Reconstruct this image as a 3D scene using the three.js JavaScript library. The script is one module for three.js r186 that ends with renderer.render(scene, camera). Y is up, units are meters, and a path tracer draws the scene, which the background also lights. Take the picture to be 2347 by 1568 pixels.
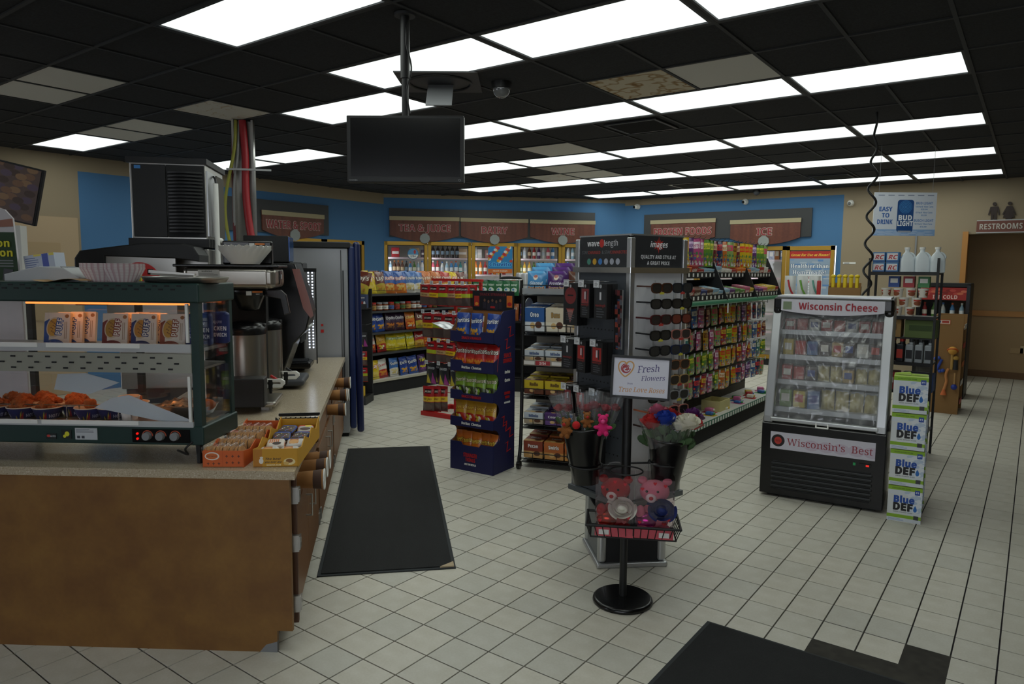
import * as THREE from 'three';
import { mergeGeometries } from 'three/addons/utils/BufferGeometryUtils.js';
import { RoundedBoxGeometry } from 'three/addons/geometries/RoundedBoxGeometry.js';
import { RectAreaLightUniformsLib } from 'three/addons/lights/RectAreaLightUniformsLib.js';
RectAreaLightUniformsLib.init();

// ---------- camera, exposure ----------
const scene = new THREE.Scene();
scene.background = new THREE.Color().setRGB(5.2, 5.5, 5.9); // overcast daylight, seen only through the shop windows behind the camera
const camera = new THREE.PerspectiveCamera(51.66, 2347 / 1568, 0.05, 60);
camera.position.set(0, 1.7, 0);
camera.rotation.set(-0.1015, 0.6365, 0.009, 'YXZ');
const renderer = new THREE.WebGLRenderer({ antialias: true });
renderer.toneMapping = THREE.LinearToneMapping;
renderer.toneMappingExposure = 0.56;
renderer.shadowMap.enabled = true;
const PANEL_GLOW = 2.3, PANEL_LIGHT = 4.2;

// ---------- helpers ----------
let seed = 7;
const rnd = () => { seed = (seed * 1664525 + 1013904223) >>> 0; return seed / 4294967296; };
const rr = (a, b) => a + (b - a) * rnd();
const pick = (a) => a[Math.floor(rnd() * a.length)];
const V = (x, y, z) => new THREE.Vector3(x, y, z);
const ORD = ['first', 'second', 'third', 'fourth', 'fifth', 'sixth', 'seventh', 'eighth', 'ninth', 'tenth', 'eleventh', 'twelfth', 'thirteenth', 'fourteenth', 'fifteenth', 'sixteenth', 'seventeenth', 'eighteenth', 'nineteenth', 'twentieth', 'twenty-first', 'twenty-second', 'twenty-third', 'twenty-fourth'];
const taken = new Map();
function numbered(n) { const k = taken.get(n) || 0; taken.set(n, k + 1); return k ? `${n}_${String(k).padStart(3, '0')}` : n; }
const S = (hex, rough = 0.6, o = {}) => new THREE.MeshStandardMaterial({ color: hex, roughness: rough, side: THREE.DoubleSide, ...o });
const P = (o) => new THREE.MeshPhysicalMaterial({ side: THREE.DoubleSide, ...o });
function place(g, x = 0, y = 0, z = 0, rx = 0, ry = 0, rz = 0) {
  if (rx || ry || rz) g.applyMatrix4(new THREE.Matrix4().makeRotationFromEuler(new THREE.Euler(rx, ry, rz)));
  return g.translate(x, y, z);
}
const box = (w, h, d, x, y, z, rx, ry, rz) => place(new THREE.BoxGeometry(w, h, d), x, y, z, rx, ry, rz);
const rbox = (w, h, d, r, x, y, z, rx, ry, rz) => place(new RoundedBoxGeometry(w, h, d, 2, Math.min(r, w / 2.01, h / 2.01, d / 2.01)), x, y, z, rx, ry, rz);
const cyl = (r1, r2, h, x, y, z, n = 24, rx, ry, rz, open = false) => place(new THREE.CylinderGeometry(r1, r2, h, n, 1, open), x, y, z, rx, ry, rz);
const sph = (r, x, y, z, sx = 1, sy = 1, sz = 1, n = 16) => place(new THREE.SphereGeometry(r, n, Math.ceil(n * 0.7)).scale(sx, sy, sz), x, y, z);
const lathe = (pts, n = 28, x, y, z, rx, ry, rz) => place(new THREE.LatheGeometry(pts.map((p) => new THREE.Vector2(p[0], p[1])), n), x, y, z, rx, ry, rz);
const tube = (pts, r, n = 24, m = 6, closed = false, tension = 0.5) => new THREE.TubeGeometry(new THREE.CatmullRomCurve3(pts.map((p) => V(...p)), closed, 'catmullrom', tension), n, r, m, closed);
function wire(pts, r, m = 6) { // straight-segment rod path
  const gs = [];
  for (let i = 0; i + 1 < pts.length; i++) {
    const a = V(...pts[i]), b = V(...pts[i + 1]), d = b.clone().sub(a), g = new THREE.CylinderGeometry(r, r, d.length() + r, m);
    g.applyQuaternion(new THREE.Quaternion().setFromUnitVectors(V(0, 1, 0), d.normalize()));
    const c = a.add(b).multiplyScalar(0.5); g.translate(c.x, c.y, c.z); gs.push(g);
  }
  return merge(gs);
}
function ext(pts, depth, bevel = 0, holes = []) { // outline in xy, thickness towards +z
  const sh = new THREE.Shape(pts.map((p) => new THREE.Vector2(p[0], p[1])));
  for (const h of holes) sh.holes.push(new THREE.Path(h.map((p) => new THREE.Vector2(p[0], p[1]))));
  return new THREE.ExtrudeGeometry(sh, { depth, bevelEnabled: bevel > 0, bevelSize: bevel, bevelThickness: bevel, bevelSegments: 2, curveSegments: 10 });
}
function merge(gs) {
  return mergeGeometries(gs.map((g) => { let k = g.index ? g.toNonIndexed() : g; k = k.clone(); for (const n of Object.keys(k.attributes)) if (!['position', 'normal', 'uv'].includes(n)) k.deleteAttribute(n); if (!k.attributes.uv) k.setAttribute('uv', new THREE.BufferAttribute(new Float32Array(k.attributes.position.count * 2), 2)); return k; }));
}
function mesh(name, geo, mat, parent = scene, x = 0, y = 0, z = 0, ry = 0) {
  const g = Array.isArray(geo) ? (geo.length > 1 ? merge(geo) : geo[0]) : geo;
  const m = new THREE.Mesh(g, mat);
  m.name = parent === scene ? numbered(name) : name;
  m.position.set(x, y, z); m.rotation.y = ry; m.castShadow = m.receiveShadow = true;
  parent.add(m); return m;
}
const each = (name, geos, mat, parent) => geos.map((g) => mesh(name, g, mat, parent));
const tag = (o, label, category, group) => { o.userData = { label, category }; if (group) o.userData.group = group; return o; };
function thing(name, label, category, [x, y, z] = [0, 0, 0], ry = 0, group) {
  const o = new THREE.Group(); o.name = numbered(name); scene.add(o);
  o.position.set(x, y, z); o.rotation.y = ry; return tag(o, label, category, group);
}
function copy(src, label, [x, y, z], ry = 0, group = src.userData.group) {
  const c = src.clone(); c.name = numbered(src.name.replace(/_\d{3}$/, '')); scene.add(c);
  c.position.set(x, y, z); c.rotation.set(0, ry, 0);
  return tag(c, label, src.userData.category, group);
}
const struct = (o) => { o.userData = { kind: 'structure' }; return o; };
const sgroup = (name) => { const g = new THREE.Group(); g.name = name; scene.add(g); return struct(g); };
// a local frame standing somewhere on the floor and turned: gives world positions from local ones
const frame = (x, z, ry) => (lx, ly, lz) => [x + lx * Math.cos(ry) + lz * Math.sin(ry), ly, z - lx * Math.sin(ry) + lz * Math.cos(ry)];

// printed surfaces: every print gets a cell of a shared sheet
const sheets = [];
function cell(w, h) {
  let s = sheets[sheets.length - 1];
  if (s && s.x + w > 2048) { s.x = 0; s.y += s.row + 2; s.row = 0; }
  if (!s || s.y + h > 2048) {
    const c = document.createElement('canvas'); c.width = c.height = 2048;
    const t = new THREE.CanvasTexture(c); t.colorSpace = THREE.SRGBColorSpace;
    sheets.push(s = { c, g: c.getContext('2d'), t, x: 0, y: 0, row: 0 });
  }
  const at = { s, x: s.x, y: s.y }; s.x += w + 2; s.row = Math.max(s.row, h); return at;
}
function print(w, h, draw, o = {}) {
  const { s, x, y } = cell(w, h), g = s.g;
  g.save(); g.translate(x, y); g.beginPath(); g.rect(0, 0, w, h); g.clip(); g.textAlign = 'center'; g.textBaseline = 'middle';
  draw(g, w, h); g.restore();
  const t = s.t.clone(); t.repeat.set((w - 2) / 2048, (h - 2) / 2048); t.offset.set((x + 1) / 2048, 1 - (y + h - 1) / 2048);
  return new THREE.MeshPhysicalMaterial({ map: t, roughness: 0.55, side: THREE.DoubleSide, ...o });
}
const fill = (g, c, x, y, w, h) => { g.fillStyle = c; g.fillRect(x, y, w, h); };
const oval = (g, c, x, y, rx, ry = rx, rot = 0) => { g.fillStyle = c; g.beginPath(); g.ellipse(x, y, rx, ry, rot, 0, 7); g.fill(); };
const poly = (g, c, pts) => { g.fillStyle = c; g.beginPath(); pts.forEach((p, i) => (i ? g.lineTo(...p) : g.moveTo(...p))); g.closePath(); g.fill(); };
function txt(g, s, x, y, size, c, font = 'bold', max, stroke, sw = 4, rot = 0, face = 'sans-serif') {
  g.save(); g.translate(x, y); g.rotate(rot); g.font = `${font} ${size}px ${face}`; g.lineJoin = 'round';
  if (stroke) { g.strokeStyle = stroke; g.lineWidth = sw; g.strokeText(s, 0, 0, max); }
  g.fillStyle = c; g.fillText(s, 0, 0, max); g.restore();
}
const lines = (g, c, x, y, w, n, step, th = 3) => { for (let i = 0; i < n; i++) fill(g, c, x, y + i * step, w * (0.75 + 0.25 * Math.abs(Math.sin(i * 7.3))), th); };
// box whose faces carry prints: order +x -x +y -y +z -z
const faces = (front, side, topm = side) => [side, side, topm, side, front, side];

// grain textures (tiling, matter only)
function noiseTex(size, f, reps = 1, rep = [1, 1], srgb = true) {
  const d = new Uint8Array(size * size * 4);
  for (let y = 0; y < size; y++) for (let x = 0; x < size; x++) { const c = f(x / size, y / size, x, y), i = (y * size + x) * 4; d[i] = c[0]; d[i + 1] = c[1]; d[i + 2] = c[2]; d[i + 3] = 255; }
  const t = new THREE.DataTexture(d, size, size); t.wrapS = t.wrapT = THREE.RepeatWrapping; t.magFilter = THREE.LinearFilter; t.minFilter = THREE.LinearMipmapLinearFilter; t.generateMipmaps = true;
  if (srgb) t.colorSpace = THREE.SRGBColorSpace; t.repeat.set(...rep); t.needsUpdate = true; return t;
}
const lattice = Array.from({ length: 4096 }, () => rnd());
function vnoise(u, v, n, k = 0) { // periodic value noise
  const x = u * n, y = v * n, xi = Math.floor(x), yi = Math.floor(y), fx = x - xi, fy = y - yi, s = (t) => t * t * (3 - 2 * t);
  const L = (a, b) => lattice[((((a % n) + n) % n) * 71 + (((b % n) + n) % n) * 173 + k * 997) & 4095];
  const a = L(xi, yi), b = L(xi + 1, yi), c = L(xi, yi + 1), d = L(xi + 1, yi + 1), tx = s(fx), ty = s(fy);
  return a + (b - a) * tx + (c - a) * ty + (a - b - c + d) * tx * ty;
}
const mixc = (a, b, t) => [a[0] + (b[0] - a[0]) * t, a[1] + (b[1] - a[1]) * t, a[2] + (b[2] - a[2]) * t];

// ---------- shared materials ----------
const tileGrain = (base, k) => noiseTex(128, (u, v) => { const n = 0.6 * vnoise(u, v, 4, k) + 0.4 * vnoise(u, v, 32, k + 1); return mixc(base, [base[0] - 14, base[1] - 15, base[2] - 18], n); });
const floorMats = [[206, 203, 192], [200, 198, 188], [210, 206, 194]].map((b, i) => new THREE.MeshStandardMaterial({ map: tileGrain(b, i), roughness: 0.42 }));
const M = {
  grout: S(0x38343a, 0.9), cement: S(0x4d4b46, 0.95, { map: noiseTex(128, (u, v) => mixc([150, 148, 142], [225, 222, 214], 0.5 * vnoise(u, v, 5, 3) + 0.5 * vnoise(u, v, 24, 4))) }),
  ceil: S(0x26282b, 0.95), bar: S(0x2c2e31, 0.7), ceilWhite: S(0xd2d0ca, 0.9),
  beige: S(0x94866f, 0.85), blue: S(0x44719c, 0.8), tan: S(0x9c8260, 0.8), wood: S(0xb07a3c, 0.5), white: S(0xe4e4e0, 0.5), offwhite: S(0xcfcdc6, 0.6),
  black: S(0x101113, 0.5), blackGloss: S(0x0c0c0e, 0.25), blackMatte: S(0x17181a, 0.8), grey: S(0x7d7f82, 0.6), lightgrey: S(0xb4b6b8, 0.5), darkgrey: S(0x3a3c40, 0.6),
  steel: S(0xb6b4b0, 0.32, { metalness: 0.9 }), chrome: S(0xd8d8d8, 0.16, { metalness: 1 }), alu: S(0xc0c2c4, 0.35, { metalness: 0.85 }), gold: S(0xb9923f, 0.35, { metalness: 0.75 }),
  kraft: S(0x8f6c42, 0.85), red: S(0xb5201d, 0.5), navy: S(0x141a52, 0.6), green: S(0x17332f, 0.45),
  glass: P({ color: 0xffffff, transmission: 1, roughness: 0.02, thickness: 0, ior: 1.5 }),
  film: P({ color: 0xffffff, transmission: 1, roughness: 0.06, thickness: 0, ior: 1.45 }),
};
// ---------- floor ----------
const FX = (i) => -2.46 + 0.2038 * i - 0.001275 * i * i, FZ = (j) => -2.361 - 0.1937 * j - 0.00153 * j * j;
{
  const floor = sgroup('floor');
  mesh('slab', box(16, 0.2, 20, -4, -0.11, -6), M.grout, floor);
  const unit = new THREE.BoxGeometry(1, 1, 1), list = [];
  const missing = new Set(['11,5', '10,4', '11,4', '9,4', '10,3', '11,3']);
  for (let i = -45; i < 24; i++) for (let j = -13; j < 46; j++) {
    if (missing.has(i + ',' + j)) continue;
    const x0 = FX(i), x1 = FX(i + 1), z0 = FZ(j), z1 = FZ(j + 1), cx = (x0 + x1) / 2, cz = (z0 + z1) / 2;
    if (cx < -11 || cz < -14.6 || cz > 1 || cx > 2.6) continue;
    // how large it shows: inside the camera's wedge and near
    const d = Math.hypot(cx, cz), ang = Math.atan2(-cx, -cz) - 0.6365, inview = Math.abs(ang) < 0.6 && d > 1.9 && !(cx < -2.4 && cz > -cx * 0.94 - 4.4 + 0.6 && cx < -2.9);
    list.push({ cx, cz, w: x1 - x0 - 0.007, l: z0 - z1 - 0.007, k: inview ? d : 99 + d });
  }
  list.sort((a, b) => a.k - b.k);
  const rest = [];
  list.forEach((t, n) => {
    if (n < 300) { const m = mesh('tile', unit, floorMats[Math.floor(rnd() * 3)], floor, t.cx, -0.005, t.cz); m.scale.set(t.w, 0.012, t.l); }
    else rest.push(box(t.w, 0.012, t.l, t.cx, -0.005, t.cz));
  });
  const r = mesh('far_tiles', rest, floorMats[0], floor); r.userData.kind = 'stuff';
  mesh('bare_cement', box(0.62, 0.01, 0.62, FX(10.6), -0.0045, FZ(4.6)), M.cement, floor);
}
// ---------- ceiling ----------
const CH = 3.145;
const lerpTab = (tab) => (v) => { const k = Object.keys(tab).map(Number).sort((a, b) => a - b); let n = 0; while (n < k.length - 2 && v > k[n + 1]) n++; const a = k[n], b = k[n + 1]; return tab[a] + (tab[b] - tab[a]) * (v - a) / (b - a); };
const CX = lerpTab({ '-10': -9.87, '-8': -8.56, '-6': -7.22, '-4': -5.87, '-2': -4.38, 0: -2.92, 2: -1.61, 4: -0.47 });
const CZ = lerpTab({ '-5': -2.25, '-4': -2.83, '-3': -3.5, '-2': -4.15, '-1': -4.84, 0: -5.55, 1: -6.22, 3: -7.71, 4: -8.4, 6: -9.83, 7: -10.51, 9: -11.94, 10: -12.65 });
const panels = [];
const inRoom = (x, z) => x > -10.3 && z > -13.9 && (x + 10.3) * 3.5 + (z + 9.7) * 3.4 > 0;
{
  const row = (j, list) => list.forEach((i) => panels.push([i, j]));
  row(0, [-10, -8, -4, -2, 0, 2]); row(3, [-8, -6, -4, -2, 0, 2]); row(6, [-8, -6, -4, -2, 0, 2]); row(9, [-6, -4, -2, 0, 2]);
  row(-3, [-10, -2, 0, 2]); row(-2, [-4]); row(-5, [-2, 2]); row(-7, [-6, 0, 4]);
  const lit = new Set(); panels.forEach(([i, j]) => { lit.add(i + ',' + j); lit.add(i + 1 + ',' + j); });
  const whiteTile = { '-6,-5': 1, '-5,-5': 1, '-5,-3': 2, '-8,-3': 1, '-7,-3': 1, '0,-1': 3, '1,-1': 1, '-3,2': 1, '-5,5': 2, '-4,5': 1, '-4,4': 1, '-3,8': 1 };
  const stain = (base, st, k, ring) => noiseTex(256, (u, v) => {
    const n = vnoise(u, v, 5, k) * 0.6 + vnoise(u, v, 14, k + 1) * 0.4, e = Math.min(1, Math.max(0, 1 - Math.abs(n - 0.5) * (ring ? 34 : 11)));
    return mixc(base, st, e * (0.5 + 0.5 * vnoise(u, v, 7, k + 3)));
  });
  const mats = { 1: M.ceilWhite, 2: S(0xffffff, 0.9, { map: stain([206, 203, 196], [176, 150, 118], 8, true) }), 3: S(0xffffff, 0.9, { map: stain([204, 194, 172], [132, 92, 44], 5, false) }) };
  const ceilGrain = noiseTex(256, (u, v) => { const n = vnoise(u, v, 64, 6) * 0.6 + vnoise(u, v, 128, 7) * 0.4; return mixc([44, 46, 50], [26, 27, 30], n); });
  const ceilMat = S(0xffffff, 0.95, { map: ceilGrain });
  const ceiling = sgroup('ceiling');
  mesh('deck', box(16, 0.1, 20, -4, CH + 0.3, -6), M.blackMatte, ceiling);
  const unit = new THREE.BoxGeometry(1, 1, 1);
  for (let i = -12; i < 9; i++) for (let j = -12; j < 12; j++) {
    if (lit.has(i + ',' + j)) continue;
    const x0 = CX(i), x1 = CX(i + 1), z0 = CZ(j), z1 = CZ(j + 1), cx = (x0 + x1) / 2, cz = (z0 + z1) / 2;
    if (!inRoom(cx + 0.3, cz + 0.3) || cx > 2.8 || cz > 2.8) continue;
    const k = whiteTile[i + ',' + j], m = mesh('ceiling_tile', unit, k ? mats[k] : ceilMat, ceiling, cx, CH + 0.012 + (k ? 0 : rnd() * 0.004), cz);
    m.scale.set(x1 - x0 - 0.02, 0.016, z0 - z1 - 0.02);
  }
  // runners between cells, left out inside the light panels
  const same = (a, b) => panels.some(([i, j]) => { const f = (c) => c[1] === j && (c[0] === i || c[0] === i + 1); return f(a) && f(b); });
  const runs = (n0, n1, skip, make) => { let a = null; for (let n = n0; n <= n1; n++) { if (n === n1 || skip(n)) { if (a !== null) make(a, n); a = null; } else if (a === null) a = n; } };
  for (let i = -12; i < 9; i++) runs(-12, 12, (j) => same([i - 1, j], [i, j]), (j0, j1) => mesh('grid_bar', box(0.024, 0.03, CZ(j0) - CZ(j1), CX(i), CH + 0.012, (CZ(j0) + CZ(j1)) / 2), M.bar, ceiling));
  for (let j = -12; j < 12; j++) mesh('grid_bar', box(15, 0.03, 0.024, -4, CH + 0.0125, CZ(j)), M.bar, ceiling);
  // light panels, named by row and place
  const rows = [...new Set(panels.map((p) => p[1]))].sort((a, b) => a - b);
  for (const [i, j] of panels) {
    const x0 = CX(i), x1 = CX(i + 2), z0 = CZ(j), z1 = CZ(j + 1), w = x1 - x0 - 0.05, l = z0 - z1 - 0.05;
    const inRow = panels.filter((p) => p[1] === j).map((p) => p[0]).sort((a, b) => b - a), n = inRow.indexOf(i);
    const t = thing('ceiling_light', `lit white ceiling light panel, ${ORD[n]} from the right in ${ORD[rows.length - 1 - rows.indexOf(j)]} row from the back`, 'ceiling light', [(x0 + x1) / 2, CH, (z0 + z1) / 2], 0, 'fluorescent ceiling panels');
    mesh('frame', [box(w + 0.03, 0.02, 0.02, 0, 0.008, l / 2 + 0.005), box(w + 0.03, 0.02, 0.02, 0, 0.008, -l / 2 - 0.005), box(0.02, 0.02, l, w / 2 + 0.005, 0.008, 0), box(0.02, 0.02, l, -w / 2 - 0.005, 0.008, 0), box(w + 0.03, 0.06, l + 0.03, 0, 0.06, 0)], M.darkgrey, t);
    mesh('diffuser', box(w, 0.008, l, 0, 0.012, 0), S(0xf4f6f4, 0.5, { emissive: 0xf2fbf6, emissiveIntensity: PANEL_GLOW }), t);
    const a = new THREE.RectAreaLight(0xf4fbf2, PANEL_LIGHT, w, l); a.position.set(t.position.x, CH - 0.004, t.position.z); a.rotation.x = -Math.PI / 2; a.name = 'panel'; scene.add(a);
  }
}
// ---------- walls ----------
const DA = 0.7999, diagAt = frame(-10.3, -9.7, DA); // diagonal wall: local x along it, local z into the room
{
  const wl = sgroup('wall_left'), wd = sgroup('wall_diagonal'), wb = sgroup('wall_back'), wr = sgroup('wall_right'), wf = sgroup('wall_front');
  // left wall, inner face x = -10.3: beige field, blue field, cooler opening z -9.19 .. -7.3
  const L = (z0, z1, y0, y1, m, n = 'painted_field') => mesh(n, box(0.15, y1 - y0, z1 - z0, -10.375, (y0 + y1) / 2, (z0 + z1) / 2), m, wl);
  L(-4.23, 3, 0, CH + 0.3, M.beige); L(-9.7, -4.23, 2.95, CH + 0.3, M.beige); L(-9.7, -4.23, 2.22, 2.95, M.blue); L(-9.7, -9.2, 0, 2.22, M.blue); L(-7.3, -4.23, 0, 2.22, M.blue);
  wd.position.set(-10.3, 0, -9.7); wd.rotation.y = DA;
  const D = (x0, x1, y0, y1, m) => mesh('painted_field', box(x1 - x0, y1 - y0, 0.15, (x0 + x1) / 2, (y0 + y1) / 2, -0.075), m, wd);
  D(-0.03, 4.92, 3.08, CH + 0.3, M.beige); D(-0.03, 4.92, 2.24, 3.08, M.blue); D(-0.03, 0.0, 0, 2.24, M.blue); D(4.47, 4.92, 0, 2.24, M.blue); D(-0.03, 4.92, 0, 0.12, M.blackMatte);
  const B = (x0, x1, y0, y1, m, n = 'painted_field') => mesh(n, box(x1 - x0, y1 - y0, 0.15, (x0 + x1) / 2, (y0 + y1) / 2, -13.275), m, wb);
  B(-6.95, -2.74, 3.03, CH + 0.3, M.beige); B(-6.95, -2.74, 2.17, 3.03, M.blue); B(-6.95, -6.88, 0, 2.17, M.blue); B(-2.82, -2.74, 0, 2.17, M.blue); B(-6.95, -2.74, 0, 0.12, M.blackMatte);
  B(-2.74, -0.95, 0, CH + 0.3, M.beige); B(-0.95, 3, 2.32, CH + 0.3, M.beige); B(1.1, 3, 0, 2.32, M.beige);
  mesh('hall_wall', [box(2.6, 2.6, 0.1, 0.2, 1.3, -14.1), box(0.1, 2.6, 0.8, -1.0, 1.3, -13.7), box(0.1, 2.6, 0.8, 1.15, 1.3, -13.7), box(2.4, 0.1, 0.8, 0.1, 2.42, -13.7)], M.tan, wb);
  mesh('chair_rail', box(2.3, 0.09, 0.03, 0.1, 1.06, -14.04), M.wood, wb);
  mesh('wall_patch', box(0.17, 0.09, 0.012, -0.19, 0.47, -14.045), S(0xa98f6a, 0.9), wb);
  mesh('wall_patch', box(0.09, 0.12, 0.012, -0.1, 0.49, -14.045), S(0xc0ad8c, 0.9), wb);
  mesh('block_wall', box(0.15, CH + 0.3, 17.5, 3.075, (CH + 0.3) / 2, -5.5), M.beige, wr);
  for (const [x0, x1, y0, y1] of [[-10.45, 3.15, 0, 0.45], [-10.45, 3.15, 2.75, CH + 0.3], [-10.45, -9.2, 0.45, 2.75], [-5.234, -1.268, 0.45, 2.75], [2.7, 3.15, 0.45, 2.75]]) mesh('block_wall', box(x1 - x0, y1 - y0, 0.15, (x0 + x1) / 2, (y0 + y1) / 2, 3.075), M.beige, wf);
  for (const k of [0, 1, 4, 5]) { const x0 = -9.2 + k * 1.983, w = sgroup('window_' + (k < 2 ? k + 1 : k - 1)); mesh('window_frame', [box(0.07, 2.3, 0.1, x0 + 0.035, 1.6, 3.06), box(0.07, 2.3, 0.1, x0 + 1.948, 1.6, 3.06), box(1.98, 0.07, 0.1, x0 + 0.99, 2.715, 3.06), box(1.98, 0.07, 0.1, x0 + 0.99, 0.485, 3.06)], M.alu, w); mesh('pane', box(1.85, 2.17, 0.006, x0 + 0.99, 1.6, 3.06), M.glass, w); }
  const gd = sgroup('ground'); mesh('forecourt', box(40, 0.1, 14, -4, -0.26, 10.3), S(0x8a8882, 0.9), gd);
  const t1 = sgroup('trim_1'); mesh('door_casing', [box(0.075, 2.36, 0.2, -0.945, 1.18, -13.24)], M.wood, t1);
  const bb = sgroup('baseboard_back'); mesh('cove_base', box(2.2, 0.11, 0.02, 0.1, 0.055, -14.04), S(0x6b4f35, 0.7), bb);
  const b2 = sgroup('baseboard_left'); mesh('cove_base', box(0.02, 0.11, 7.2, -10.29, 0.055, -0.63), S(0x3a3430, 0.7), b2);
}
// ---------- reach-in coolers ----------
const bottleBody = lathe([[0, 0], [0.032, 0], [0.035, 0.008], [0.035, 0.06], [0.033, 0.08], [0.035, 0.1], [0.035, 0.15], [0.03, 0.18], [0.014, 0.215], [0.0135, 0.232]], 14);
const bottleLabel = cyl(0.0356, 0.0356, 0.07, 0, 0.105, 0, 14, 0, 0, 0, true), bottleCap = cyl(0.0165, 0.0165, 0.03, 0, 0.245, 0, 12);
const canBody = lathe([[0, 0], [0.026, 0.002], [0.033, 0.012], [0.033, 0.142], [0.027, 0.155], [0.026, 0.152], [0, 0.15]], 14);
const drinkColors = { blue: [0x3d7fb8, 0xdfe6ea, 0xc8551e], 'pale blue': [0x9fc2d4, 0xe8ecee, 0xe8e4dc], red: [0xa82a2e, 0xf0e6da, 0xb8321e], orange: [0xd8792a, 0xf2e6c8, 0xc8551e], brown: [0x5a2f1c, 0xc9b08a, 0xb46a2e], dark: [0x2a1c1c, 0x7c94a8, 0x23415e], green: [0x4e7a34, 0xdfe4c8, 0x3a5c28], pink: [0xc8556a, 0xf0dfe0, 0xd8d2cc], purple: [0x4c2a58, 0xd8cfe0, 0x2c1c38], white: [0xd6d6d2, 0xb8c4cc, 0x3c64a0], yellow: [0xcfa83a, 0xf2ecd0, 0xb46a1e], teal: [0x2f8a8c, 0xdfeaea, 0x1c5a66] };
const protoBottle = {};
function bottle(color, label, pos, ry, group, s = 1) {
  let b;
  if (!protoBottle[color]) {
    const [c, l, k] = drinkColors[color];
    b = protoBottle[color] = thing('drink_bottle', label, 'bottle', pos, ry, group);
    mesh('bottle_body', bottleBody, S(c, 0.2), b); mesh('wrap_label', bottleLabel, S(l, 0.5), b); mesh('cap', bottleCap, S(k, 0.5), b);
  } else b = copy(protoBottle[color], label, pos, ry, group);
  b.scale.setScalar(s); return b;
}
const canMat = {};
function can(hex, label, pos, group, s = 1) {
  canMat[hex] ??= S(hex, 0.3, { metalness: 0.4 });
  const c = tag(mesh('drink_can', canBody, canMat[hex], scene, ...pos), label, 'can', group); c.scale.setScalar(s); return c;
}
function cooler(x, z, ry, edges, h, wallName, lamps, doorLabel) {
  const at = frame(x, z, ry), x0 = edges[0], x1 = edges[edges.length - 1], w = x1 - x0, cx = (x0 + x1) / 2;
  const c = thing('reach_in_cooler', `white lit interior of the reach-in cooler set in the ${wallName}`, 'cooler', at(cx, 0, 0), ry);
  mesh('liner', [box(w + 0.1, 0.05, 0.9, 0, h + 0.03, -0.62), box(w + 0.1, 0.05, 0.9, 0, 0.1, -0.62), box(w + 0.1, h, 0.05, 0, h / 2, -1.05), box(0.05, h, 0.9, -w / 2 - 0.03, h / 2, -0.62), box(0.05, h, 0.9, w / 2 + 0.03, h / 2, -0.62)], M.white, c);
  for (const y of [1.93, 1.6, 1.27, 0.94, 0.6, 0.28]) {
    const sh = mesh('shelf', box(w, 0.012, 0.55, 0, y - 0.008, -0.55), M.offwhite, c);
    mesh('price_rail', box(w, 0.035, 0.008, 0, y - 0.012, -0.27), S(0xc9b7bd, 0.5), sh);
  }
  for (let k = 0; k < edges.length - 1; k++) {
    const a = edges[k], b = edges[k + 1], dw = b - a - 0.012, m = (a + b) / 2;
    const d = thing('cooler_door', doorLabel(k), 'cooler door', at(m, 0.12, -0.02), ry, `cooler doors in the ${wallName}`), H = h - 0.12;
    mesh('door_frame', [box(0.06, H, 0.06, -dw / 2 + 0.03, H / 2, 0), box(0.06, H, 0.06, dw / 2 - 0.03, H / 2, 0), box(dw, 0.07, 0.06, 0, H - 0.035, 0), box(dw, 0.07, 0.06, 0, 0.035, 0)], M.gold, d);
    each('gasket', [box(0.012, H - 0.13, 0.04, -dw / 2 + 0.066, H / 2, -0.01), box(0.012, H - 0.13, 0.04, dw / 2 - 0.066, H / 2, -0.01), box(dw - 0.13, 0.012, 0.04, 0, H - 0.076, -0.01)], M.blackMatte, d);
    mesh('pane', box(dw - 0.12, H - 0.14, 0.006, 0, H / 2, -0.005), M.glass, d);
    mesh('handle', wire([[dw / 2 - 0.02, 0.7, 0.03], [dw / 2 - 0.02, 0.7, 0.06], [dw / 2 - 0.02, 1.25, 0.06], [dw / 2 - 0.02, 1.25, 0.03]], 0.009), M.gold, d);
    if (lamps) {
      const p = at(a + 0.05, 1.15, -0.13), t = thing('cooler_lamp', `upright white tube lamp inside left edge of ${ORD[k]} ${wallName} cooler door`, 'lamp', [p[0], 0.2, p[2]], ry, 'cooler tube lamps');
      mesh('tube', cyl(0.012, 0.012, 1.95, 0, 0.98, 0, 10), S(0xffffff, 0.5, { emissive: 0xf4f8ff, emissiveIntensity: 5 }), t);
      each('socket', [cyl(0.016, 0.016, 0.03, 0, 1.95, 0, 10), cyl(0.016, 0.016, 0.03, 0, 0.01, 0, 10)], M.white, t);
      const L = new THREE.RectAreaLight(0xf2f6ff, 6, 0.1, 1.8), q = at(a + 0.07, 1.15, -0.16); L.position.set(...q); L.rotation.y = ry - 0.5; L.name = 'tube_glow'; scene.add(L);
    }
  }
  return at;
}
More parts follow.
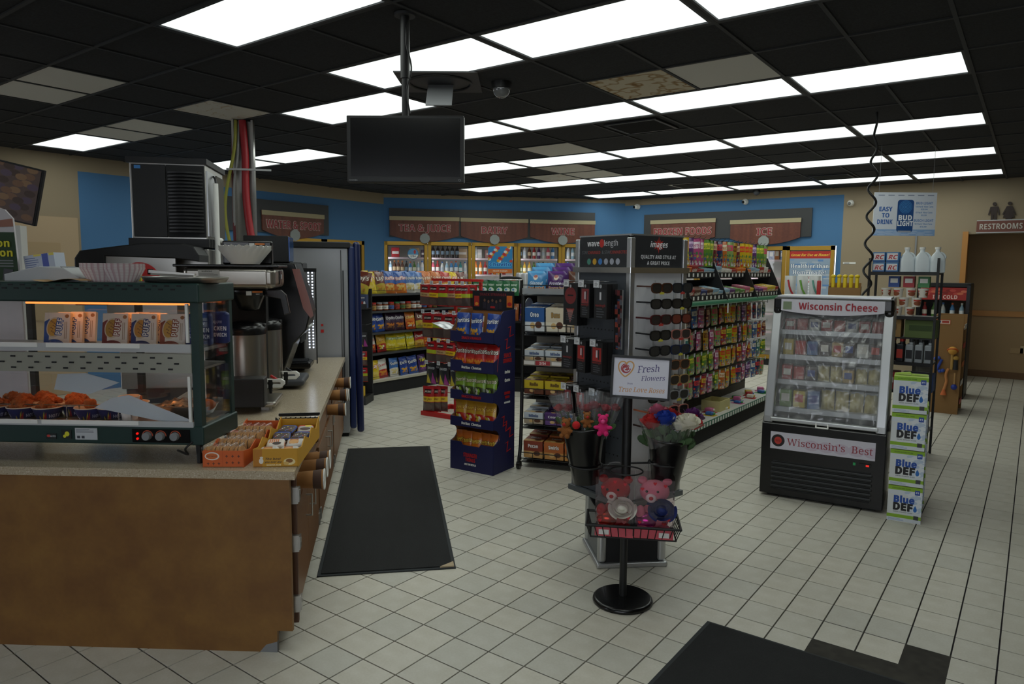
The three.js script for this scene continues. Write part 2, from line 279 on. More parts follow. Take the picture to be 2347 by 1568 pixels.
{
  const diagEdges = [0.0, 0.85, 1.72, 2.64, 3.56, 4.46];
  const at = cooler(-10.3, -9.7, DA, diagEdges, 2.24, 'diagonal wall', true, (k) => `gold framed glass cooler door, ${ORD[k]} from the left on the diagonal wall`);
  const rowsOf = [
    [1.6, [['pale blue', 'brown', 'brown', 'brown', 'dark', 'blue', 'green', 'pale blue', 'white'], ['pink', 'red', 'white', 'pale blue', 'blue', 'blue', 'teal', 'white'], ['orange', 'orange', 'red', 'red', 'orange', 'yellow', 'red'], ['green', 'yellow', 'yellow', 'green', 'dark', 'purple', 'green'], ['white', 'white', 'green', 'dark', 'dark', 'green']], 'middle'],
    [1.93, [[], ['dark', 'dark', 'dark', 'dark', 'dark', 'dark'], ['white'], ['dark', 'white', 'brown', 'red', 'purple', 'white', 'pink', 'blue'], ['white', 'white', 'pale blue', 'white', 'white', 'white']], 'top'],
    [1.27, [['pale blue', 'blue', 'red', 'green', 'white', 'blue', 'pale blue', 'white'], ['red', 'white', 'pale blue', 'blue', 'teal', 'white', 'pale blue'], [], [], []], 'lower'],
  ];
  for (const [y, doors, nm] of rowsOf) doors.forEach((row, k) => row.forEach((c, n) => {
    const a = diagEdges[k] + 0.12, sp = Math.min(0.098, (diagEdges[k + 1] - diagEdges[k] - 0.22) / Math.max(1, row.length - 1));
    bottle(c, `${c} drink bottle, ${ORD[n]} from left on ${nm} shelf behind ${ORD[k]} diagonal cooler door`, at(a + n * sp, y, -0.34 + rr(-0.015, 0.015)), DA, 'bottled drinks in the diagonal coolers', rr(0.97, 1.06));
  }));
  // packs on the top shelves
  const cartons = [[0, 0.22, 0.16, 0.2, 0xc03038, 'red soft pack'], [0, 0.6, 0.2, 0.2, 0xb99a72, 'tan carton'], [0, 0.78, 0.1, 0.16, 0x5a4a5c, 'dark purple carton'], [1, 0.7, 0.24, 0.2, 0xc4a98a, 'tan paper wrapped carton'], [2, 0.18, 0.14, 0.19, 0xd9d4cf, 'white bag'], [2, 0.42, 0.2, 0.18, 0xb98a86, 'pink carton'], [2, 0.66, 0.2, 0.2, 0xd3cdc4, 'pale carton']];
  for (const [k, x, w, h, col, nm] of cartons) {
    const p = at(diagEdges[k] + x, 1.93, -0.42), t = thing('drink_carton', `${nm} on top shelf behind ${ORD[k]} diagonal cooler door`, 'carton', p, DA);
    mesh('carton_body', rbox(w, h, 0.16, 0.012, 0, h / 2, 0), S(col, 0.6), t); mesh('band', box(w * 0.8, h * 0.25, 0.004, 0, h * 0.5, 0.081), S(0xe8e2dc, 0.6), t);
  }
  const ring = thing('price_disc', 'round blue and white two for four price sign stuck on first cooler door', 'sign', at(0.56, 2.0, 0.016), DA);
  mesh('disc', cyl(0.11, 0.11, 0.006, 0, 0, 0, 32, Math.PI / 2), M.blue, ring);
  mesh('print', box(0.2, 0.2, 0.004, 0, 0, 0.004), print(128, 128, (g) => { g.beginPath(); g.arc(64, 64, 63, 0, 7); g.clip(); fill(g, '#5c9ac8', 0, 0, 128, 75); fill(g, '#e9ecea', 0, 75, 128, 53); txt(g, '2/$4', 64, 94, 32, '#23345c'); oval(g, '#b83a3a', 86, 40, 14, 24); }, { transparent: true }), ring);
  // left wall cooler (mostly hidden behind the tall fridge)
  cooler(-10.3, -7.3, Math.PI / 2, [0, 0.95, 1.89], 2.22, 'left wall', true, (k) => `gold framed glass cooler door, ${k ? 'right' : 'left'} one of the pair on the left wall`);
  // back wall freezer row
  const bx = [-6.87, -6.1, -5.3, -4.48, -3.65];
  const bat = cooler(0, -13.2, 0, bx, 2.17, 'back wall', true, (k) => `gold framed freezer door, ${ORD[k]} from the left behind the candy gondola`);
  const fr = [0x3c6ea8, 0xc8b23c, 0x9a3434, 0x4c8a4a, 0xd8d8d0, 0x2f4a86, 0xb86a2c];
  for (let n = 0; n < 16; n++) {
    const x = -5.2 + n * 0.1, col = fr[n % 7], h = rr(0.16, 0.21);
    const t = thing('frozen_box', `${['blue', 'yellow', 'red', 'green', 'white', 'dark blue', 'orange'][n % 7]} frozen food box, ${ORD[n]} from left on freezer top shelf`, 'box', bat(x, 1.93, -0.4), 0, 'frozen food boxes');
    mesh('box_body', box(0.085, h, 0.2, 0, h / 2, 0), S(col, 0.5), t); mesh('front_panel', box(0.06, h * 0.4, 0.003, 0, h * 0.55, 0.1015), S(0xe6e2d6, 0.5), t);
  }
  // ice merchandiser door with its posters
  const d = thing('ice_door', 'gold framed ice freezer door covered by a blue ice poster', 'freezer door', [-3.24, 0.12, -13.21], 0);
  mesh('door_frame', [box(0.06, 2.05, 0.07, -0.37, 1.025, 0.01), box(0.06, 2.05, 0.07, 0.37, 1.025, 0.01), box(0.8, 0.07, 0.07, 0, 2.01, 0.01), box(0.8, 0.07, 0.07, 0, 0.035, 0.01)], M.gold, d);
  mesh('door_panel', box(0.7, 1.95, 0.04, 0, 1.02, 0), M.grey, d);
  const po = thing('ice_poster', 'blue ice poster headed with yellow script on red strip', 'poster', [-3.24, 1.2, -13.175], 0);
  mesh('sheet', new THREE.BoxGeometry(0.68, 1.55, 0.004).translate(0, 0.1, 0), faces(print(340, 760, (g, w, h) => {
    fill(g, '#8fa3ba', 0, 0, w, h); for (let i = 0; i < 60; i++) fill(g, ['#6f95c4', '#a9b8c8', '#5d87bd', '#b7bfc9'][i % 4], (i * 97) % w, 70 + (i * 53) % 600, 40 + (i * 31) % 50, 8 + (i * 7) % 10);
    fill(g, '#b42822', 0, 0, w, 62); txt(g, 'Great for Use at Home!', w / 2, 32, 28, '#f0d84a', 'italic bold', 320, null, 0, 0, 'serif');
    txt(g, 'Healthier than', w / 2, 128, 46, '#f4f6f8', 'bold', 320, '#4a6284', 6, 0, 'serif'); txt(g, 'Homemade!', w / 2, 182, 46, '#f4f6f8', 'bold', 300, '#4a6284', 6, 0, 'serif');
  }), M.lightgrey), po);
  const pn = thing('ice_notice', 'small white paper headed Why Our Ice is Better on the ice poster', 'notice', [-3.24, 1.16, -13.168], 0);
  mesh('sheet', new THREE.BoxGeometry(0.4, 0.86, 0.003).translate(0.02, 0.08, 0), faces(print(220, 460, (g, w, h) => {
    fill(g, '#dfe3e8', 0, 0, w, h); txt(g, 'Why Our Ice', w / 2, 30, 32, '#b02a30', 'italic bold', 200, null, 0, 0, 'serif'); txt(g, 'is Better!', w / 2, 66, 32, '#b02a30', 'italic bold', 180, null, 0, 0, 'serif');
    ['We have the most extensive water', 'filtration system available, to provide', 'you with absolutely pure ice.'].forEach((s, i) => txt(g, s, w / 2, 104 + i * 20, 11, '#2c3a5c', 'bold', 205, null, 0, 0, 'serif'));
    ['SOFTENED', 'PURIFIED', 'TREATED'].forEach((s, i) => { txt(g, s, w / 2, 176 + i * 62, 15, '#27407a', 'bold'); txt(g, 'by double carbon filters and a', w / 2, 196 + i * 62, 11, '#2c3a5c', 'bold', 200, null, 0, 0, 'serif'); txt(g, 'reverse osmosis filtration system', w / 2, 212 + i * 62, 11, '#2c3a5c', 'bold', 200, null, 0, 0, 'serif'); });
  }), M.white), pn);
}
// ---------- department signs on the walls ----------
const signWood = noiseTex(128, (u, v) => mixc([112, 60, 42], [84, 42, 30], 0.65 * vnoise(u, v * 0.1, 24, 11) + 0.35 * vnoise(u, v, 48, 12)));
const M_sign = { wood: S(0xffffff, 0.5, { map: signWood }), slate: S(0x303234, 0.5), cream: S(0xa39878, 0.6), dot: S(0x8e9492, 0.5) };
function letteredBlade(word, w, fs) {
  return print(512, 128, (g, W, H) => { g.clearRect(0, 0, W, H); txt(g, word, W / 2, H / 2, fs, '#8a2a30', 'bold', 500, '#c9c2bc', 9); }, { transparent: true, roughness: 0.5 });
}
const { FontLoader } = await import('three/addons/loaders/FontLoader.js');
const { TextGeometry } = await import('three/addons/geometries/TextGeometry.js');
const fontBold = await new FontLoader().loadAsync('fonts/droid/droid_sans_bold.typeface.json');
function letters(s, size, depth, width, grow = 0) {
  const g = new TextGeometry(s, { font: fontBold, size, depth, curveSegments: 4, bevelEnabled: grow > 0, bevelSize: grow, bevelThickness: 0.001, bevelSegments: 1 }); g.computeBoundingBox();
  const b = g.boundingBox, k = width ? Math.min(1, width / (b.max.x - b.min.x)) : 1; g.translate(-(b.max.x + b.min.x) / 2, -(b.max.y + b.min.y) / 2, 0); g.scale(k, 1, 1); return g;
}
function blade(t, word, x, w, y1, y0, size, zz) { // scalloped wooden sign board with cream cap, lettering and a disc
  const pts = [[-w / 2, y1], [w / 2, y1], [w / 2, y0 + 0.12]]; for (let k = 0; k <= 12; k++) { const u = 1 - k / 6; pts.push([u * w / 2, y0 + 0.12 * u * u]); }
  const b = mesh('sign_board', ext(pts, 0.025), M_sign.wood, t, x, 0, zz);
  mesh('cap_strip', box(w + 0.02, 0.075, 0.012, 0, y1 - 0.037, 0.031), M_sign.cream, b);
  mesh('letter_outline', letters(word, size, 0.003, w * 0.9, 0.006).translate(0, (y1 + y0) / 2 + 0.005, 0.025), S(0xc2b8ae, 0.5), b);
  mesh('lettering', letters(word, size, 0.006, w * 0.89).translate(0, (y1 + y0) / 2 + 0.005, 0.0265), S(0x8a2830, 0.5), b);
  mesh('disc', cyl(0.1, 0.1, 0.03, x, y0 + 0.06, zz + 0.035, 9, Math.PI / 2), M_sign.dot, t);
}
{
  let t = thing('department_sign', 'long dark sign board lettered TEA & JUICE, DAIRY and WINE over the coolers', 'sign', diagAt(0, 0, 0.01), DA);
  mesh('backer', box(4.13, 0.55, 0.03, 2.17, 2.6, 0.015), M_sign.slate, t);
  blade(t, 'TEA & JUICE', 0.79, 1.34, 2.72, 2.24, 0.13, 0.03); blade(t, 'DAIRY', 2.17, 1.34, 2.715, 2.24, 0.13, 0.03); blade(t, 'WINE', 3.56, 1.34, 2.71, 2.25, 0.13, 0.03);
  t = thing('department_sign', 'dark sign board lettered FROZEN FOODS and ICE on the back wall', 'sign', [0, 0, -13.19], 0);
  mesh('backer', box(3.21, 0.5, 0.03, -4.84, 2.58, 0.015), M_sign.slate, t);
  blade(t, 'FROZEN FOODS', -5.62, 1.32, 2.71, 2.24, 0.13, 0.03); blade(t, 'ICE', -4.04, 1.25, 2.66, 2.2, 0.13, 0.03);
  t = thing('department_sign', 'dark sign board lettered WATER & SPORT on the left wall', 'sign', [-10.29, 0, -6.88], Math.PI / 2);
  mesh('backer', box(2.3, 0.53, 0.03, 0.3, 2.55, 0.015), M_sign.slate, t);
  blade(t, 'WATER & SPORT', 0.7, 1.24, 2.64, 2.2, 0.13, 0.03);
  // cameras along the walls
  const eye = (p, ry, where) => { const c = thing('security_camera', `small white round security camera ${where}`, 'camera', p, ry, 'white wall cameras'); mesh('mount', cyl(0.05, 0.055, 0.05, 0, 0, 0.02, 20, Math.PI / 2), M.white, c); const b = mesh('ball', sph(0.045, 0, -0.005, 0.06), M.white, c); mesh('lens', cyl(0.024, 0.026, 0.02, -0.012, -0.012, 0.1, 16, Math.PI / 2 - 0.2), M.blackGloss, b); };
  eye([-6.6, 3.0, -13.19], -0.3, 'left of the FROZEN FOODS sign'); eye([-4.42, 2.99, -13.19], 0, 'above the gap between FROZEN FOODS and ICE'); eye([-2.63, 2.88, -13.19], 0.1, 'on beige wall beside the blue paint edge');
  // restroom sign
  const rs = thing('restroom_sign', 'brown RESTROOMS plate with man and woman cut-outs on beige wall', 'sign', [-0.5, 2.43, -13.19], 0);
  mesh('plate', box(0.62, 0.17, 0.03, 0, 0, 0.015), S(0x6a3a2e, 0.5), rs);
  each('edge_strip', [box(0.62, 0.014, 0.034, 0, 0.092, 0.015), box(0.62, 0.014, 0.034, 0, -0.092, 0.015)], M.lightgrey, rs);
  mesh('lettering', letters('RESTROOMS', 0.085, 0.006, 0.54).translate(0, 0, 0.03), S(0xb9b3aa, 0.5), rs);
  const dark = S(0x2c1e1a, 0.6), fig = (x, skirt) => {
    const f = mesh(skirt ? 'woman_figure' : 'man_figure', merge([cyl(0.026, 0.026, 0.02, 0, 0.34, 0.012, 20, Math.PI / 2), ext(skirt ? [[-0.035, 0.3], [0.035, 0.3], [0.085, 0.18], [0.07, 0.17], [0.035, 0.24], [0.075, 0.13], [0.04, 0.13], [0.04, 0.1], [-0.04, 0.1], [-0.04, 0.13], [-0.075, 0.13], [-0.035, 0.24], [-0.07, 0.17], [-0.085, 0.18]] : [[-0.05, 0.3], [0.05, 0.3], [0.075, 0.18], [0.06, 0.17], [0.038, 0.25], [0.036, 0.1], [0.006, 0.1], [0, 0.18], [-0.006, 0.1], [-0.036, 0.1], [-0.038, 0.25], [-0.06, 0.17], [-0.075, 0.18]], 0.02)]), dark, rs); f.position.x = x;
  };
  fig(-0.1, false); fig(0.09, true);
  const nt = thing('wall_notice', 'thin white strip notice on beige wall below camera', 'notice', [-2.6, 1.87, -13.195], 0);
  mesh('strip', new THREE.BoxGeometry(0.2, 0.03, 0.004), M.white, nt); mesh('print', box(0.08, 0.012, 0.002, -0.04, 0, 0.003), M.grey, nt);
  // blank door and hatch seams on the beige left wall
  const dr = sgroup('door_1'); mesh('door_leaf', box(0.03, 2.33, 0.9, -10.285, 1.17, -3.74), S(0xb09a7c, 0.85), dr); mesh('hatch', box(0.02, 1.0, 0.42, -10.265, 1.5, -3.75), S(0xa8916f, 0.85), dr);
}
// ---------- service counter ----------
const CA = 0.816, cAt = frame(-2.571, -1.832, CA), WT = 0.824;
const lam = noiseTex(256, (u, v) => mixc([142, 103, 48], [110, 72, 34], 0.55 * vnoise(u, v, 6, 21) + 0.3 * vnoise(u, v, 17, 22) + 0.15 * vnoise(u, v, 64, 23)));
const stone = noiseTex(256, (u, v) => { const n = vnoise(u, v, 128, 24), m = vnoise(u, v, 90, 25); return n > 0.78 ? [150, 132, 108] : m > 0.8 ? [206, 196, 176] : [184, 170, 146]; });
const M_c = { lam: S(0xffffff, 0.5, { map: lam }), top: S(0xffffff, 0.22, { map: stone }), door: S(0x7a5434, 0.45), doorDark: S(0x5a3a26, 0.5) };
const flat = (pts, y0, y1) => ext(pts.map((p) => [p[0], -p[1]]), y1 - y0).rotateX(-Math.PI / 2).translate(0, y0, 0);
const uvScale = (g, k) => { const u = g.attributes.uv; for (let i = 0; i < u.count; i++) u.setXY(i, u.getX(i) * k, u.getY(i) * k); return g; };
{
  const t = thing('worktop', 'speckled beige worktop running along the service counter', 'worktop', cAt(0, 0, 0), CA);
  mesh('slab', uvScale(flat([[0.04, 0.03], [0.04, -4.03], [-0.72, -4.03], [-0.72, -2.2], [-0.95, -2.2], [-0.95, -1.7], [-1.75, -1.7], [-1.72, -0.35]], 0.787, WT), 3), M_c.top, t);
  const unit = (name, label, z0, z1, poly, nd, cups) => {
    const c = thing('counter_cabinet', label, 'cabinet', cAt(0, 0, 0), CA);
    mesh('carcass', [flat(poly, 0.1, 0.786), flat(poly.map(([x, z]) => [Math.min(x, -0.07), z]), 0, 0.1)], M_c.doorDark, c);
    const L = (z0 - z1 - 0.06) / nd;
    mesh('face_rail', [box(0.02, 0.03, z0 - z1, -0.005, 0.77, (z0 + z1) / 2), box(0.02, 0.03, z0 - z1, -0.005, 0.6, (z0 + z1) / 2)], M_c.door, c);
    for (let k = 0; k < nd; k++) {
      const zc = z0 - 0.03 - L * (k + 0.5), d = mesh('door', rbox(0.02, 0.48, L - 0.012, 0.003, 0, 0.345, 0), M_c.door, c, 0.008, 0, zc), e = k % 2 ? L / 2 - 0.09 : -L / 2 + 0.09;
      mesh('handle', wire([[0.01, 0.42, e], [0.04, 0.42, e], [0.04, 0.53, e], [0.01, 0.53, e]], 0.005), M.steel, d);
      for (const y of [0.16, 0.5]) mesh('hinge', [box(0.012, 0.07, 0.035, 0.012, y, -Math.sign(e) * (L / 2 - 0.02)), box(0.004, 0.05, 0.06, 0.006, y, -Math.sign(e) * (L / 2 + 0.01))], M.steel, d);
      if (cups[k]) mesh('slot_panel', box(0.014, 0.13, L - 0.03, 0.0, 0.685, zc), M_c.doorDark, c); else mesh('drawer_front', rbox(0.02, 0.13, L - 0.02, 0.003, 0.006, 0.685, zc), M_c.door, c);
    }
    return c;
  };
  const a = unit('counter_cabinet', 'counter cabinet at the near end with wide brown laminate end panel', -0.03, -1.3, [[-0.02, -0.02], [-0.02, -1.3], [-0.9, -1.3], [-1.65, -0.37]], 2, [1, 1]);
  const ep = mesh('end_panel', ext([[0.02, 0.1], [0.02, 0.787], [-1.75, 0.787], [-1.75, 0], [-0.05, 0], [-0.05, 0.1]], 0.02), M_c.lam, a, 0, 0, 0, -0.216);
  uvScale(ep.geometry, 1.2);
  mesh('scuffed_corner', ext([[-0.05, 0], [-0.13, 0], [-0.1, 0.035], [-0.05, 0.05]], 0.022), M.grey, ep, 0, 0, -0.0005);
  mesh('corner_stile', box(0.03, 0.68, 0.03, 0.02, 0.445, -0.06), M_c.doorDark, a);
  for (const y of [0.7, 0.48, 0.2]) mesh('hinge', [box(0.03, 0.075, 0.02, 0.03, y, -0.035), box(0.008, 0.06, 0.045, 0.046, y, -0.05), box(0.004, 0.02, 0.012, 0.051, y + 0.01, -0.05)], M.steel, a);
  unit('counter_cabinet', 'middle counter cabinet below the coffee brewer', -1.31, -2.6, [[-0.02, -1.31], [-0.02, -2.6], [-0.72, -2.6], [-0.72, -1.31]], 2, [0, 1]);
  unit('counter_cabinet', 'far counter cabinet next to the tall fridge', -2.61, -3.98, [[-0.02, -2.61], [-0.02, -3.98], [-0.72, -3.98], [-0.72, -2.61]], 2, [1, 0]);
  // paper cups lying in the side dispensers
  const cupBody = cyl(0.046, 0.036, 0.15, 0, 0, 0, 24, 0, 0, -Math.PI / 2, true), cupRim = new THREE.TorusGeometry(0.047, 0.004, 6, 24).rotateY(Math.PI / 2).translate(0.076, 0, 0);
  const cupLid = cyl(0.045, 0.045, 0.004, 0.073, 0, 0, 24, 0, 0, Math.PI / 2), band = cyl(0.0465, 0.0435, 0.04, 0.045, 0, 0, 24, 0, 0, -Math.PI / 2, true);
  [[-0.3, 0.69], [-0.47, 0.7], [-0.66, 0.69], [-2.2, 0.655], [-2.45, 0.72], [-2.72, 0.67], [-3.0, 0.73]].forEach(([z, y], n) => {
    const c = thing('paper_cup', `brown paper cup with white rim sticking out of cabinet, ${ORD[n]} from the near end`, 'cup', cAt(0.06, y, z), CA, 'cups in the side dispensers');
    mesh('cup_wall', cupBody, S(0xa2713f, 0.8), c); mesh('sleeve', band, S(0x4a3226, 0.7), c); mesh('rim', [cupRim, cupLid], M.white, c);
  });
}
// ---------- food warmer on the counter end ----------
const WA = 0.6, wAt = frame(-2.93, -1.66, WA), WY = 0.915; // local x runs left from the right-hand corner
{
  const w = thing('food_warmer', 'dark green heated food display case with two glazed shelves', 'food warmer', wAt(0, WT, 0), WA), W = 1.32, D = 0.34, y = (v) => v - WT;
  const slot = (n, rows, y0, h) => { const g = []; for (let r = 0; r < rows; r++) for (let k = 0; k < n; k++) g.push([-W + 0.09 + k * (W - 0.14) / n + (r % 2) * 0.028, y0 + (r + 0.5) * h / rows, 0.008]); return g; }, slotGeo = box(0.02, 0.007, 0.004, 0, 0, 0);
  mesh('top_hood', [rbox(W + 0.02, 0.085, D + 0.02, 0.008, -W / 2, y(1.587), -D / 2)], M.green, w);
  for (const p of slot(22, 2, y(1.595), 0.03)) mesh('vent_slot', slotGeo, M.blackMatte, w, p[0], p[1], 0.01);
  each('side_post', [box(0.036, 0.62, 0.04, -0.018, y(1.25), -0.02), box(0.03, 0.62, 0.03, -0.015, y(1.25), -D + 0.015), box(0.036, 0.62, 0.04, -W + 0.018, y(1.25), -0.02)], M.green, w);
  const bs = mesh('base', [rbox(W + 0.02, 0.085, D + 0.02, 0.008, -W / 2, y(0.955), -D / 2)], M.green, w);
  mesh('control_panel', box(0.26, 0.06, 0.006, -0.18, y(0.955), 0.012), M.blackGloss, bs);
  for (const x of [-0.24, -0.18, -0.115]) { mesh('knob', cyl(0.017, 0.019, 0.02, x, y(0.955), 0.024, 20, Math.PI / 2), M.grey, bs); mesh('dial_ring', new THREE.TorusGeometry(0.023, 0.0025, 6, 24, 4).translate(x, y(0.955), 0.016), S(0xa8482a, 0.5), bs); }
  for (const yy of [0.965, 0.942]) mesh('red_lamp', cyl(0.005, 0.005, 0.006, -0.285, y(yy), 0.017, 12, Math.PI / 2), S(0x8a0a0a, 0.4, { emissive: 0xff1408, emissiveIntensity: 1.6 }), bs);
  mesh('rating_label', new THREE.BoxGeometry(0.1, 0.052, 0.003).translate(-0.52, y(0.958), 0.0115), faces(print(160, 84, (g, a, b) => { fill(g, '#b9bdc2', 0, 0, a, b); lines(g, '#4a4e58', 8, 10, 130, 3, 9); fill(g, '#3c4048', 14, 56, 22, 18); fill(g, '#3c4048', 46, 56, 22, 18); }), M.lightgrey), bs);
  mesh('warning_sticker', new THREE.BoxGeometry(0.045, 0.04, 0.003).translate(-0.61, y(0.955), 0.0115), faces(print(64, 56, (g, a, b) => { fill(g, '#0c1614', 0, 0, a, b); oval(g, '#d8d428', 36, 26, 15); oval(g, '#d8d428', 20, 40, 10); }), M.black), bs);
  mesh('maker_plate', new THREE.BoxGeometry(0.045, 0.025, 0.003).translate(-0.68, y(0.945), 0.0115), faces(print(64, 36, (g, a, b) => { fill(g, '#0c1614', 0, 0, a, b); oval(g, '#b8342c', 16, 16, 12, 8); txt(g, 'HATCO', 42, 18, 13, '#c9ccd0', 'italic bold', 36); }), M.black), bs);
  mesh('upper_shelf', box(W - 0.04, 0.015, D - 0.03, -W / 2, y(1.332), -D / 2), M.steel, w);
  const bandp = mesh('perforated_band', box(W - 0.07, 0.086, 0.012, -W / 2, y(1.278), 0), S(0xa9a99c, 0.4, { metalness: 0.6 }), w);
  for (const p of slot(15, 3, y(1.24), 0.075)) mesh('vent_slot', slotGeo, M.blackMatte, bandp, ...p);
  each('shelf_lip', [box(W - 0.07, 0.036, 0.014, -W / 2, y(1.345), 0.002), box(W - 0.07, 0.03, 0.014, -W / 2, y(1.002), 0.002)], M.lightgrey, w);
  each('lip_strip', [box(0.42, 0.02, 0.004, -0.47, y(1.354), 0.012), box(0.4, 0.02, 0.004, -0.92, y(1.354), 0.012), box(0.44, 0.018, 0.004, -0.5, y(1.01), 0.012), box(0.4, 0.018, 0.004, -0.94, y(1.01), 0.012)], M.white, w);
  mesh('lower_shelf', box(W - 0.04, 0.012, D - 0.03, -W / 2, y(0.998), -D / 2), M.steel, w);
  mesh('shelf_underside', box(W - 0.05, 0.01, D - 0.04, -W / 2, y(1.245), -D / 2), M.steel, w);
  for (const [yc, h] of [[1.455, 0.18], [1.122, 0.2]]) for (const x of [-0.37, -0.98]) mesh('sliding_pane', box(0.62, h, 0.004, x, y(yc), x < -0.6 ? -0.004 : -0.012), M.glass, w);
  each('end_pane', [box(0.004, 0.26, D - 0.09, -0.006, y(1.42), -D / 2), box(0.004, 0.25, D - 0.09, -0.006, y(1.12), -D / 2)], M.glass, w);
  each('rear_pane', [box(W - 0.08, 0.2, 0.004, -W / 2, y(1.45), -D + 0.02), box(W - 0.08, 0.22, 0.004, -W / 2, y(1.12), -D + 0.02)], M.glass, w);
  each('pane_handle', [box(0.012, 0.17, 0.012, -0.05, y(1.455), 0.0), box(0.012, 0.21, 0.012, -0.05, y(1.115), 0.0)], M.white, w);
  mesh('wire_rail', wire([[-W + 0.05, y(1.07), -0.07], [-0.05, y(1.07), -0.07]], 0.003), M.chrome, w);
  each('rail_post', [-1.1, -0.66, -0.6, -0.42, -0.36].map((x) => cyl(0.003, 0.003, 0.07, x, y(1.037), -0.07, 6)), M.chrome, w);
  for (const [x, z] of [[-0.03, -0.03], [-0.03, -D + 0.03], [-W + 0.05, -0.03], [-W + 0.05, -D + 0.03]]) mesh('leg', cyl(0.017, 0.012, 0.09, x, 0.045, z, 14), M.black, w);
  mesh('power_cord', tube([[-0.04, y(0.93), 0.01], [-0.07, y(0.9), 0.02], [-0.1, 0.03, -0.06], [-0.22, 0.01, -0.2]], 0.005, 24), M.black, w);
  // heat lamps: one glowing strip under the hood and one under the upper shelf
  for (const [yy, nm] of [[1.535, 'upper'], [1.228, 'lower']]) {
    const l = thing('heat_lamp', `warm heat lamp strip over the ${nm} shelf of the food warmer`, 'lamp', wAt(-0.5, yy, -0.18), WA, 'heat lamps in the food warmer');
    mesh('reflector', box(0.84, 0.012, 0.06, 0, 0.006, 0), M.steel, l); mesh('element', cyl(0.006, 0.006, 0.8, 0, -0.005, 0, 10, 0, 0, Math.PI / 2), S(0xffb070, 0.5, { emissive: 0xff8a3c, emissiveIntensity: 3 }), l);
    const a = new THREE.RectAreaLight(0xffa45c, 4.5, 0.8, 0.04); a.position.set(...wAt(-0.5, yy - 0.014, -0.18)); a.rotation.set(-Math.PI / 2, 0, WA); a.name = 'heat_glow'; scene.add(a);
  }
  // pastry sleeves on the upper shelf
  const puff = (c1, c2) => print(150, 200, (g, a, b) => { fill(g, '#e9dfd2', 0, 0, a, b); poly(g, c1, [[0, 60], [30, 40], [30, 200], [0, 200]]); oval(g, c1, 60, 215, 62, 42); oval(g, '#d8c7ae', 58, 96, 44, 66, 0.12); oval(g, c2, 54, 96, 34, 56, 0.12); for (let i = 0; i < 12; i++) oval(g, '#8a5a26', 40 + (i * 13) % 30, 55 + (i * 29) % 80, 5, 4); txt(g, 'PUFF', 88, 92, 46, '#f4eee2', 'bold', 130, c1, 9, -Math.PI / 2 + 0.1); oval(g, '#9a6a3c', 130, 24, 12); for (let i = 0; i < 5; i++) fill(g, '#a58c70', 118 + (i % 2) * 10, 60, 4, 110); });
  const puffs = { blue: puff('#2450a0', '#cf9a34'), maroon: puff('#7c2424', '#b98a2c'), navy: puff('#1c2c6c', '#cc8a2c'), rust: puff('#8e3a20', '#d09a3c') };
  const sleeve = merge([rbox(0.11, 0.145, 0.024, 0.005, 0, 0.0725, 0)]), side = S(0xdccbb4, 0.6);
  const puffBag = (c, x, n, z, label) => { const s = thing('pastry_sleeve', label, 'pastry sleeve', wAt(x, 1.341, z), WA + 0.16, 'pastry sleeves in the warmer'); mesh('sleeve', sleeve, side, s); mesh('front_print', new THREE.BoxGeometry(0.108, 0.143, 0.003).translate(0, 0.0725, 0.0135), faces(puffs[c], side), s); s.rotation.set(-0.22, WA + 0.2, 0, 'YXZ'); };
  ['nearest', 'second', 'third'].forEach((o, k) => puffBag('blue', -0.74 + k * 0.032, k, -0.15 - k * 0.045, `blue puff pastry sleeve, ${o} in the left warmer group`));
  ['nearest', 'second', 'third', 'fourth'].forEach((o, k) => puffBag('maroon', -0.46 + k * 0.026, k, -0.14 - k * 0.045, `maroon puff pastry sleeve, ${o} in the middle warmer group`));
  ['front', 'rear'].forEach((o, k) => puffBag('navy', -0.325 + k * 0.02, k, -0.14 - k * 0.05, `navy puff pastry sleeve, ${o} one of the pair in warmer`));
  puffBag('rust', -0.19, 0, -0.14, 'rust brown puff pastry sleeve standing alone in the warmer');
  const sand = print(140, 160, (g, a, b) => { fill(g, '#1d2c66', 0, 0, a, b); txt(g, 'CAJUN', 78, 40, 22, '#b9c2dc', 'italic bold'); txt(g, 'CHICKEN', 76, 76, 34, '#eef0f4', 'bold', 130); txt(g, 'SANDWICH', 80, 112, 30, '#eef0f4', 'bold', 120); oval(g, '#c0502c', 44, 136, 8); });
  ['front', 'rear'].forEach((o, k) => { const s = thing('sandwich_bag', `blue chicken sandwich bag, ${o} one at right end of warmer`, 'sandwich bag', wAt(-0.075 + k * 0.035, 1.341, -0.16 - k * 0.1), WA); mesh('bag', rbox(0.12, 0.15, 0.04, 0.015, 0, 0.075, 0), S(0x1d2c66, 0.5), s); mesh('print', new THREE.BoxGeometry(0.112, 0.13, 0.002).translate(0, 0.07, 0.021), faces(sand, M.navy), s); });
  // paper bowls of fried bites, lower shelf
  const bowlIn = lathe([[0.0, 0.004], [0.042, 0.004], [0.058, 0.052]], 28), bowlOut = lathe([[0, 0], [0.044, 0], [0.062, 0.05]], 28), rim = new THREE.TorusGeometry(0.061, 0.0028, 6, 32).rotateX(Math.PI / 2).translate(0, 0.051, 0);
  const bowlPrint = print(256, 64, (g, a, b) => { fill(g, '#18245e', 0, 0, a, b); for (const x of [40, 168]) { txt(g, 'HOT & GO', x, 22, 15, '#dfe4f0'); lines(g, '#aab4cc', x - 12, 34, 24, 3, 6, 2); poly(g, '#d8c234', [[x + 44, 62], [x + 60, 20], [x + 66, 40], [x + 78, 6], [x + 74, 62]]); poly(g, '#b4282c', [[x + 66, 62], [x + 72, 30], [x + 84, 10], [x + 82, 62]]); } });
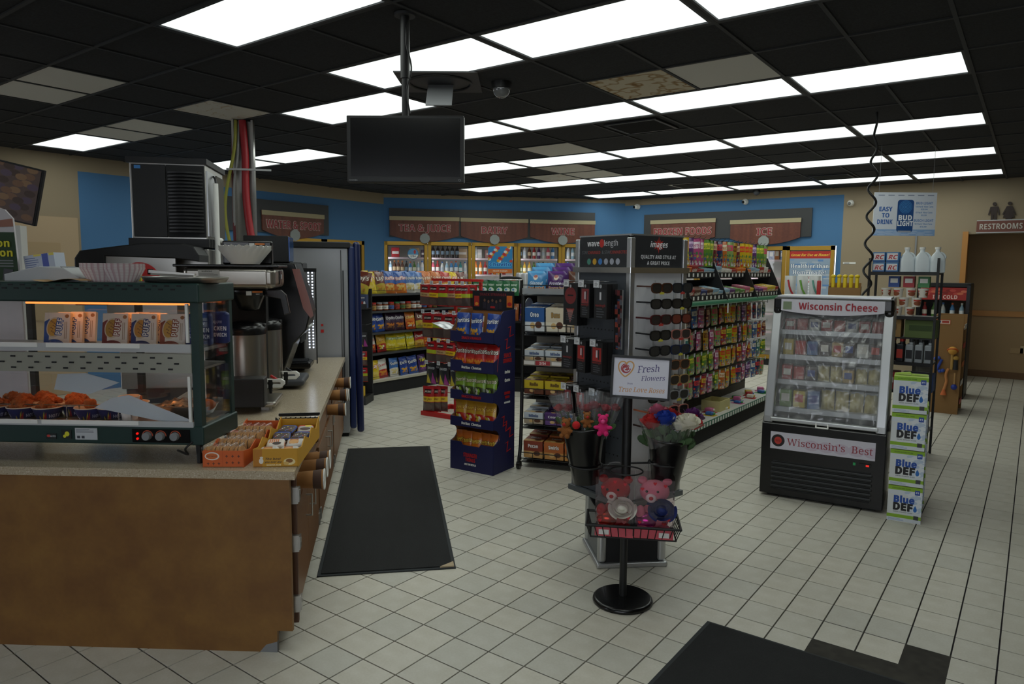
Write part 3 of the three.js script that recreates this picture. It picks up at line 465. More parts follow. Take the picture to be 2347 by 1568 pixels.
  const crumb = noiseTex(64, (u, v) => mixc([196, 112, 44], [140, 66, 22], 0.5 * vnoise(u, v, 8, 31) + 0.5 * vnoise(u, v, 20, 32))), crisp = S(0xffffff, 0.75, { map: crumb });
  const biteGeo = [0, 1, 2].map((k) => { const g = new THREE.IcosahedronGeometry(0.019, 2), p = g.attributes.position; for (let i = 0; i < p.count; i++) { const v = V(p.getX(i), p.getY(i), p.getZ(i)), q = 1 + 0.16 * Math.sin(v.x * 300 + k * 2) * Math.sin(v.y * 260 + k) + 0.12 * Math.sin(v.z * 340); p.setXYZ(i, v.x * q * (1 + 0.2 * (k === 1)), v.y * q, v.z * q); } g.computeVertexNormals(); return g; });
  const bowl = (x, z, n, label, kind) => {
    const b = thing('food_bowl', label, 'bowl', wAt(x, 1.004, z), WA + rr(-1, 1), 'paper bowls of hot food');
    mesh('bowl_wall', bowlOut, bowlPrint, b); mesh('bowl_liner', bowlIn, S(0xd9c3a4, 0.8), b); mesh('rim', rim, S(0xe6d9c4, 0.7), b);
    const bites = []; for (let k = 0; k < n; k++) { const a = k * 2.4, r = 0.014 * Math.sqrt(k); bites.push([biteGeo[k % 3].clone().rotateY(k).rotateX(k * 0.7).translate(Math.cos(a) * r, 0.05 + (n - k) * 0.0028 + (kind ? 0.006 : 0), Math.sin(a) * r)]); }
    if (kind) mesh('fried_piece', rbox(0.05, 0.04, 0.045, 0.012, 0.004, 0.066, 0), crisp, b); else bites.forEach((g) => mesh('fried_bite', g[0], crisp, b));
  };
  const bl = [[-1.02, -0.11, 9], [-0.95, -0.2, 9], [-0.89, -0.1, 8], [-0.82, -0.19, 8], [-0.9, -0.26, 10], [-0.74, -0.26, 9], [-0.77, -0.1, 5], [-0.69, -0.18, 6], [-1.04, -0.25, 9]];
  bl.forEach(([x, z, n], k) => bowl(x, z, n, `blue paper bowl heaped with fried bites, ${['leftmost in front row', 'behind the leftmost bowl', 'second from left in front row', 'third in the middle row', 'rear left', 'rear right', 'third from left in front row', 'rightmost of the middle row', 'hidden in the rear left corner'][k]}`));
  bowl(-0.58, -0.11, 0, 'blue paper bowl holding one square fried piece, left of the white cup', 1); bowl(-0.48, -0.12, 0, 'blue paper bowl holding one square fried piece, beside the white cup', 1); bowl(-0.44, -0.24, 0, 'blue paper bowl with a fried piece behind the white cup', 1);
  const wc = thing('food_cup', 'tall white paper cup with brown logo on lower warmer shelf', 'cup', wAt(-0.385, 1.004, -0.1), WA);
  mesh('cup_wall', cyl(0.044, 0.032, 0.105, 0, 0.0525, 0, 28, 0, 0, 0, true), M.white, wc); mesh('rim', new THREE.TorusGeometry(0.044, 0.003, 6, 28).rotateX(Math.PI / 2).translate(0, 0.105, 0), M.white, wc);
  mesh('contents', sph(0.04, 0, 0.1, 0, 1, 0.35, 1), S(0xd9c8b8, 0.8), wc); mesh('base', cyl(0.032, 0.032, 0.004, 0, 0.003, 0, 24), M.white, wc);
  mesh('logo', new THREE.BoxGeometry(0.036, 0.036, 0.002).translate(0, 0.05, 0.0385), faces(print(72, 72, (g, a, b) => { fill(g, '#e2e0dc', 0, 0, a, b); oval(g, '#b9882c', 36, 28, 26, 16); fill(g, '#6a2a24', 8, 30, 56, 20); txt(g, 'BROASTED', 36, 40, 12, '#eee', 'bold', 52); }), M.white), wc);
  const ft = thing('foil_tray', 'foil covered tray of food on lower warmer shelf', 'tray', wAt(-0.16, 1.004, -0.2), WA);
  mesh('pan', lathe([[0.0, 0.004], [0.1, 0.004], [0.125, 0.05], [0.13, 0.052]], 4, 0, 0, 0, 0, Math.PI / 4).scale(1.25, 1, 0.85), M.alu, ft);
  { const g = new THREE.PlaneGeometry(0.2, 0.16, 14, 12), p = g.attributes.position; for (let i = 0; i < p.count; i++) { const x = p.getX(i), yv = p.getY(i); p.setZ(i, 0.05 + 0.03 * Math.cos(x * 14) * Math.cos(yv * 16) + 0.006 * Math.sin(x * 140 + yv * 60) + rr(-0.003, 0.003)); } g.computeVertexNormals(); mesh('foil', g.rotateX(-Math.PI / 2).translate(-0.03, 0, 0), S(0xcfc8c0, 0.25, { metalness: 0.9 }), ft); }
  mesh('browned_roll', sph(0.035, 0.09, 0.055, 0.01, 1.3, 0.8, 0.8), crisp, ft);
  const sheet = (pts, y0, label) => { const p = thing('paper_liner', label, 'paper', wAt(0, y0, 0), WA); mesh('sheet', ext(pts, 0.002), S(0xc3cbd2, 0.7), p, 0, 0, -0.025); };
  sheet([[-0.68, 0], [-0.66, 0.07], [-0.53, 0.075], [-0.38, 0.035], [-0.52, -0.02]], 1.15, 'white paper hanging in the left half of lower warmer window'); sheet([[-0.5, 0.05], [-0.42, 0.095], [-0.34, 0.11], [-0.06, 0.0], [-0.1, -0.02], [-0.17, -0.012]], 1.02, 'white paper leaning behind lower right warmer pane');
  // things on the hood
  const hoodY = 1.63; // top of the hood
  const sc = thing('label_scale', 'grey plastic counter scale lying on the warmer hood', 'scale', wAt(-0.76, hoodY, -0.2), WA);
  mesh('case', ext([[-0.17, 0], [0.17, 0], [0.17, 0.012], [0.1, 0.055], [-0.02, 0.06], [-0.17, 0.025]], 0.2, 0.004), M.lightgrey, sc, 0, 0.003, -0.1); mesh('keypad', box(0.1, 0.003, 0.1, 0.11, 0.043, 0.02, 0, 0, -0.5), M.grey, sc);
  mesh('display', box(0.11, 0.003, 0.08, 0.04, 0.062, 0.02), S(0x8f969c, 0.3), sc);
  const mn = thing('paper_menu', 'creased tan paper lying on the warmer hood', 'paper', wAt(-0.62, hoodY, -0.05), WA); { const g = new THREE.PlaneGeometry(0.22, 0.12, 12, 3), p = g.attributes.position; for (let i = 0; i < p.count; i++) p.setZ(i, 0.008 + 0.007 * Math.sin(p.getX(i) * 30)); g.computeVertexNormals(); mesh('sheet', g.rotateX(-Math.PI / 2), S(0xb89468, 0.8), mn); }
  const boatPrint = print(128, 64, (g, a, b) => { fill(g, '#e4e1de', 0, 0, a, b); for (let i = 0; i < 26; i++) fill(g, '#bf9aa0', i * 5, 0, 1.6, b); for (let i = 0; i < 14; i++) fill(g, '#c5a3a8', 0, i * 5, a, 1.4); });
  const boat = new THREE.CylinderGeometry(0.1, 0.065, 0.062, 24, 1, true).scale(1, 1, 0.75);
  [[-0.49, 0], [-0.4, 0]].forEach(([x, k], n) => { const b = thing('food_boat_stack', `stack of red checked paper food boats, ${n ? 'right' : 'left'} one on the warmer hood`, 'food boats', wAt(x, hoodY, -0.12), WA, 'food boats'); for (let q = 0; q < 4; q++) mesh('paper_boat', boat.clone().translate(0, 0.032 + q * 0.007, 0), boatPrint, b); mesh('boat_floor', cyl(0.065, 0.065, 0.003, 0, 0.003, 0, 20).scale(1, 1, 0.75), M.white, b); });
  const tr = thing('metal_tray', 'shallow stainless tray on the right end of warmer hood', 'tray', wAt(-0.11, hoodY, -0.12), WA);
  mesh('tray', lathe([[0, 0.006], [0.155, 0.006], [0.17, 0.026], [0.185, 0.028], [0.183, 0.024], [0.168, 0.002], [0, 0.002]], 32).scale(1.05, 1, 0.7), M.steel, tr);
  const tg = thing('serving_tongs', 'stainless serving tongs lying in the metal tray', 'tongs', wAt(-0.16, hoodY + 0.03, -0.1), WA);
  mesh('arm', [box(0.2, 0.012, 0.02, 0, 0.012, 0, 0, 0.1, -0.08), box(0.2, 0.008, 0.018, 0.01, 0.004, 0.014, 0, -0.05, -0.04)], M.steel, tg); mesh('grip_ring', box(0.016, 0.024, 0.02, -0.1, 0.018, 0), M.blackGloss, tg);
}
// ---------- pastry boxes at the counter corner ----------
{
  const clear = P({ color: 0xffffff, transmission: 0.97, roughness: 0.08, thickness: 0, ior: 1.25 });
  const cake = noiseTex(64, (u, v) => mixc([206, 158, 92], [158, 104, 50], 0.6 * vnoise(u, v, 6, 41) + 0.4 * vnoise(u, v, 22, 42)));
  const cakeM = S(0xffffff, 0.7, { map: cake }), chocoM = S(0x3a2016, 0.6), cardIn = S(0x9a7a52, 0.9);
  const openBox = (t, w, d, h, front, side) => {
    mesh('box_floor', box(w, 0.004, d, 0, 0.002, -d / 2), cardIn, t);
    mesh('front_wall', new THREE.BoxGeometry(w, h, 0.004).translate(0, h / 2, -0.002), faces(front, side), t); mesh('rear_wall', box(w, h * 1.2, 0.004, 0, h * 0.6, -d + 0.002), side, t);
    for (const s of [-1, 1]) mesh('side_wall', ext([[0, 0], [d, 0], [d, h * 1.35], [d * 0.92, h * 1.2], [d * 0.82, h * 0.8], [d * 0.6, h * 1.25], [d * 0.5, h * 0.75], [d * 0.3, h * 1.2], [d * 0.16, h * 0.85], [0, h]], 0.004).rotateY(Math.PI / 2).translate(s * (w / 2) - 0.002, 0, 0), side, t);
  };
  const orange = print(256, 110, (g, a, b) => { fill(g, '#cf5f22', 0, 0, a, b); for (let i = 0; i < 3; i++) for (let j = 0; j < 2; j++) { const x = 150 + i * 38, y = 36 + j * 42; fill(g, '#4a2a20', x - 2, y - 9, 4, 18); fill(g, '#4a2a20', x - 8, y - 2, 16, 4); } for (let i = 0; i < 3; i++) { fill(g, '#4a2a20', 30 + i * 34, 76, 4, 18); fill(g, '#4a2a20', 24 + i * 34, 82, 16, 4); } oval(g, '#e6dfd6', 58, 36, 46, 26); oval(g, '#cf6a2c', 56, 36, 38, 19); txt(g, 'SOFT BATCH', 56, 36, 13, '#7a3018', 'bold', 62); fill(g, '#b9521c', 122, 0, 2, b); });
  const yellow = print(256, 130, (g, a, b) => { fill(g, '#c9941c', 0, 0, a, b); fill(g, '#b87818', 0, 0, 50, b); oval(g, '#e9e4da', 46, 62, 10, 8); oval(g, '#e9e4da', 44, 86, 13, 20); txt(g, 'The best', 110, 72, 22, '#3a2a22', 'italic bold'); txt(g, 'you ever ate', 112, 92, 20, '#3a2a22', 'italic bold', 98); txt(g, 'BANANA CAKE', 116, 113, 15, '#f0e6c8', 'bold', 84); oval(g, '#ead8a0', 206, 92, 34, 24); oval(g, '#8a5a24', 206, 86, 20, 14); oval(g, '#d8b468', 188, 104, 16, 12); });
  const o = thing('pastry_box', 'orange open carton of wrapped cookies at counter corner', 'carton', cAt(-0.275, WT, -0.085), WA + 0.06); openBox(o, 0.175, 0.56, 0.075, orange, S(0xcf5f22, 0.6));
  const yb = thing('pastry_box', 'yellow open carton of wrapped cakes beside the orange carton', 'carton', cAt(-0.05, WT, -0.06), WA + 0.14); openBox(yb, 0.19, 0.56, 0.082, yellow, S(0xc9941c, 0.6));
  const oAt = (x, y, z) => { const a = WA + 0.06, p = cAt(-0.275, WT, -0.085); return [p[0] + x * Math.cos(a) + z * Math.sin(a), p[1] + y, p[2] - x * Math.sin(a) + z * Math.cos(a)]; };
  const yAt = (x, y, z) => { const a = WA + 0.14, p = cAt(-0.05, WT, -0.06); return [p[0] + x * Math.cos(a) + z * Math.sin(a), p[1] + y, p[2] - x * Math.sin(a) + z * Math.cos(a)]; };
  // sandwich cookies standing in ranks, each in clear film
  const cookieGeo = merge([cyl(0.036, 0.036, 0.011, 0, 0.04, 0.008, 24, Math.PI / 2), cyl(0.036, 0.036, 0.011, 0, 0.04, -0.008, 24, Math.PI / 2)]), creamGeo = cyl(0.034, 0.034, 0.006, 0, 0.04, 0, 24, Math.PI / 2), filmGeo = rbox(0.082, 0.088, 0.036, 0.012, 0, 0.043, 0);
  let cookie0;
  for (let r = 0; r < 4; r++) for (let c = 0; c < 5; c++) {
    const pos = oAt(-0.066 + c * 0.033, 0.006 + r * 0.002, -0.06 - r * 0.13), label = `film wrapped sandwich cookie, ${ORD[c]} from left in ${ORD[r]} rank of orange carton`;
    let k; if (!cookie0) { k = cookie0 = thing('wrapped_cookie', label, 'cookie', pos, 0, 'cookies in the orange carton'); mesh('cookie', cookieGeo, cakeM, k); mesh('filling', creamGeo, chocoM, k); mesh('film', filmGeo, clear, k); } else k = copy(cookie0, label, pos);
    k.rotation.set(-0.25 + rr(-0.06, 0.06), WA + 1.5 + rr(-0.12, 0.12), 0, 'YXZ');
  }
  const wraps = [print(120, 90, (g, a, b) => { fill(g, '#c9c4c0', 0, 0, a, b); fill(g, '#b4682c', 20, 10, 60, 60); oval(g, '#d8a060', 50, 46, 34, 26); }), print(120, 90, (g, a, b) => { fill(g, '#4a3a34', 0, 0, a, b); fill(g, '#2c4a9a', 0, 0, a, 22); for (let i = 0; i < 30; i++) oval(g, ['#c8342c', '#d8c234', '#d8d4cc', '#3c64b4', '#2a1c18'][i % 5], (i * 37) % a, 26 + (i * 23) % 60, 5); }), print(120, 90, (g, a, b) => { fill(g, '#d6ccc2', 0, 0, a, b); for (let i = 0; i < 5; i++) poly(g, '#cf6a28', [[20 + i * 14, 10], [28 + i * 14, 10], [24 + i * 14, 60], [16 + i * 14, 60]]); oval(g, '#3c2a24', 70, 64, 30, 18); }), print(120, 90, (g, a, b) => { fill(g, '#c03a28', 0, 0, a, 26); fill(g, '#b8b0ac', 0, 26, a, b); oval(g, '#d8c234', 80, 22, 26, 14); oval(g, '#4a342c', 56, 62, 40, 20); })];
  const rankNames = [['brown cake', 'brown cake'], ['orange striped cake', 'silver cake'], ['candy topped brownie', 'candy topped brownie'], ['blue candy brownie', 'red topped brownie']], wr = [[0, 0], [2, 0], [1, 1], [1, 3]];
  for (let r = 0; r < 4; r++) for (let c = 0; c < 2; c++) {
    const k = thing('wrapped_cake', `wrapped ${rankNames[r][c]}, ${c ? 'right' : 'left'} one in ${ORD[r]} rank of yellow carton`, 'cake', yAt(-0.045 + c * 0.09, 0.03 + r * 0.004, -0.075 - r * 0.13), WA + 0.14 + rr(-0.15, 0.15), 'cakes in the yellow carton');
    mesh('cake', rbox(0.075, 0.03, 0.085, 0.012, 0, 0.012, 0), r < 1 ? cakeM : chocoM, k); mesh('wrapper_print', rbox(0.083, 0.036, 0.1, 0.016, 0, 0.014, 0).rotateX(0.12), wraps[wr[r][c]], k);
  }
  // black wire rack of the brewer drip behind the yellow carton
  const wrk = thing('drip_grate', 'black perforated drip grate standing behind the yellow carton', 'grate', cAt(-0.04, WT, -0.78), CA);
  const g = []; for (let i = 0; i < 9; i++) g.push(box(0.006, 0.05, 0.19, -0.1 + i * 0.025, 0.035, 0, -0.35)); for (let i = 0; i < 7; i++) g.push(box(0.21, 0.006, 0.006, 0, 0.036 + (i - 3) * 0.01, 0.085 - i * 0.028)); mesh('bars', g, M.black, wrk); mesh('rim', [box(0.22, 0.012, 0.01, 0, 0.072, -0.09), box(0.22, 0.012, 0.01, 0, 0.008, 0.09)], M.black, wrk);
}
// ---------- coffee and drink machines ----------
{
  const brushed = S(0xa8a49c, 0.28, { metalness: 0.95 });
  const b = thing('coffee_brewer', 'stainless twin coffee brewer with black funnels on the counter', 'coffee brewer', cAt(-0.5, WT, -1.36), CA), y = (v) => v - WT;
  mesh('head', [rbox(0.5, 0.13, 0.4, 0.03, 0.0, y(1.638), -0.2), rbox(0.08, 0.13, 0.4, 0.035, 0.24, y(1.638), -0.2)], brushed, b);
  mesh('lid_rim', rbox(0.6, 0.016, 0.42, 0.006, 0, y(1.71), -0.2), M.blackGloss, b);
  const cp = mesh('control_panel', box(0.004, 0.085, 0.1, 0.283, y(1.64), -0.2), M.blackGloss, b); mesh('switch', rbox(0.006, 0.03, 0.02, 0.003, 0.287, y(1.645), -0.2), M.lightgrey, cp);
  mesh('warning_plate', new THREE.BoxGeometry(0.12, 0.05, 0.002).translate(-0.1, y(1.66), 0.002), faces(print(120, 50, (g, a, c) => { fill(g, '#b9b9b6', 0, 0, a, c); txt(g, 'WARNING', 50, 10, 12, '#333'); lines(g, '#555', 6, 20, 108, 5, 6, 2); }), M.lightgrey), b);
  mesh('column', box(0.34, 0.72, 0.1, 0, y(1.22), -0.37), M.black, b);
  mesh('splash_panel', box(0.012, 0.74, 0.3, -0.16, y(1.2), -0.22), M.steel, b);
  const fun = mesh('brew_funnel', lathe([[0.03, 0], [0.06, 0.01], [0.1, 0.1], [0.105, 0.125], [0.1, 0.125]], 28, 0.1, y(1.435), -0.14), M.blackGloss, b);
  mesh('funnel_handle', ext([[0, 0], [0.1, 0.0], [0.13, -0.03], [0.15, -0.14], [0.12, -0.15], [0.1, -0.05], [0, -0.03]], 0.03, 0.004).translate(0.19, y(1.56), -0.155), M.blackGloss, fun);
  mesh('caution_label', new THREE.BoxGeometry(0.1, 0.03, 0.002).rotateY(0.25).translate(0.15, y(1.545), -0.035), faces(print(110, 36, (g, a, c) => { fill(g, '#1a1a1a', 0, 0, a, c); fill(g, '#cfcfcc', 4, 4, 34, 28); fill(g, '#c8702c', 42, 3, 64, 12); txt(g, 'HOT', 76, 25, 12, '#ddd'); }), M.black), fun);
  mesh('base_stand', [rbox(0.3, 0.035, 0.34, 0.015, 0.12, y(0.87), -0.12), rbox(0.06, 0.05, 0.06, 0.01, 0.2, y(0.84), -0.05)], brushed, b);
  mesh('drip_box', rbox(0.235, 0.175, 0.13, 0.008, 0.1, y(0.955), 0.06), M.black, b);
  const server = (x, z, label) => {
    const s = thing('coffee_server', label, 'coffee server', cAt(x, 0.888, z), CA, 'coffee servers');
    mesh('body', lathe([[0, 0.0], [0.122, 0.0], [0.124, 0.02], [0.124, 0.41], [0.11, 0.42]], 40), brushed, s);
    mesh('lid', lathe([[0.127, 0.4], [0.129, 0.44], [0.11, 0.465], [0.05, 0.48], [0, 0.48]], 36), M.blackGloss, s);
    mesh('gauge_strip', [rbox(0.02, 0.4, 0.05, 0.006, 0.112, 0.22, 0), rbox(0.05, 0.03, 0.06, 0.008, 0.1, 0.45, 0)], M.black, s);
    const f = mesh('faucet_bracket', ext([[0, 0], [0.11, 0], [0.13, 0.02], [0.13, 0.035], [0.11, 0.05], [0, 0.05], [0, 0.036], [0.1, 0.036], [0.11, 0.03], [0.11, 0.02], [0.1, 0.014], [0, 0.014]], 0.02, 0.003), M.white, s, 0.1, 0.06, -0.01);
    mesh('faucet', [rbox(0.03, 0.06, 0.03, 0.006, 0.045, 0.02, 0.01), cyl(0.011, 0.009, 0.04, 0.045, -0.02, 0.01, 14)], M.black, f);
    mesh('lever', rbox(0.05, 0.016, 0.018, 0.005, 0.065, 0.06, 0.01, 0, 0, -0.6), x < -0.4 ? M.red : M.black, f);
  };
  server(-0.43, -1.5, 'stainless coffee server with red tap lever behind the black drip box'); server(-0.38, -1.84, 'second stainless coffee server standing behind the red levered one');
  const cf = thing('coffee_filters', 'stack of white fluted paper coffee filters on the brewer', 'coffee filters', cAt(-0.4, 1.719, -1.36 - 0.05), CA);
  const flut = (k) => { const g = new THREE.CylinderGeometry(0.15, 0.082, 0.085, 96, 4, true), p = g.attributes.position; for (let i = 0; i < p.count; i++) { const x = p.getX(i), z = p.getZ(i), t = p.getY(i) / 0.085 + 0.5, a = Math.atan2(z, x), q = 1 + 0.045 * t * Math.sin(a * 22 + k); p.setXYZ(i, x * q, p.getY(i) + 0.045 + k * 0.006 + t * 0.006 * Math.sin(a * 22 + k), z * q); } g.computeVertexNormals(); return g; };
  for (let k = 0; k < 5; k++) mesh('filter', flut(k), M.white, cf); mesh('filter_base', cyl(0.082, 0.082, 0.004, 0, 0.004, 0, 32), M.white, cf);
  const hp = thing('hopper_cover', 'black plastic hopper cover with caution label behind the filters', 'hopper', cAt(-0.42, 1.719, -1.62), CA);
  mesh('shell', rbox(0.3, 0.15, 0.06, 0.012, 0, 0.075, 0), M.blackGloss, hp); mesh('label', new THREE.BoxGeometry(0.1, 0.035, 0.002).translate(0.06, 0.12, 0.031), faces(print(110, 40, (g, a, c) => { fill(g, '#1a1a1a', 0, 0, a, c); fill(g, '#cfcfcc', 4, 4, 34, 30); fill(g, '#c8702c', 42, 3, 64, 12); txt(g, 'CAUTION', 76, 26, 11, '#ddd'); }), M.black), hp);
  // cappuccino machine: curved glossy black front
  const c = thing('cappuccino_machine', 'glossy black cappuccino machine with curved door behind the brewer', 'drink machine', cAt(-0.5, WT, -2.3), CA);
  mesh('cabinet', rbox(0.26, 0.88, 0.42, 0.02, 0, 0.45, 0), M.blackGloss, c);
  mesh('curved_door', ext([[0.1, 0.9], [0.3, 0.9], [0.36, 0.72], [0.4, 0.56], [0.37, 0.44], [0.28, 0.34], [0.2, 0.12], [0.1, 0.1]], 0.4, 0.01).translate(0, 0, -0.2), M.blackGloss, c);
  mesh('door_print', ext([[0.02, 0], [0.07, 0], [0.13, -0.2], [0.16, -0.33], [0.14, -0.35], [0.09, -0.28]], 0.003), S(0x8a5a54, 0.3), c, 0.27, 0.87, 0.212);
  each('nozzle', [-0.12, -0.04, 0.04, 0.12].map((z) => cyl(0.012, 0.009, 0.05, 0.33, 0.36, z, 12)), M.darkgrey, c);
  mesh('button_strip', box(0.05, 0.02, 0.3, 0.37, 0.44, 0, 0, 0, 0.8), M.lightgrey, c);
  mesh('drip_tray', [rbox(0.22, 0.05, 0.38, 0.02, 0.24, 0.05, 0)], M.darkgrey, c);
  // tall dispenser with light strips
  const t = thing('drink_dispenser', 'tall black drink dispenser with glowing dotted light strips', 'drink machine', cAt(-0.38, WT, -3.3), CA);
  mesh('cabinet', rbox(0.3, 0.925, 0.36, 0.012, -0.02, 0.4625, 0), M.blackGloss, t);
  mesh('silver_side', box(0.09, 0.76, 0.012, 0.185, 0.47, 0.18), M.alu, t); mesh('side_cap', box(0.11, 0.03, 0.05, 0.185, 0.86, 0.17), M.black, t); mesh('side_edge', box(0.008, 0.8, 0.03, 0.235, 0.46, 0.18), M.black, t);
  const led = S(0xffffff, 0.4, { emissive: 0xdfeaff, emissiveIntensity: 3 }), dot = box(0.012, 0.012, 0.004, 0, 0, 0);
  for (const x of [0.175, 0.207]) for (let k = 0; k < 26; k++) mesh('light_dot', dot, led, t, x, 0.2 + k * 0.0255, 0.188);
  const ll = new THREE.RectAreaLight(0xdfeaff, 1.2, 0.04, 0.65); ll.position.set(...cAt(-0.19, 1.35, -3.105)); ll.rotation.y = CA + Math.PI; ll.name = 'strip_glow'; scene.add(ll);
  mesh('valve_head', [rbox(0.1, 0.3, 0.05, 0.02, 0.1, 0.56, 0.2, 0, 0, -0.12)], M.black, t); mesh('valve_print', new THREE.BoxGeometry(0.06, 0.2, 0.002).rotateZ(-0.12).translate(0.11, 0.57, 0.227), faces(print(60, 200, (g, a, h) => { fill(g, '#2c4a66', 0, 0, a, h); oval(g, '#8aa4b4', 30, 60, 22, 40); oval(g, '#6a3a34', 30, 140, 22, 50); }), M.black), t);
  mesh('cup_tube', cyl(0.035, 0.035, 0.2, 0.0, 0.55, 0.215, 20), M.chrome, t);
  for (const yy of [0.84, 0.69, 0.56]) mesh('flavor_card', new THREE.BoxGeometry(0.07, 0.09, 0.003).translate(-0.06, yy, 0.183), faces(print(70, 90, (g, a, h) => { fill(g, '#d8942c', 0, 0, a, h); fill(g, '#e4ddd6', 6, 6, 58, 78); fill(g, '#a8282c', 14, 16, 42, 22); fill(g, '#a8282c', 14, 50, 42, 22); }), M.white), t);
  const dt = mesh('drip_tray', rbox(0.3, 0.06, 0.34, 0.02, 0.05, 0.07, 0.22), M.blackGloss, t); for (let k = 0; k < 8; k++) mesh('grate_bar', box(0.24, 0.006, 0.012, 0.05, 0.104, 0.1 + k * 0.034), M.darkgrey, dt);
  const bx = thing('black_hopper_box', 'black box machine top with iridescent blue side strip behind brewer', 'drink machine', cAt(-0.48, 1.748, -3.3), CA);
  mesh('case', rbox(0.36, 0.22, 0.3, 0.008, -0.06, 0.11, 0.05), M.black, bx); mesh('side_strip', box(0.004, 0.2, 0.28, 0.124, 0.11, 0.05), P({ color: 0x2c5a9a, roughness: 0.2, metalness: 0.6, iridescence: 1, iridescenceIOR: 1.6, iridescenceThicknessRange: [200, 500] }), bx);
}
// ---------- ice and soda machine ----------
{
  const t = thing('ice_machine', 'black and steel ice maker stacked on a stainless soda dispenser', 'ice machine', cAt(-1.06, 0, -2.55), CA);
  mesh('head', [rbox(0.5, 0.56, 0.55, 0.008, 0, 2.15, 0)], M.steel, t);
  mesh('front_panel', rbox(0.22, 0.5, 0.02, 0.004, -0.12, 2.16, 0.285), M.black, t); mesh('maker_badge', box(0.04, 0.022, 0.003, -0.19, 2.39, 0.297), S(0x3a78b8, 0.4), t);
  const lv = mesh('louver_panel', rbox(0.25, 0.5, 0.03, 0.004, 0.12, 2.16, 0.28), M.blackMatte, t); for (let k = 0; k < 18; k++) mesh('louver', place(new THREE.CylinderGeometry(0.2, 0.2, 0.012, 12, 1, false, -0.62, 1.24), 0.12, 1.95 + k * 0.024, 0.135), M.black, lv);
  mesh('top_cover', box(0.53, 0.04, 0.6, 0, 2.44, 0), M.black, t); mesh('adapter_skirt', box(0.53, 0.06, 0.6, 0, 1.87, 0.0), M.black, t);
  mesh('side_panel', box(0.012, 0.46, 0.24, 0.254, 2.15, 0.14), M.alu, t); mesh('side_grille', box(0.012, 0.46, 0.24, 0.254, 2.15, -0.14), S(0x4a4640, 0.8), t);
  mesh('power_cable', tube([[0.265, 2.36, 0.1], [0.29, 2.3, 0.14], [0.275, 2.0, 0.13], [0.28, 1.7, 0.16], [0.27, 1.2, 0.15]], 0.008, 30), M.black, t);
  mesh('drain_pipe', [cyl(0.018, 0.018, 1.4, 0.3, 1.6, 0.2, 14), cyl(0.02, 0.02, 0.12, 0.28, 1.9, 0.05, 14, Math.PI / 2)], M.white, t);
  mesh('dispenser_body', rbox(0.62, 1.0, 0.6, 0.01, -0.05, 1.33, 0), M.steel, t); mesh('dispenser_base', rbox(0.62, 0.83, 0.5, 0.01, -0.05, 0.415, -0.05), M.darkgrey, t);
  const hood = mesh('merchandiser_hood', ext([[-0.52, 1.45], [-0.51, 1.75], [-0.48, 1.795], [-0.1, 1.85], [0.15, 1.85], [0.22, 1.83], [0.25, 1.78], [0.25, 1.745], [0.1, 1.765], [-0.34, 1.775], [-0.34, 1.45]], 0.28, 0.008).translate(0, 0, 0.27), M.black, t);
  mesh('steel_panel', box(0.44, 0.4, 0.02, -0.12, 1.57, 0.53), M.steel, hood); mesh('red_disc', cyl(0.13, 0.13, 0.008, -0.125, 1.6, 0.545, 40, Math.PI / 2), S(0xb01a18, 0.35), hood);
  // ceiling chase with hoses
  const q = cAt(-0.93, 0, -4.4), k = thing('utility_chase', 'steel utility chase with coloured hoses rising to the ceiling', 'pipe chase', [q[0], 0, q[2]], CA);
  mesh('channel', [box(0.16, 1.75, 0.02, 0, 2.27, -0.05), box(0.02, 1.75, 0.1, 0.09, 2.27, 0), box(0.02, 1.75, 0.1, -0.09, 2.27, 0)], M.steel, k);
  const hose = (name, col, pts, r) => mesh(name, tube(pts, r, 40, 8), S(col, 0.5), k);
  hose('red_hose', 0xa01c26, [[0.0, 3.14, 0.03], [0.02, 2.8, 0.04], [0.02, 2.4, 0.05], [0.06, 2.0, 0.06], [0.13, 1.7, 0.08], [0.14, 1.45, 0.08]], 0.036);
  hose('yellow_hose', 0x9a9a3c, [[-0.06, 3.14, 0.04], [-0.08, 2.85, 0.05], [-0.17, 2.4, 0.06], [-0.17, 2.1, 0.06], [-0.1, 1.75, 0.06]], 0.016);
  hose('maroon_hose', 0x5a1420, [[-0.09, 3.14, 0.02], [-0.1, 2.6, 0.04], [-0.1, 2.0, 0.05], [-0.09, 1.6, 0.05]], 0.014);
  hose('grey_hose', 0x8a8a8a, [[-0.03, 3.14, 0.03], [-0.05, 2.8, 0.05], [-0.09, 2.5, 0.06], [-0.1, 2.1, 0.05]], 0.012);
  mesh('strap', box(0.42, 0.018, 0.012, 0.06, 2.66, 0.09), M.lightgrey, k);
}
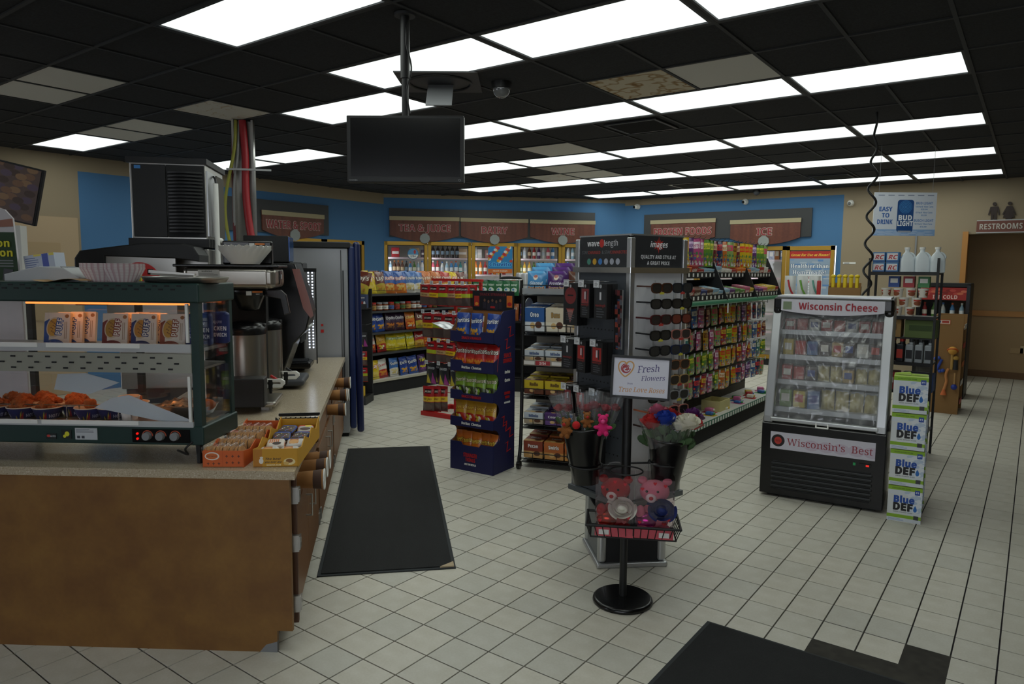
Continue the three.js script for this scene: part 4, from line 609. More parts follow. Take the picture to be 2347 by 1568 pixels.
// ---------- tall fridge at the far end ----------
{
  const t = thing('display_fridge', 'tall silver sided drinks fridge with rounded navy door edge', 'fridge', cAt(-0.2, 0, -4.42), CA);
  mesh('cabinet', rbox(0.55, 1.86, 0.66, 0.01, 0.0, 0.97, 0), S(0x9c9ea2, 0.4, { metalness: 0.4 }), t);
  mesh('top_trim', [rbox(0.6, 0.06, 0.7, 0.01, 0.0, 1.93, 0)], M.black, t);
  mesh('seam', box(0.006, 1.8, 0.004, 0.21, 0.98, 0.332), M.black, t); mesh('grip_recess', box(0.014, 1.4, 0.006, 0.23, 0.98, 0.332), M.darkgrey, t);
  each('red_tag', [box(0.022, 0.022, 0.004, 0.02, 1.14, 0.333), box(0.03, 0.03, 0.004, 0.02, 1.08, 0.333)], M.red, t);
  mesh('base_rail', box(0.52, 0.05, 0.6, 0, 0.025, 0), M.blackMatte, t);
  const d = mesh('door', [rbox(0.06, 1.84, 0.64, 0.02, 0.31, 1.0, 0)], S(0x1c2c5a, 0.35), t);
  mesh('handle', rbox(0.07, 1.93, 0.06, 0.03, 0.37, 1.0, 0.28, 0, 0, 0.012), S(0x121e48, 0.3), d);
}
// ---------- menu screen, post and poster at the left edge ----------
{
  const post = thing('white_post', 'white square post at the left edge behind the warmer', 'post', cAt(-1.78, WT, -1.75), CA);
  mesh('shaft', box(0.08, 1.12, 0.08, -0.02, 0.56, 0), M.white, post); mesh('header_box', box(0.6, 0.34, 0.4, -0.95, 1.78, -0.95), S(0xb9aca8, 0.6), post);
  const ms = thing('menu_screen', 'tilted menu screen showing family meals at the left edge', 'screen', cAt(-2.334, 2.259, -2.6), CA);
  mesh('bezel', rbox(0.65, 0.41, 0.04, 0.006, 0, 0, 0), M.black, ms);
  mesh('display', new THREE.BoxGeometry(0.62, 0.385, 0.006).translate(0, 0, 0.021), faces(print(300, 200, (g, a, b) => { fill(g, '#3c4658', 0, 0, a, b); fill(g, '#5c4a44', 170, 0, 130, b); for (let i = 0; i < 26; i++) oval(g, ['#7a5a44', '#4a3832', '#8a6a4c', '#5a4a5c'][i % 4], 178 + (i * 41) % 120, (i * 29) % b, 18, 12); txt(g, 'FAMILY MEALS', 96, 22, 20, '#5c78c0', 'bold', 140); for (let i = 0; i < 3; i++) lines(g, '#6a7486', 12 + i * 52, 48, 40, 5, 9, 3); for (let i = 0; i < 8; i++) oval(g, '#8a6a3c', 16 + i * 20, 150 + (i % 2) * 14, 12, 9); }, { emissive: 0xffffff, emissiveIntensity: 0 }), M.black), ms);
  ms.rotation.set(0.05, CA, -0.23, 'YXZ');
  const ps = thing('fuel_offer_poster', 'green fuel offer card reading cents on gallon beside the white post', 'poster', cAt(-1.43, 1.6, -0.95), CA - 0.1);
  mesh('card', ext([[-0.4, -0.77], [0.015, -0.77], [0.005, 0], [-0.012, 0.34], [-0.05, 0.385], [-0.1, 0.4], [-0.4, 0.4]], 0.012), S(0xc9c4c8, 0.6), ps); mesh('green_field', ext([[-0.4, -0.02], [0.004, -0.02], [-0.009, 0.27], [-0.4, 0.27]], 0.004), S(0x1c3a1c, 0.5), ps, 0, 0, 0.012);
  mesh('lettering', letters('¢ on', 0.04, 0.003).translate(-0.085, 0.215, 0.017), S(0xd8cf2c, 0.5), ps); mesh('lettering', letters('gallon', 0.04, 0.003).translate(-0.1, 0.16, 0.017), S(0xd8cf2c, 0.5), ps);
  mesh('fine_print', [0, 1, 2].map((k) => box(0.14, 0.006, 0.002, -0.09, 0.125 - k * 0.014, 0.017)), M.grey, ps); mesh('phone_picture', box(0.045, 0.075, 0.004, -0.05, 0.045, 0.018, 0, 0, -0.15), S(0x4a4a50, 0.4), ps); mesh('arm_picture', ext([[-0.4, 0.28], [-0.013, 0.34], [-0.011, 0.3], [-0.4, 0.275]], 0.003), S(0x9a6a5a, 0.6), ps, 0, 0, 0.013);
  const rb = thing('drink_carton_pack', 'white and blue energy drink multipack tilted behind the scale', 'carton', cAt(-1.3, 1.62, -0.95), CA - 0.35); rb.rotation.z = 0.12;
  mesh('pack', new THREE.BoxGeometry(0.18, 0.14, 0.07).translate(0, 0.07, 0), faces(print(180, 140, (g, a, b) => { fill(g, '#b4bccc', 0, 0, a, b); lines(g, '#5c6a9a', 8, 16, 80, 10, 11, 4); fill(g, '#2c44a0', 108, 0, 36, 80); fill(g, '#2c44a0', 144, 80, 36, 60); fill(g, '#d8c84c', 60, 0, 44, 10); fill(g, '#d8c84c', 150, 0, 30, 14); txt(g, 'Red Bull', 138, 88, 18, '#b4343c', 'bold', 70); oval(g, '#d0a838', 150, 106, 10, 7); }), S(0xb4bccc, 0.5)), rb);
  const sh = thing('back_shelf', 'dark shelf ledge behind the warmer carrying small cartons', 'shelf', cAt(-1.2, 0, -1.05), CA - 0.2);
  mesh('ledge', box(0.75, 0.02, 0.25, 0, 1.61, 0), M.black, sh); each('support', [box(0.03, 0.79, 0.03, -0.3, 1.215, -0.05), box(0.03, 0.79, 0.03, 0.3, 1.215, -0.05)], M.black, sh);
  for (let n = 0; n < 6; n++) { const k = thing('gum_pack', `small yellow and blue pack, ${ORD[n]} from left on the ledge behind the warmer`, 'pack', cAt(-1.13 + n * 0.05, 1.62, -1.0), CA, 'packs on the ledge'); mesh('pack', rbox(0.04, 0.04, 0.02, 0.004, 0, 0.02, 0), S([0xc8c03a, 0x8aa4c0, 0xc8b43a][n % 3], 0.5), k); mesh('stripe', box(0.03, 0.012, 0.002, 0, 0.02, 0.011), M.white, k); }
}
// ---------- hanging television, ceiling fittings ----------
{
  const t = thing('hanging_tv', 'black flat television hanging from a ceiling pole', 'television', [-2.96, 2.19, -2.965], 0.62);
  mesh('bezel', rbox(0.67, 0.375, 0.05, 0.006, 0, 0.19, 0), S(0x141516, 0.45), t); mesh('screen', box(0.625, 0.325, 0.004, 0, 0.2, 0.025), S(0x0c0c0d, 0.18), t);
  mesh('brand_mark', letters('TOSHIBA', 0.009, 0.001, 0.05).translate(-0.3, 0.016, 0.026), M.grey, t); mesh('power_button', new THREE.TorusGeometry(0.006, 0.0015, 6, 16).translate(0.31, 0.018, 0.026), M.grey, t);
  mesh('back_shell', rbox(0.4, 0.26, 0.06, 0.02, 0, 0.2, -0.05), M.black, t); mesh('pole', [cyl(0.02, 0.02, 0.62, -0.01, 0.66, -0.05, 18), cyl(0.027, 0.027, 0.36, -0.01, 0.78, -0.05, 18)], M.black, t);
  mesh('ceiling_flange', cyl(0.06, 0.06, 0.015, -0.01, 0.95, -0.05, 24), M.darkgrey, t); mesh('cable', tube([[0.01, 0.95, -0.04], [0.0, 0.8, -0.02], [0.03, 0.65, -0.02], [0.0, 0.52, -0.03], [0.02, 0.4, -0.03]], 0.005, 30), M.black, t);
  const dm = thing('dome_camera', 'dark glass dome camera hanging beside the ceiling speaker', 'camera', [-3.45, CH, -4.5], 0);
  mesh('base', cyl(0.08, 0.075, 0.05, 0, -0.02, 0, 28), M.black, dm); mesh('dome', new THREE.SphereGeometry(0.068, 28, 14, 0, 6.3, Math.PI / 2, Math.PI / 2).translate(0, -0.045, 0), P({ color: 0x8a8c90, roughness: 0.05, metalness: 0.2, transmission: 0.5, thickness: 0 }), dm); mesh('lens_core', sph(0.034, 0, -0.05, 0.01), M.blackGloss, dm);
  const d2 = thing('dome_camera', 'tiny dark dome camera on the ceiling above the ICE sign', 'camera', [-4.1, CH, -12.8], 0); mesh('base', cyl(0.06, 0.06, 0.04, 0, -0.015, 0, 20), M.black, d2); mesh('dome', new THREE.SphereGeometry(0.055, 20, 10, 0, 6.3, Math.PI / 2, Math.PI / 2).translate(0, -0.035, 0), M.darkgrey, d2);
  const sp = thing('ceiling_speaker', 'dark ceiling speaker plate with ring and tilted grey flap', 'speaker', [-3.82, CH - 0.004, -4.2], 0.62);
  mesh('plate', box(0.62, 0.008, 0.6, 0, 0.0, 0), S(0x35363a, 0.6), sp); mesh('ring', new THREE.TorusGeometry(0.24, 0.012, 8, 48).rotateX(Math.PI / 2).translate(0, -0.008, 0), M.black, sp); mesh('flap', box(0.2, 0.008, 0.24, 0.0, -0.1, 0.02, 0.9), M.grey, sp);
  const vent = (x, z, label) => { const v = thing('ceiling_vent', label, 'vent', [x, CH - 0.006, z], 0, 'ceiling vents'); mesh('frame', [box(0.56, 0.014, 0.03, 0, 0, 0.26), box(0.56, 0.014, 0.03, 0, 0, -0.26), box(0.03, 0.014, 0.5, 0.265, 0, 0), box(0.03, 0.014, 0.5, -0.265, 0, 0)], M.black, v); for (let k = 0; k < 9; k++) mesh('slat', box(0.5, 0.02, 0.006, 0, 0, -0.21 + k * 0.052, 0.6), M.black, v); };
  vent((CX(-1) + CX(0)) / 2, (CZ(1) + CZ(2)) / 2, 'black slatted ceiling vent just behind second row of lights'); vent((CX(-3) + CX(-2)) / 2, (CZ(8) + CZ(9)) / 2, 'black slatted ceiling vent before the last light row'); vent((CX(0) + CX(1)) / 2, (CZ(8) + CZ(9)) / 2, 'black slatted ceiling vent toward right of the last light row');
  [[0.42, -4.0], [0.3, -8.2], [0.2, -11.4]].forEach(([x, z], n) => { const v = thing('ceiling_diffuser', `dark square air diffuser at the right edge, ${ORD[n]} from the front`, 'air diffuser', [x, CH - 0.01, z], 0, 'square diffusers'); [0.5, 0.34, 0.18].forEach((s, k) => mesh('louver_ring', [box(s, 0.02, 0.03, 0, -k * 0.016, s / 2), box(s, 0.02, 0.03, 0, -k * 0.016, -s / 2), box(0.03, 0.02, s, s / 2, -k * 0.016, 0), box(0.03, 0.02, s, -s / 2, -k * 0.016, 0)], k % 2 ? M.grey : M.black, v)); });
  const cd = thing('coiled_cord', 'wavy black cord hanging from the ceiling over the cheese cooler', 'cord', [-1.26, 0, -7.2], 0);
  const pts = []; for (let k = 0; k <= 60; k++) { const u = k / 60; pts.push([0.035 * Math.sin(u * 44) * Math.min(1, u * 3), CH - u * 1.72, 0.03 * Math.cos(u * 44) * Math.min(1, u * 3)]); } mesh('cord', tube(pts, 0.011, 260, 6), M.black, cd);
}
// ---------- floor mats ----------
{
  const weave = noiseTex(256, (u, v, x, y) => { const n = vnoise(u, v, 90, 51) * 0.5 + ((x >> 1) % 2) * 0.25 + vnoise(u, v, 6, 52) * 0.25; return mixc([18, 19, 20], [36, 38, 39], n); }, 1, [4, 4]);
  const M_mat = S(0xffffff, 0.95, { map: weave });
  const mat = (label, x, z, ry, w, l, torn) => { const m = thing('floor_mat', label, 'mat', [x, 0, z], ry); mesh('pile', rbox(w - 0.04, 0.012, l - 0.04, 0.004, 0, 0.008, 0), M_mat, m); mesh('rubber_border', rbox(w, 0.007, l, 0.003, 0, 0.0045, 0), S(0x1c2226, 0.7), m); if (torn) mesh('torn_corner', flat([[w / 2 - 0.01, l / 2 - 0.012], [w / 2 - 0.01, l / 2 - 0.075], [w / 2 - 0.04, l / 2 - 0.05], [w / 2 - 0.09, l / 2 - 0.012]], 0.008, 0.0165), S(0xb9a78a, 0.9), m); };
  mat('long black floor mat along the service counter with a torn corner', -3.84, -3.64, 0.805, 0.77, 2.83, true);
  mat('black entrance mat at the bottom right of the floor', -0.69, -2.62, 0.0, 0.98, 1.2, false);
  mat('sliver of a second black mat at the bottom edge right of the entrance mat', 0.32, -2.75, 0, 0.9, 1.1, false);
}
// ---------- snack bags ----------
function pillow(w, h, t, k = 0, hang = false, nx = 7, ny = 9) {
  const g = new THREE.BufferGeometry(), P_ = [], U = [], I = [], n1 = (nx + 1) * (ny + 1);
  for (const s of [1, -1]) for (let j = 0; j <= ny; j++) for (let i = 0; i <= nx; i++) {
    const u = i / nx, v = j / ny, e = 4 * u * (1 - u), f = 4 * v * (1 - v), bul = Math.pow(e, 0.55) * Math.pow(Math.max(0, f - 0.14) / 0.86, 0.6);
    const wr = 0.16 * Math.sin(u * 17 + k * 2.1 + v * 6) * Math.sin(v * 13 + k) + 0.1 * Math.sin(v * 31 + u * 9 + k), pinch = 1 - 0.1 * Math.pow(Math.abs(2 * v - 1), 6) * 0 - 0.05 * f;
    P_.push((u - 0.5) * w * pinch, (v - (hang ? 1 : 0)) * h, s * t / 2 * bul * (1 + wr) + 0.006 * Math.sin(u * 11 + k * 3) * (1 - f) + (v < 0.5 ? 0 : 0.012 * Math.sin(k * 5) * (v - 0.5)));
    U.push(u, v);
  }
  for (let q = 0; q < 2; q++) for (let j = 0; j < ny; j++) for (let i = 0; i < nx; i++) { const a = q * n1 + j * (nx + 1) + i, b = a + 1, c = a + nx + 1, d = c + 1; q ? I.push(a, c, b, b, c, d) : I.push(a, b, c, b, d, c); }
  g.setAttribute('position', new THREE.Float32BufferAttribute(P_, 3)); g.setAttribute('uv', new THREE.Float32BufferAttribute(U, 2)); g.setIndex(I); g.computeVertexNormals(); return g;
}
const foil = { roughness: 0.32, clearcoat: 0.35, clearcoatRoughness: 0.25 };
// print of a snack bag: ground, lower field, word, picture colour
function bagPrint(bg, low, word, wc, pic, o = {}) {
  return print(112, 150, (g, w, h) => {
    fill(g, bg, 0, 0, w, h); if (low) { g.fillStyle = low; g.beginPath(); g.moveTo(0, h * 0.58); g.quadraticCurveTo(w / 2, h * (o.arc ?? 0.46), w, h * 0.6); g.lineTo(w, h); g.lineTo(0, h); g.fill(); }
    for (let i = 0; i < 7; i++) oval(g, pic[i % pic.length], w * (0.2 + 0.62 * ((i * 37) % 100) / 100), h * (0.64 + 0.26 * ((i * 53) % 100) / 100), 13, 8, i);
    if (o.band) fill(g, o.band, 0, h * 0.16, w, h * 0.28);
    txt(g, word, w / 2, h * 0.3, o.size || 30, wc, o.font || 'bold', w * 0.92, o.stroke, 5, o.rot ?? -0.08); if (o.sub) txt(g, o.sub, w / 2, h * 0.5, 13, o.subc || wc, 'bold', w * 0.8);
    for (let i = 0; i < 18; i++) { fill(g, 'rgba(255,255,255,0.25)', i * 6.4, 0, 2, 7); fill(g, 'rgba(0,0,0,0.25)', i * 6.4, h - 7, 2, 7); }
  }, foil);
}
const BP = {
  'red triangle chip': bagPrint('#a81c1c', '#c23a20', 'Doritos', '#f2ece0', ['#d8842c', '#c86a20'], { stroke: '#1c0c0c', size: 34 }),
  'blue triangle chip': bagPrint('#1c3c8c', '#2450a4', 'Doritos', '#eef0f4', ['#d8a03c', '#c8862c'], { stroke: '#0c1230', size: 34 }),
  'purple triangle chip': bagPrint('#3a2440', '#4a2c3c', 'Doritos', '#e8e2ea', ['#c87a34', '#8a5a2c'], { stroke: '#120c18', size: 34 }),
  'green puffed snack': bagPrint('#7aa028', '#3a4a1c', 'Cheetos', '#e8e2c0', ['#d8d8cc', '#8ab43a', '#2c2c1c'], { stroke: '#2a3a10', size: 30 }),
  'yellow puffed snack': bagPrint('#c89a2c', '#b02a20', 'Cheetos', '#f0d850', ['#d8c23a', '#e8e0c8', '#c23a20'], { stroke: '#7a1c14', size: 30 }),
  'red puffed snack': bagPrint('#c86a20', '#a81a18', 'Cheetos', '#f0d850', ['#b41c18', '#d8d0c4', '#d8842c'], { stroke: '#5a1410', size: 30 }),
  'orange puffed snack': bagPrint('#d0701c', '#c8501c', 'Cheetos', '#f2e060', ['#e8a03c', '#d8d0c4'], { stroke: '#8a2c10', size: 30 }),
  'yellow potato chip': bagPrint('#d8b91e', '#e0c83a', "Lay's", '#f4f0e4', ['#e8cf6a', '#d8b44a'], { stroke: '#b02420', size: 40 }),
  'brown potato chip': bagPrint('#6a2c1c', '#b9a83a', "Lay's", '#f0e8d8', ['#c89a3c', '#a87a2c'], { stroke: '#3a120c', size: 38 }),
  'orange and blue corn chip': bagPrint('#2c5aa8', '#d0742c', 'Ruffles', '#eef0f0', ['#e0c070', '#d8a84a'], { stroke: '#b03024', size: 30 }),
  'blue and white corn chip': bagPrint('#3c6cb0', '#d8d4cc', 'Tostitos', '#f0f0ec', ['#d8c890', '#c8b470'], { stroke: '#1c2c5a', size: 28 }),
  'orange chip': bagPrint('#c8743c', '#b86430', 'Fritos', '#f0e0c0', ['#d8a058', '#a8642c'], { stroke: '#8a2c18', size: 34 }),
  'purple rolled chip': bagPrint('#3c1c5c', '#4c2c6c', 'Takis', '#e0d828', ['#c8b428', '#8a3c8a'], { stroke: '#1c0c30', size: 36 }),
  'yellow ring snack': bagPrint('#d8c41c', '#e0cc2c', 'Funyuns', '#e8f0c0', ['#e8d870', '#c8b020'], { stroke: '#5a7a1c', size: 28 }),
  'red corn snack': bagPrint('#b42820', '#d0a02c', 'Chex Mix', '#f4efe4', ['#d8b060', '#a8742c'], { stroke: '#6a100c', size: 28 }),
  'dark popcorn': bagPrint('#2c1c30', '#5a2c4a', 'Smart', '#d8c8d8', ['#d8c08a', '#8a5a6a'], { size: 28 }),
  'white cheese snack': bagPrint('#d8d4cc', '#b4282c', 'Cheez-It', '#b42420', ['#d8902c', '#c8782c'], { size: 26 }),
  'red jerky': print(96, 140, (g, w, h) => { fill(g, '#a01418', 0, 0, w, h); fill(g, '#4a3a36', 0, h * 0.62, w, h * 0.34); oval(g, '#5c4842', w * 0.5, h * 0.8, 34, 18); fill(g, '#2a0c0c', w * 0.2, h * 0.12, w * 0.6, h * 0.16); txt(g, "JACK LINK'S", w / 2, h * 0.2, 15, '#e8e0d4', 'bold', w * 0.56); fill(g, '#d8b41e', 0, h * 0.4, w, h * 0.2); txt(g, 'BEEF JERKY', w / 2, h * 0.5, 14, '#4a1010', 'bold', w * 0.7); }, foil),
  'tan jerky': print(96, 140, (g, w, h) => { fill(g, '#a01418', 0, 0, w, h); fill(g, '#574541', 0, h * 0.6, w, h * 0.36); fill(g, '#2a0c0c', w * 0.2, h * 0.12, w * 0.6, h * 0.16); txt(g, "JACK LINK'S", w / 2, h * 0.2, 15, '#e8e0d4', 'bold', w * 0.56); fill(g, '#b89a68', 0, h * 0.4, w, h * 0.18); txt(g, 'TERIYAKI', w / 2, h * 0.49, 14, '#4a1010', 'bold', w * 0.7); }, foil),
  'lime jerky': print(96, 140, (g, w, h) => { fill(g, '#a01418', 0, 0, w, h); fill(g, '#4a3c38', 0, h * 0.6, w, h * 0.36); fill(g, '#2a0c0c', w * 0.2, h * 0.12, w * 0.6, h * 0.16); txt(g, "JACK LINK'S", w / 2, h * 0.2, 15, '#e8e0d4', 'bold', w * 0.56); fill(g, '#a8b428', 0, h * 0.4, w, h * 0.18); }, foil),
  'black seed': print(96, 140, (g, w, h) => { fill(g, '#2a2a2e', 0, 0, w, h); poly(g, '#c8b41e', [[0, h], [w * 0.2, h * 0.5], [w * 0.5, h]]); poly(g, '#a03a8a', [[w * 0.5, h], [w * 0.7, h * 0.45], [w, h]]); txt(g, 'DAVID', w / 2, h * 0.25, 22, '#c9ccd0'); }, foil),
  'green mint candy': print(96, 140, (g, w, h) => { fill(g, '#1c6a3c', 0, 0, w, h); oval(g, '#d8e8dc', w / 2, h * 0.62, 30, 22); txt(g, 'MINT', w / 2, h * 0.3, 24, '#e0ece0'); oval(g, '#4a8ac0', w * 0.4, h * 0.6, 12, 10); }, foil),
};
const chipGeo = [0, 1, 2, 3].map((k) => pillow(1, 1, 0.42, k)), hangGeo = [0, 1, 2].map((k) => pillow(1, 1, 0.22, k, true, 6, 8));
const nouns = (kind) => `${kind} bag`;
function bag(kind, w, h, label, pos, ry, group, tilt = 0, roll = 0, geo = chipGeo[Math.floor(rnd() * 4)], name = 'snack_bag') {
  const m = tag(mesh(name, geo, BP[kind], scene, ...pos), label, 'snack bag', group);
  m.scale.set(w, h, Math.min(w, 0.26)); m.rotation.set(tilt, ry, roll, 'YXZ'); return m;
}
// ---------- navy cardboard snack display ----------
{
  const A = 0.07, at = frame(-3.955, -4.479, A), W = 0.44, D = 0.32, card = S(0x161a4a, 0.6), inside = S(0x8a5c34, 0.9);
  const t = thing('cardboard_display', 'navy cardboard snack display with five stepped trays', 'display stand', at(0, 0, 0), A);
  const tiers = [[0.02, 0.245], [0.385, 0.46], [0.615, 0.69], [0.855, 0.945], [1.105, 1.19]];
  const sideOutline = () => { const p = [[0, 0], [0, 0.245]]; for (let k = 1; k < 5; k++) { const [f, l] = tiers[k], y0 = tiers[k - 1][1]; for (let q = 0; q <= 8; q++) { const u = q / 8; p.push([0.085 * Math.pow(Math.sin(Math.PI * u), 0.6), y0 + (f - y0) * u]); } p.push([0, l]); } p.push([0.05, 1.24], [0.09, 1.32], [0.14, 1.36], [D, 1.37], [D, 0]); return p; };
  const sideShape = (x, m, n) => mesh(n, ext(sideOutline(), 0.006).rotateY(Math.PI / 2).translate(x - 0.003, 0, 0), m, t);
  const rs = sideShape(W, card, 'side_panel'); sideShape(0.003, card, 'side_panel'); mesh('side_liner', ext(sideOutline(), 0.002).rotateY(Math.PI / 2).translate(0.007, 0, 0), inside, t);
  mesh('back_panel', box(W, 1.37, 0.006, W / 2, 0.685, -D), card, t); mesh('back_liner', box(W - 0.012, 1.36, 0.003, W / 2, 0.685, -D + 0.006), inside, t);
  tiers.forEach(([f, l], k) => { const tr = mesh('tray', [box(W - 0.012, 0.008, D, W / 2, k ? f : 0.06, -D / 2)], inside, t); mesh('tray_lip', ext([[0, k ? f - 0.005 : 0], [W, k ? f - 0.005 : 0], [W, l], [W * 0.72, l], [W * 0.68, l - 0.025], [W * 0.3, l - 0.025], [W * 0.26, l], [0, l]], 0.006), card, tr);
    const word = ['', 'Doritos  Cheetos', 'SNACK STRANGER', 'Doritos  Cheetos', 'SNACK STRANGER'][k]; if (word) mesh('lip_lettering', letters(word, 0.022, 0.002, 0.2).translate(W * 0.5, (f + l) / 2 - 0.012, 0.007), k % 2 ? M.white : M.red, tr); });
  mesh('base_lettering', letters('STRANGER', 0.034, 0.002, 0.14).translate(W * 0.48, 0.14, 0.007), M.red, t); mesh('base_lettering', letters('THINGS', 0.03, 0.002, 0.1).translate(W * 0.48, 0.1, 0.007), M.red, t); mesh('base_lettering', letters('ONLY ON NETFLIX', 0.016, 0.002, 0.12).translate(W * 0.48, 0.06, 0.007), M.white, t);
  const sl = (s, y, size, m, w) => mesh('side_lettering', letters(s, size, 0.002, w).rotateY(Math.PI / 2).translate(W + 0.0035, y, -0.2), m, rs);
  sl('SNACK', 0.99, 0.036, M.red, 0.11); sl('STRANGER', 0.945, 0.034, M.red, 0.13); sl('Doritos', 0.85, 0.026, M.white, 0.08); sl('Cheetos', 0.78, 0.026, M.white, 0.08); sl('STRANGER', 0.67, 0.024, M.red, 0.09); sl('THINGS', 0.635, 0.022, M.red, 0.07); sl('ONLY ON NETFLIX', 0.59, 0.015, M.white, 0.09);
  for (const [y, z] of [[1.22, -0.25], [1.12, -0.2], [0.42, -0.2], [0.36, -0.26], [0.24, -0.22], [0.47, -0.16]]) mesh('red_streak', ext([[0, 0], [0.05, 0.012], [0.035, -0.07], [0.09, -0.06], [0.09, -0.066], [0.026, -0.08], [0.038, 0.0]], 0.002).rotateY(Math.PI / 2).translate(W + 0.004, y, z + 0.05), M.red, rs);
  const hd = mesh('header_card', new THREE.BoxGeometry(W * 0.98, 0.17, 0.006).translate(W / 2, 1.435, -D + 0.01), faces(print(320, 124, (g, a, b) => { fill(g, '#10101a', 0, 0, a, b); txt(g, 'SNACK STRANGER', a / 2, 24, 24, '#7a2028', 'bold', 220); for (let i = 0; i < 5; i++) { oval(g, '#6a4a3c', 96 + i * 30, 60 + (i % 2) * 8, 8, 10); fill(g, '#262230', 84 + i * 30, 72 + (i % 2) * 8, 24, 40); } fill(g, '#a02820', 14, 34, 40, 66); oval(g, '#d8842c', 34, 84, 14, 10); fill(g, '#c8641c', 264, 28, 42, 72); oval(g, '#a81c18', 286, 80, 16, 12); fill(g, '#a82424', 140, 96, 36, 12); }), M.black), t);
  const row = (y, kinds, kind2, h, w, z) => kinds.forEach((c, n) => bag(c, w, h, `${nouns(c)}, ${ORD[n]} from left on ${kind2} tray of navy cardboard display`, at(0.075 + n * (W - 0.14) / (kinds.length - 1), y, z + 0.045 + rr(-0.01, 0.01)), A + rr(-0.15, 0.15), `bags on the ${kind2} tray of the cardboard display`, -0.12, rr(-0.08, 0.08)));
  row(1.12, ['blue triangle chip', 'blue triangle chip', 'blue triangle chip'], 'top', 0.22, 0.13, -0.1); row(0.865, ['red triangle chip', 'red triangle chip', 'red triangle chip', 'red triangle chip'], 'second', 0.22, 0.14, -0.09); row(0.625, ['green puffed snack', 'green puffed snack', 'green puffed snack', 'green puffed snack'], 'third', 0.21, 0.12, -0.09); row(0.395, ['yellow puffed snack', 'yellow puffed snack', 'yellow puffed snack', 'yellow puffed snack'], 'fourth', 0.2, 0.13, -0.09); row(0.07, ['red puffed snack', 'red puffed snack', 'orange puffed snack', 'red puffed snack', 'red puffed snack'], 'bottom', 0.26, 0.12, -0.09);
  bag('red triangle chip', 0.14, 0.22, 'second rank red triangle chip bag on second tray, left of centre', at(0.17, 0.865, -0.2), A, 'rear bags of the cardboard display', -0.05); bag('green puffed snack', 0.12, 0.2, 'rear green puffed snack bag on the third tray', at(0.3, 0.625, -0.2), A, 'rear bags of the cardboard display', -0.05); bag('yellow puffed snack', 0.12, 0.2, 'rear yellow puffed snack bag leaning on the fourth tray', at(0.16, 0.395, -0.2), A, 'rear bags of the cardboard display', -0.05, 0.3);
  const wb = tag(mesh('snack_bag', chipGeo[1], S(0xb9bcc0, 0.3, { metalness: 0.5 }), scene, ...at(0.0, 1.2, -0.02)), 'silver backed snack bag lying flat over left end of top tray', 'snack bag'); wb.scale.set(0.15, 0.2, 0.12); wb.rotation.set(-1.35, A + 1.3, 0, 'YXZ');
  const cd = thing('price_card', 'white chip coupon card behind the blue bags on the top tray', 'card', at(0.12, 1.12, -0.2), A); mesh('card', new THREE.BoxGeometry(0.13, 0.18, 0.003).translate(0, 0.1, 0), faces(print(100, 140, (g, a, b) => { fill(g, '#d8d4d0', 0, 0, a, b); fill(g, '#a02a24', 0, 40, a, 36); txt(g, 'Doritos', 50, 58, 24, '#e8d040', 'bold', 90); poly(g, '#a02a24', [[30, 80], [70, 80], [50, 120]]); fill(g, '#b03a34', 10, 10, 80, 10); }), M.white), cd); cd.rotation.x = -0.15;
}
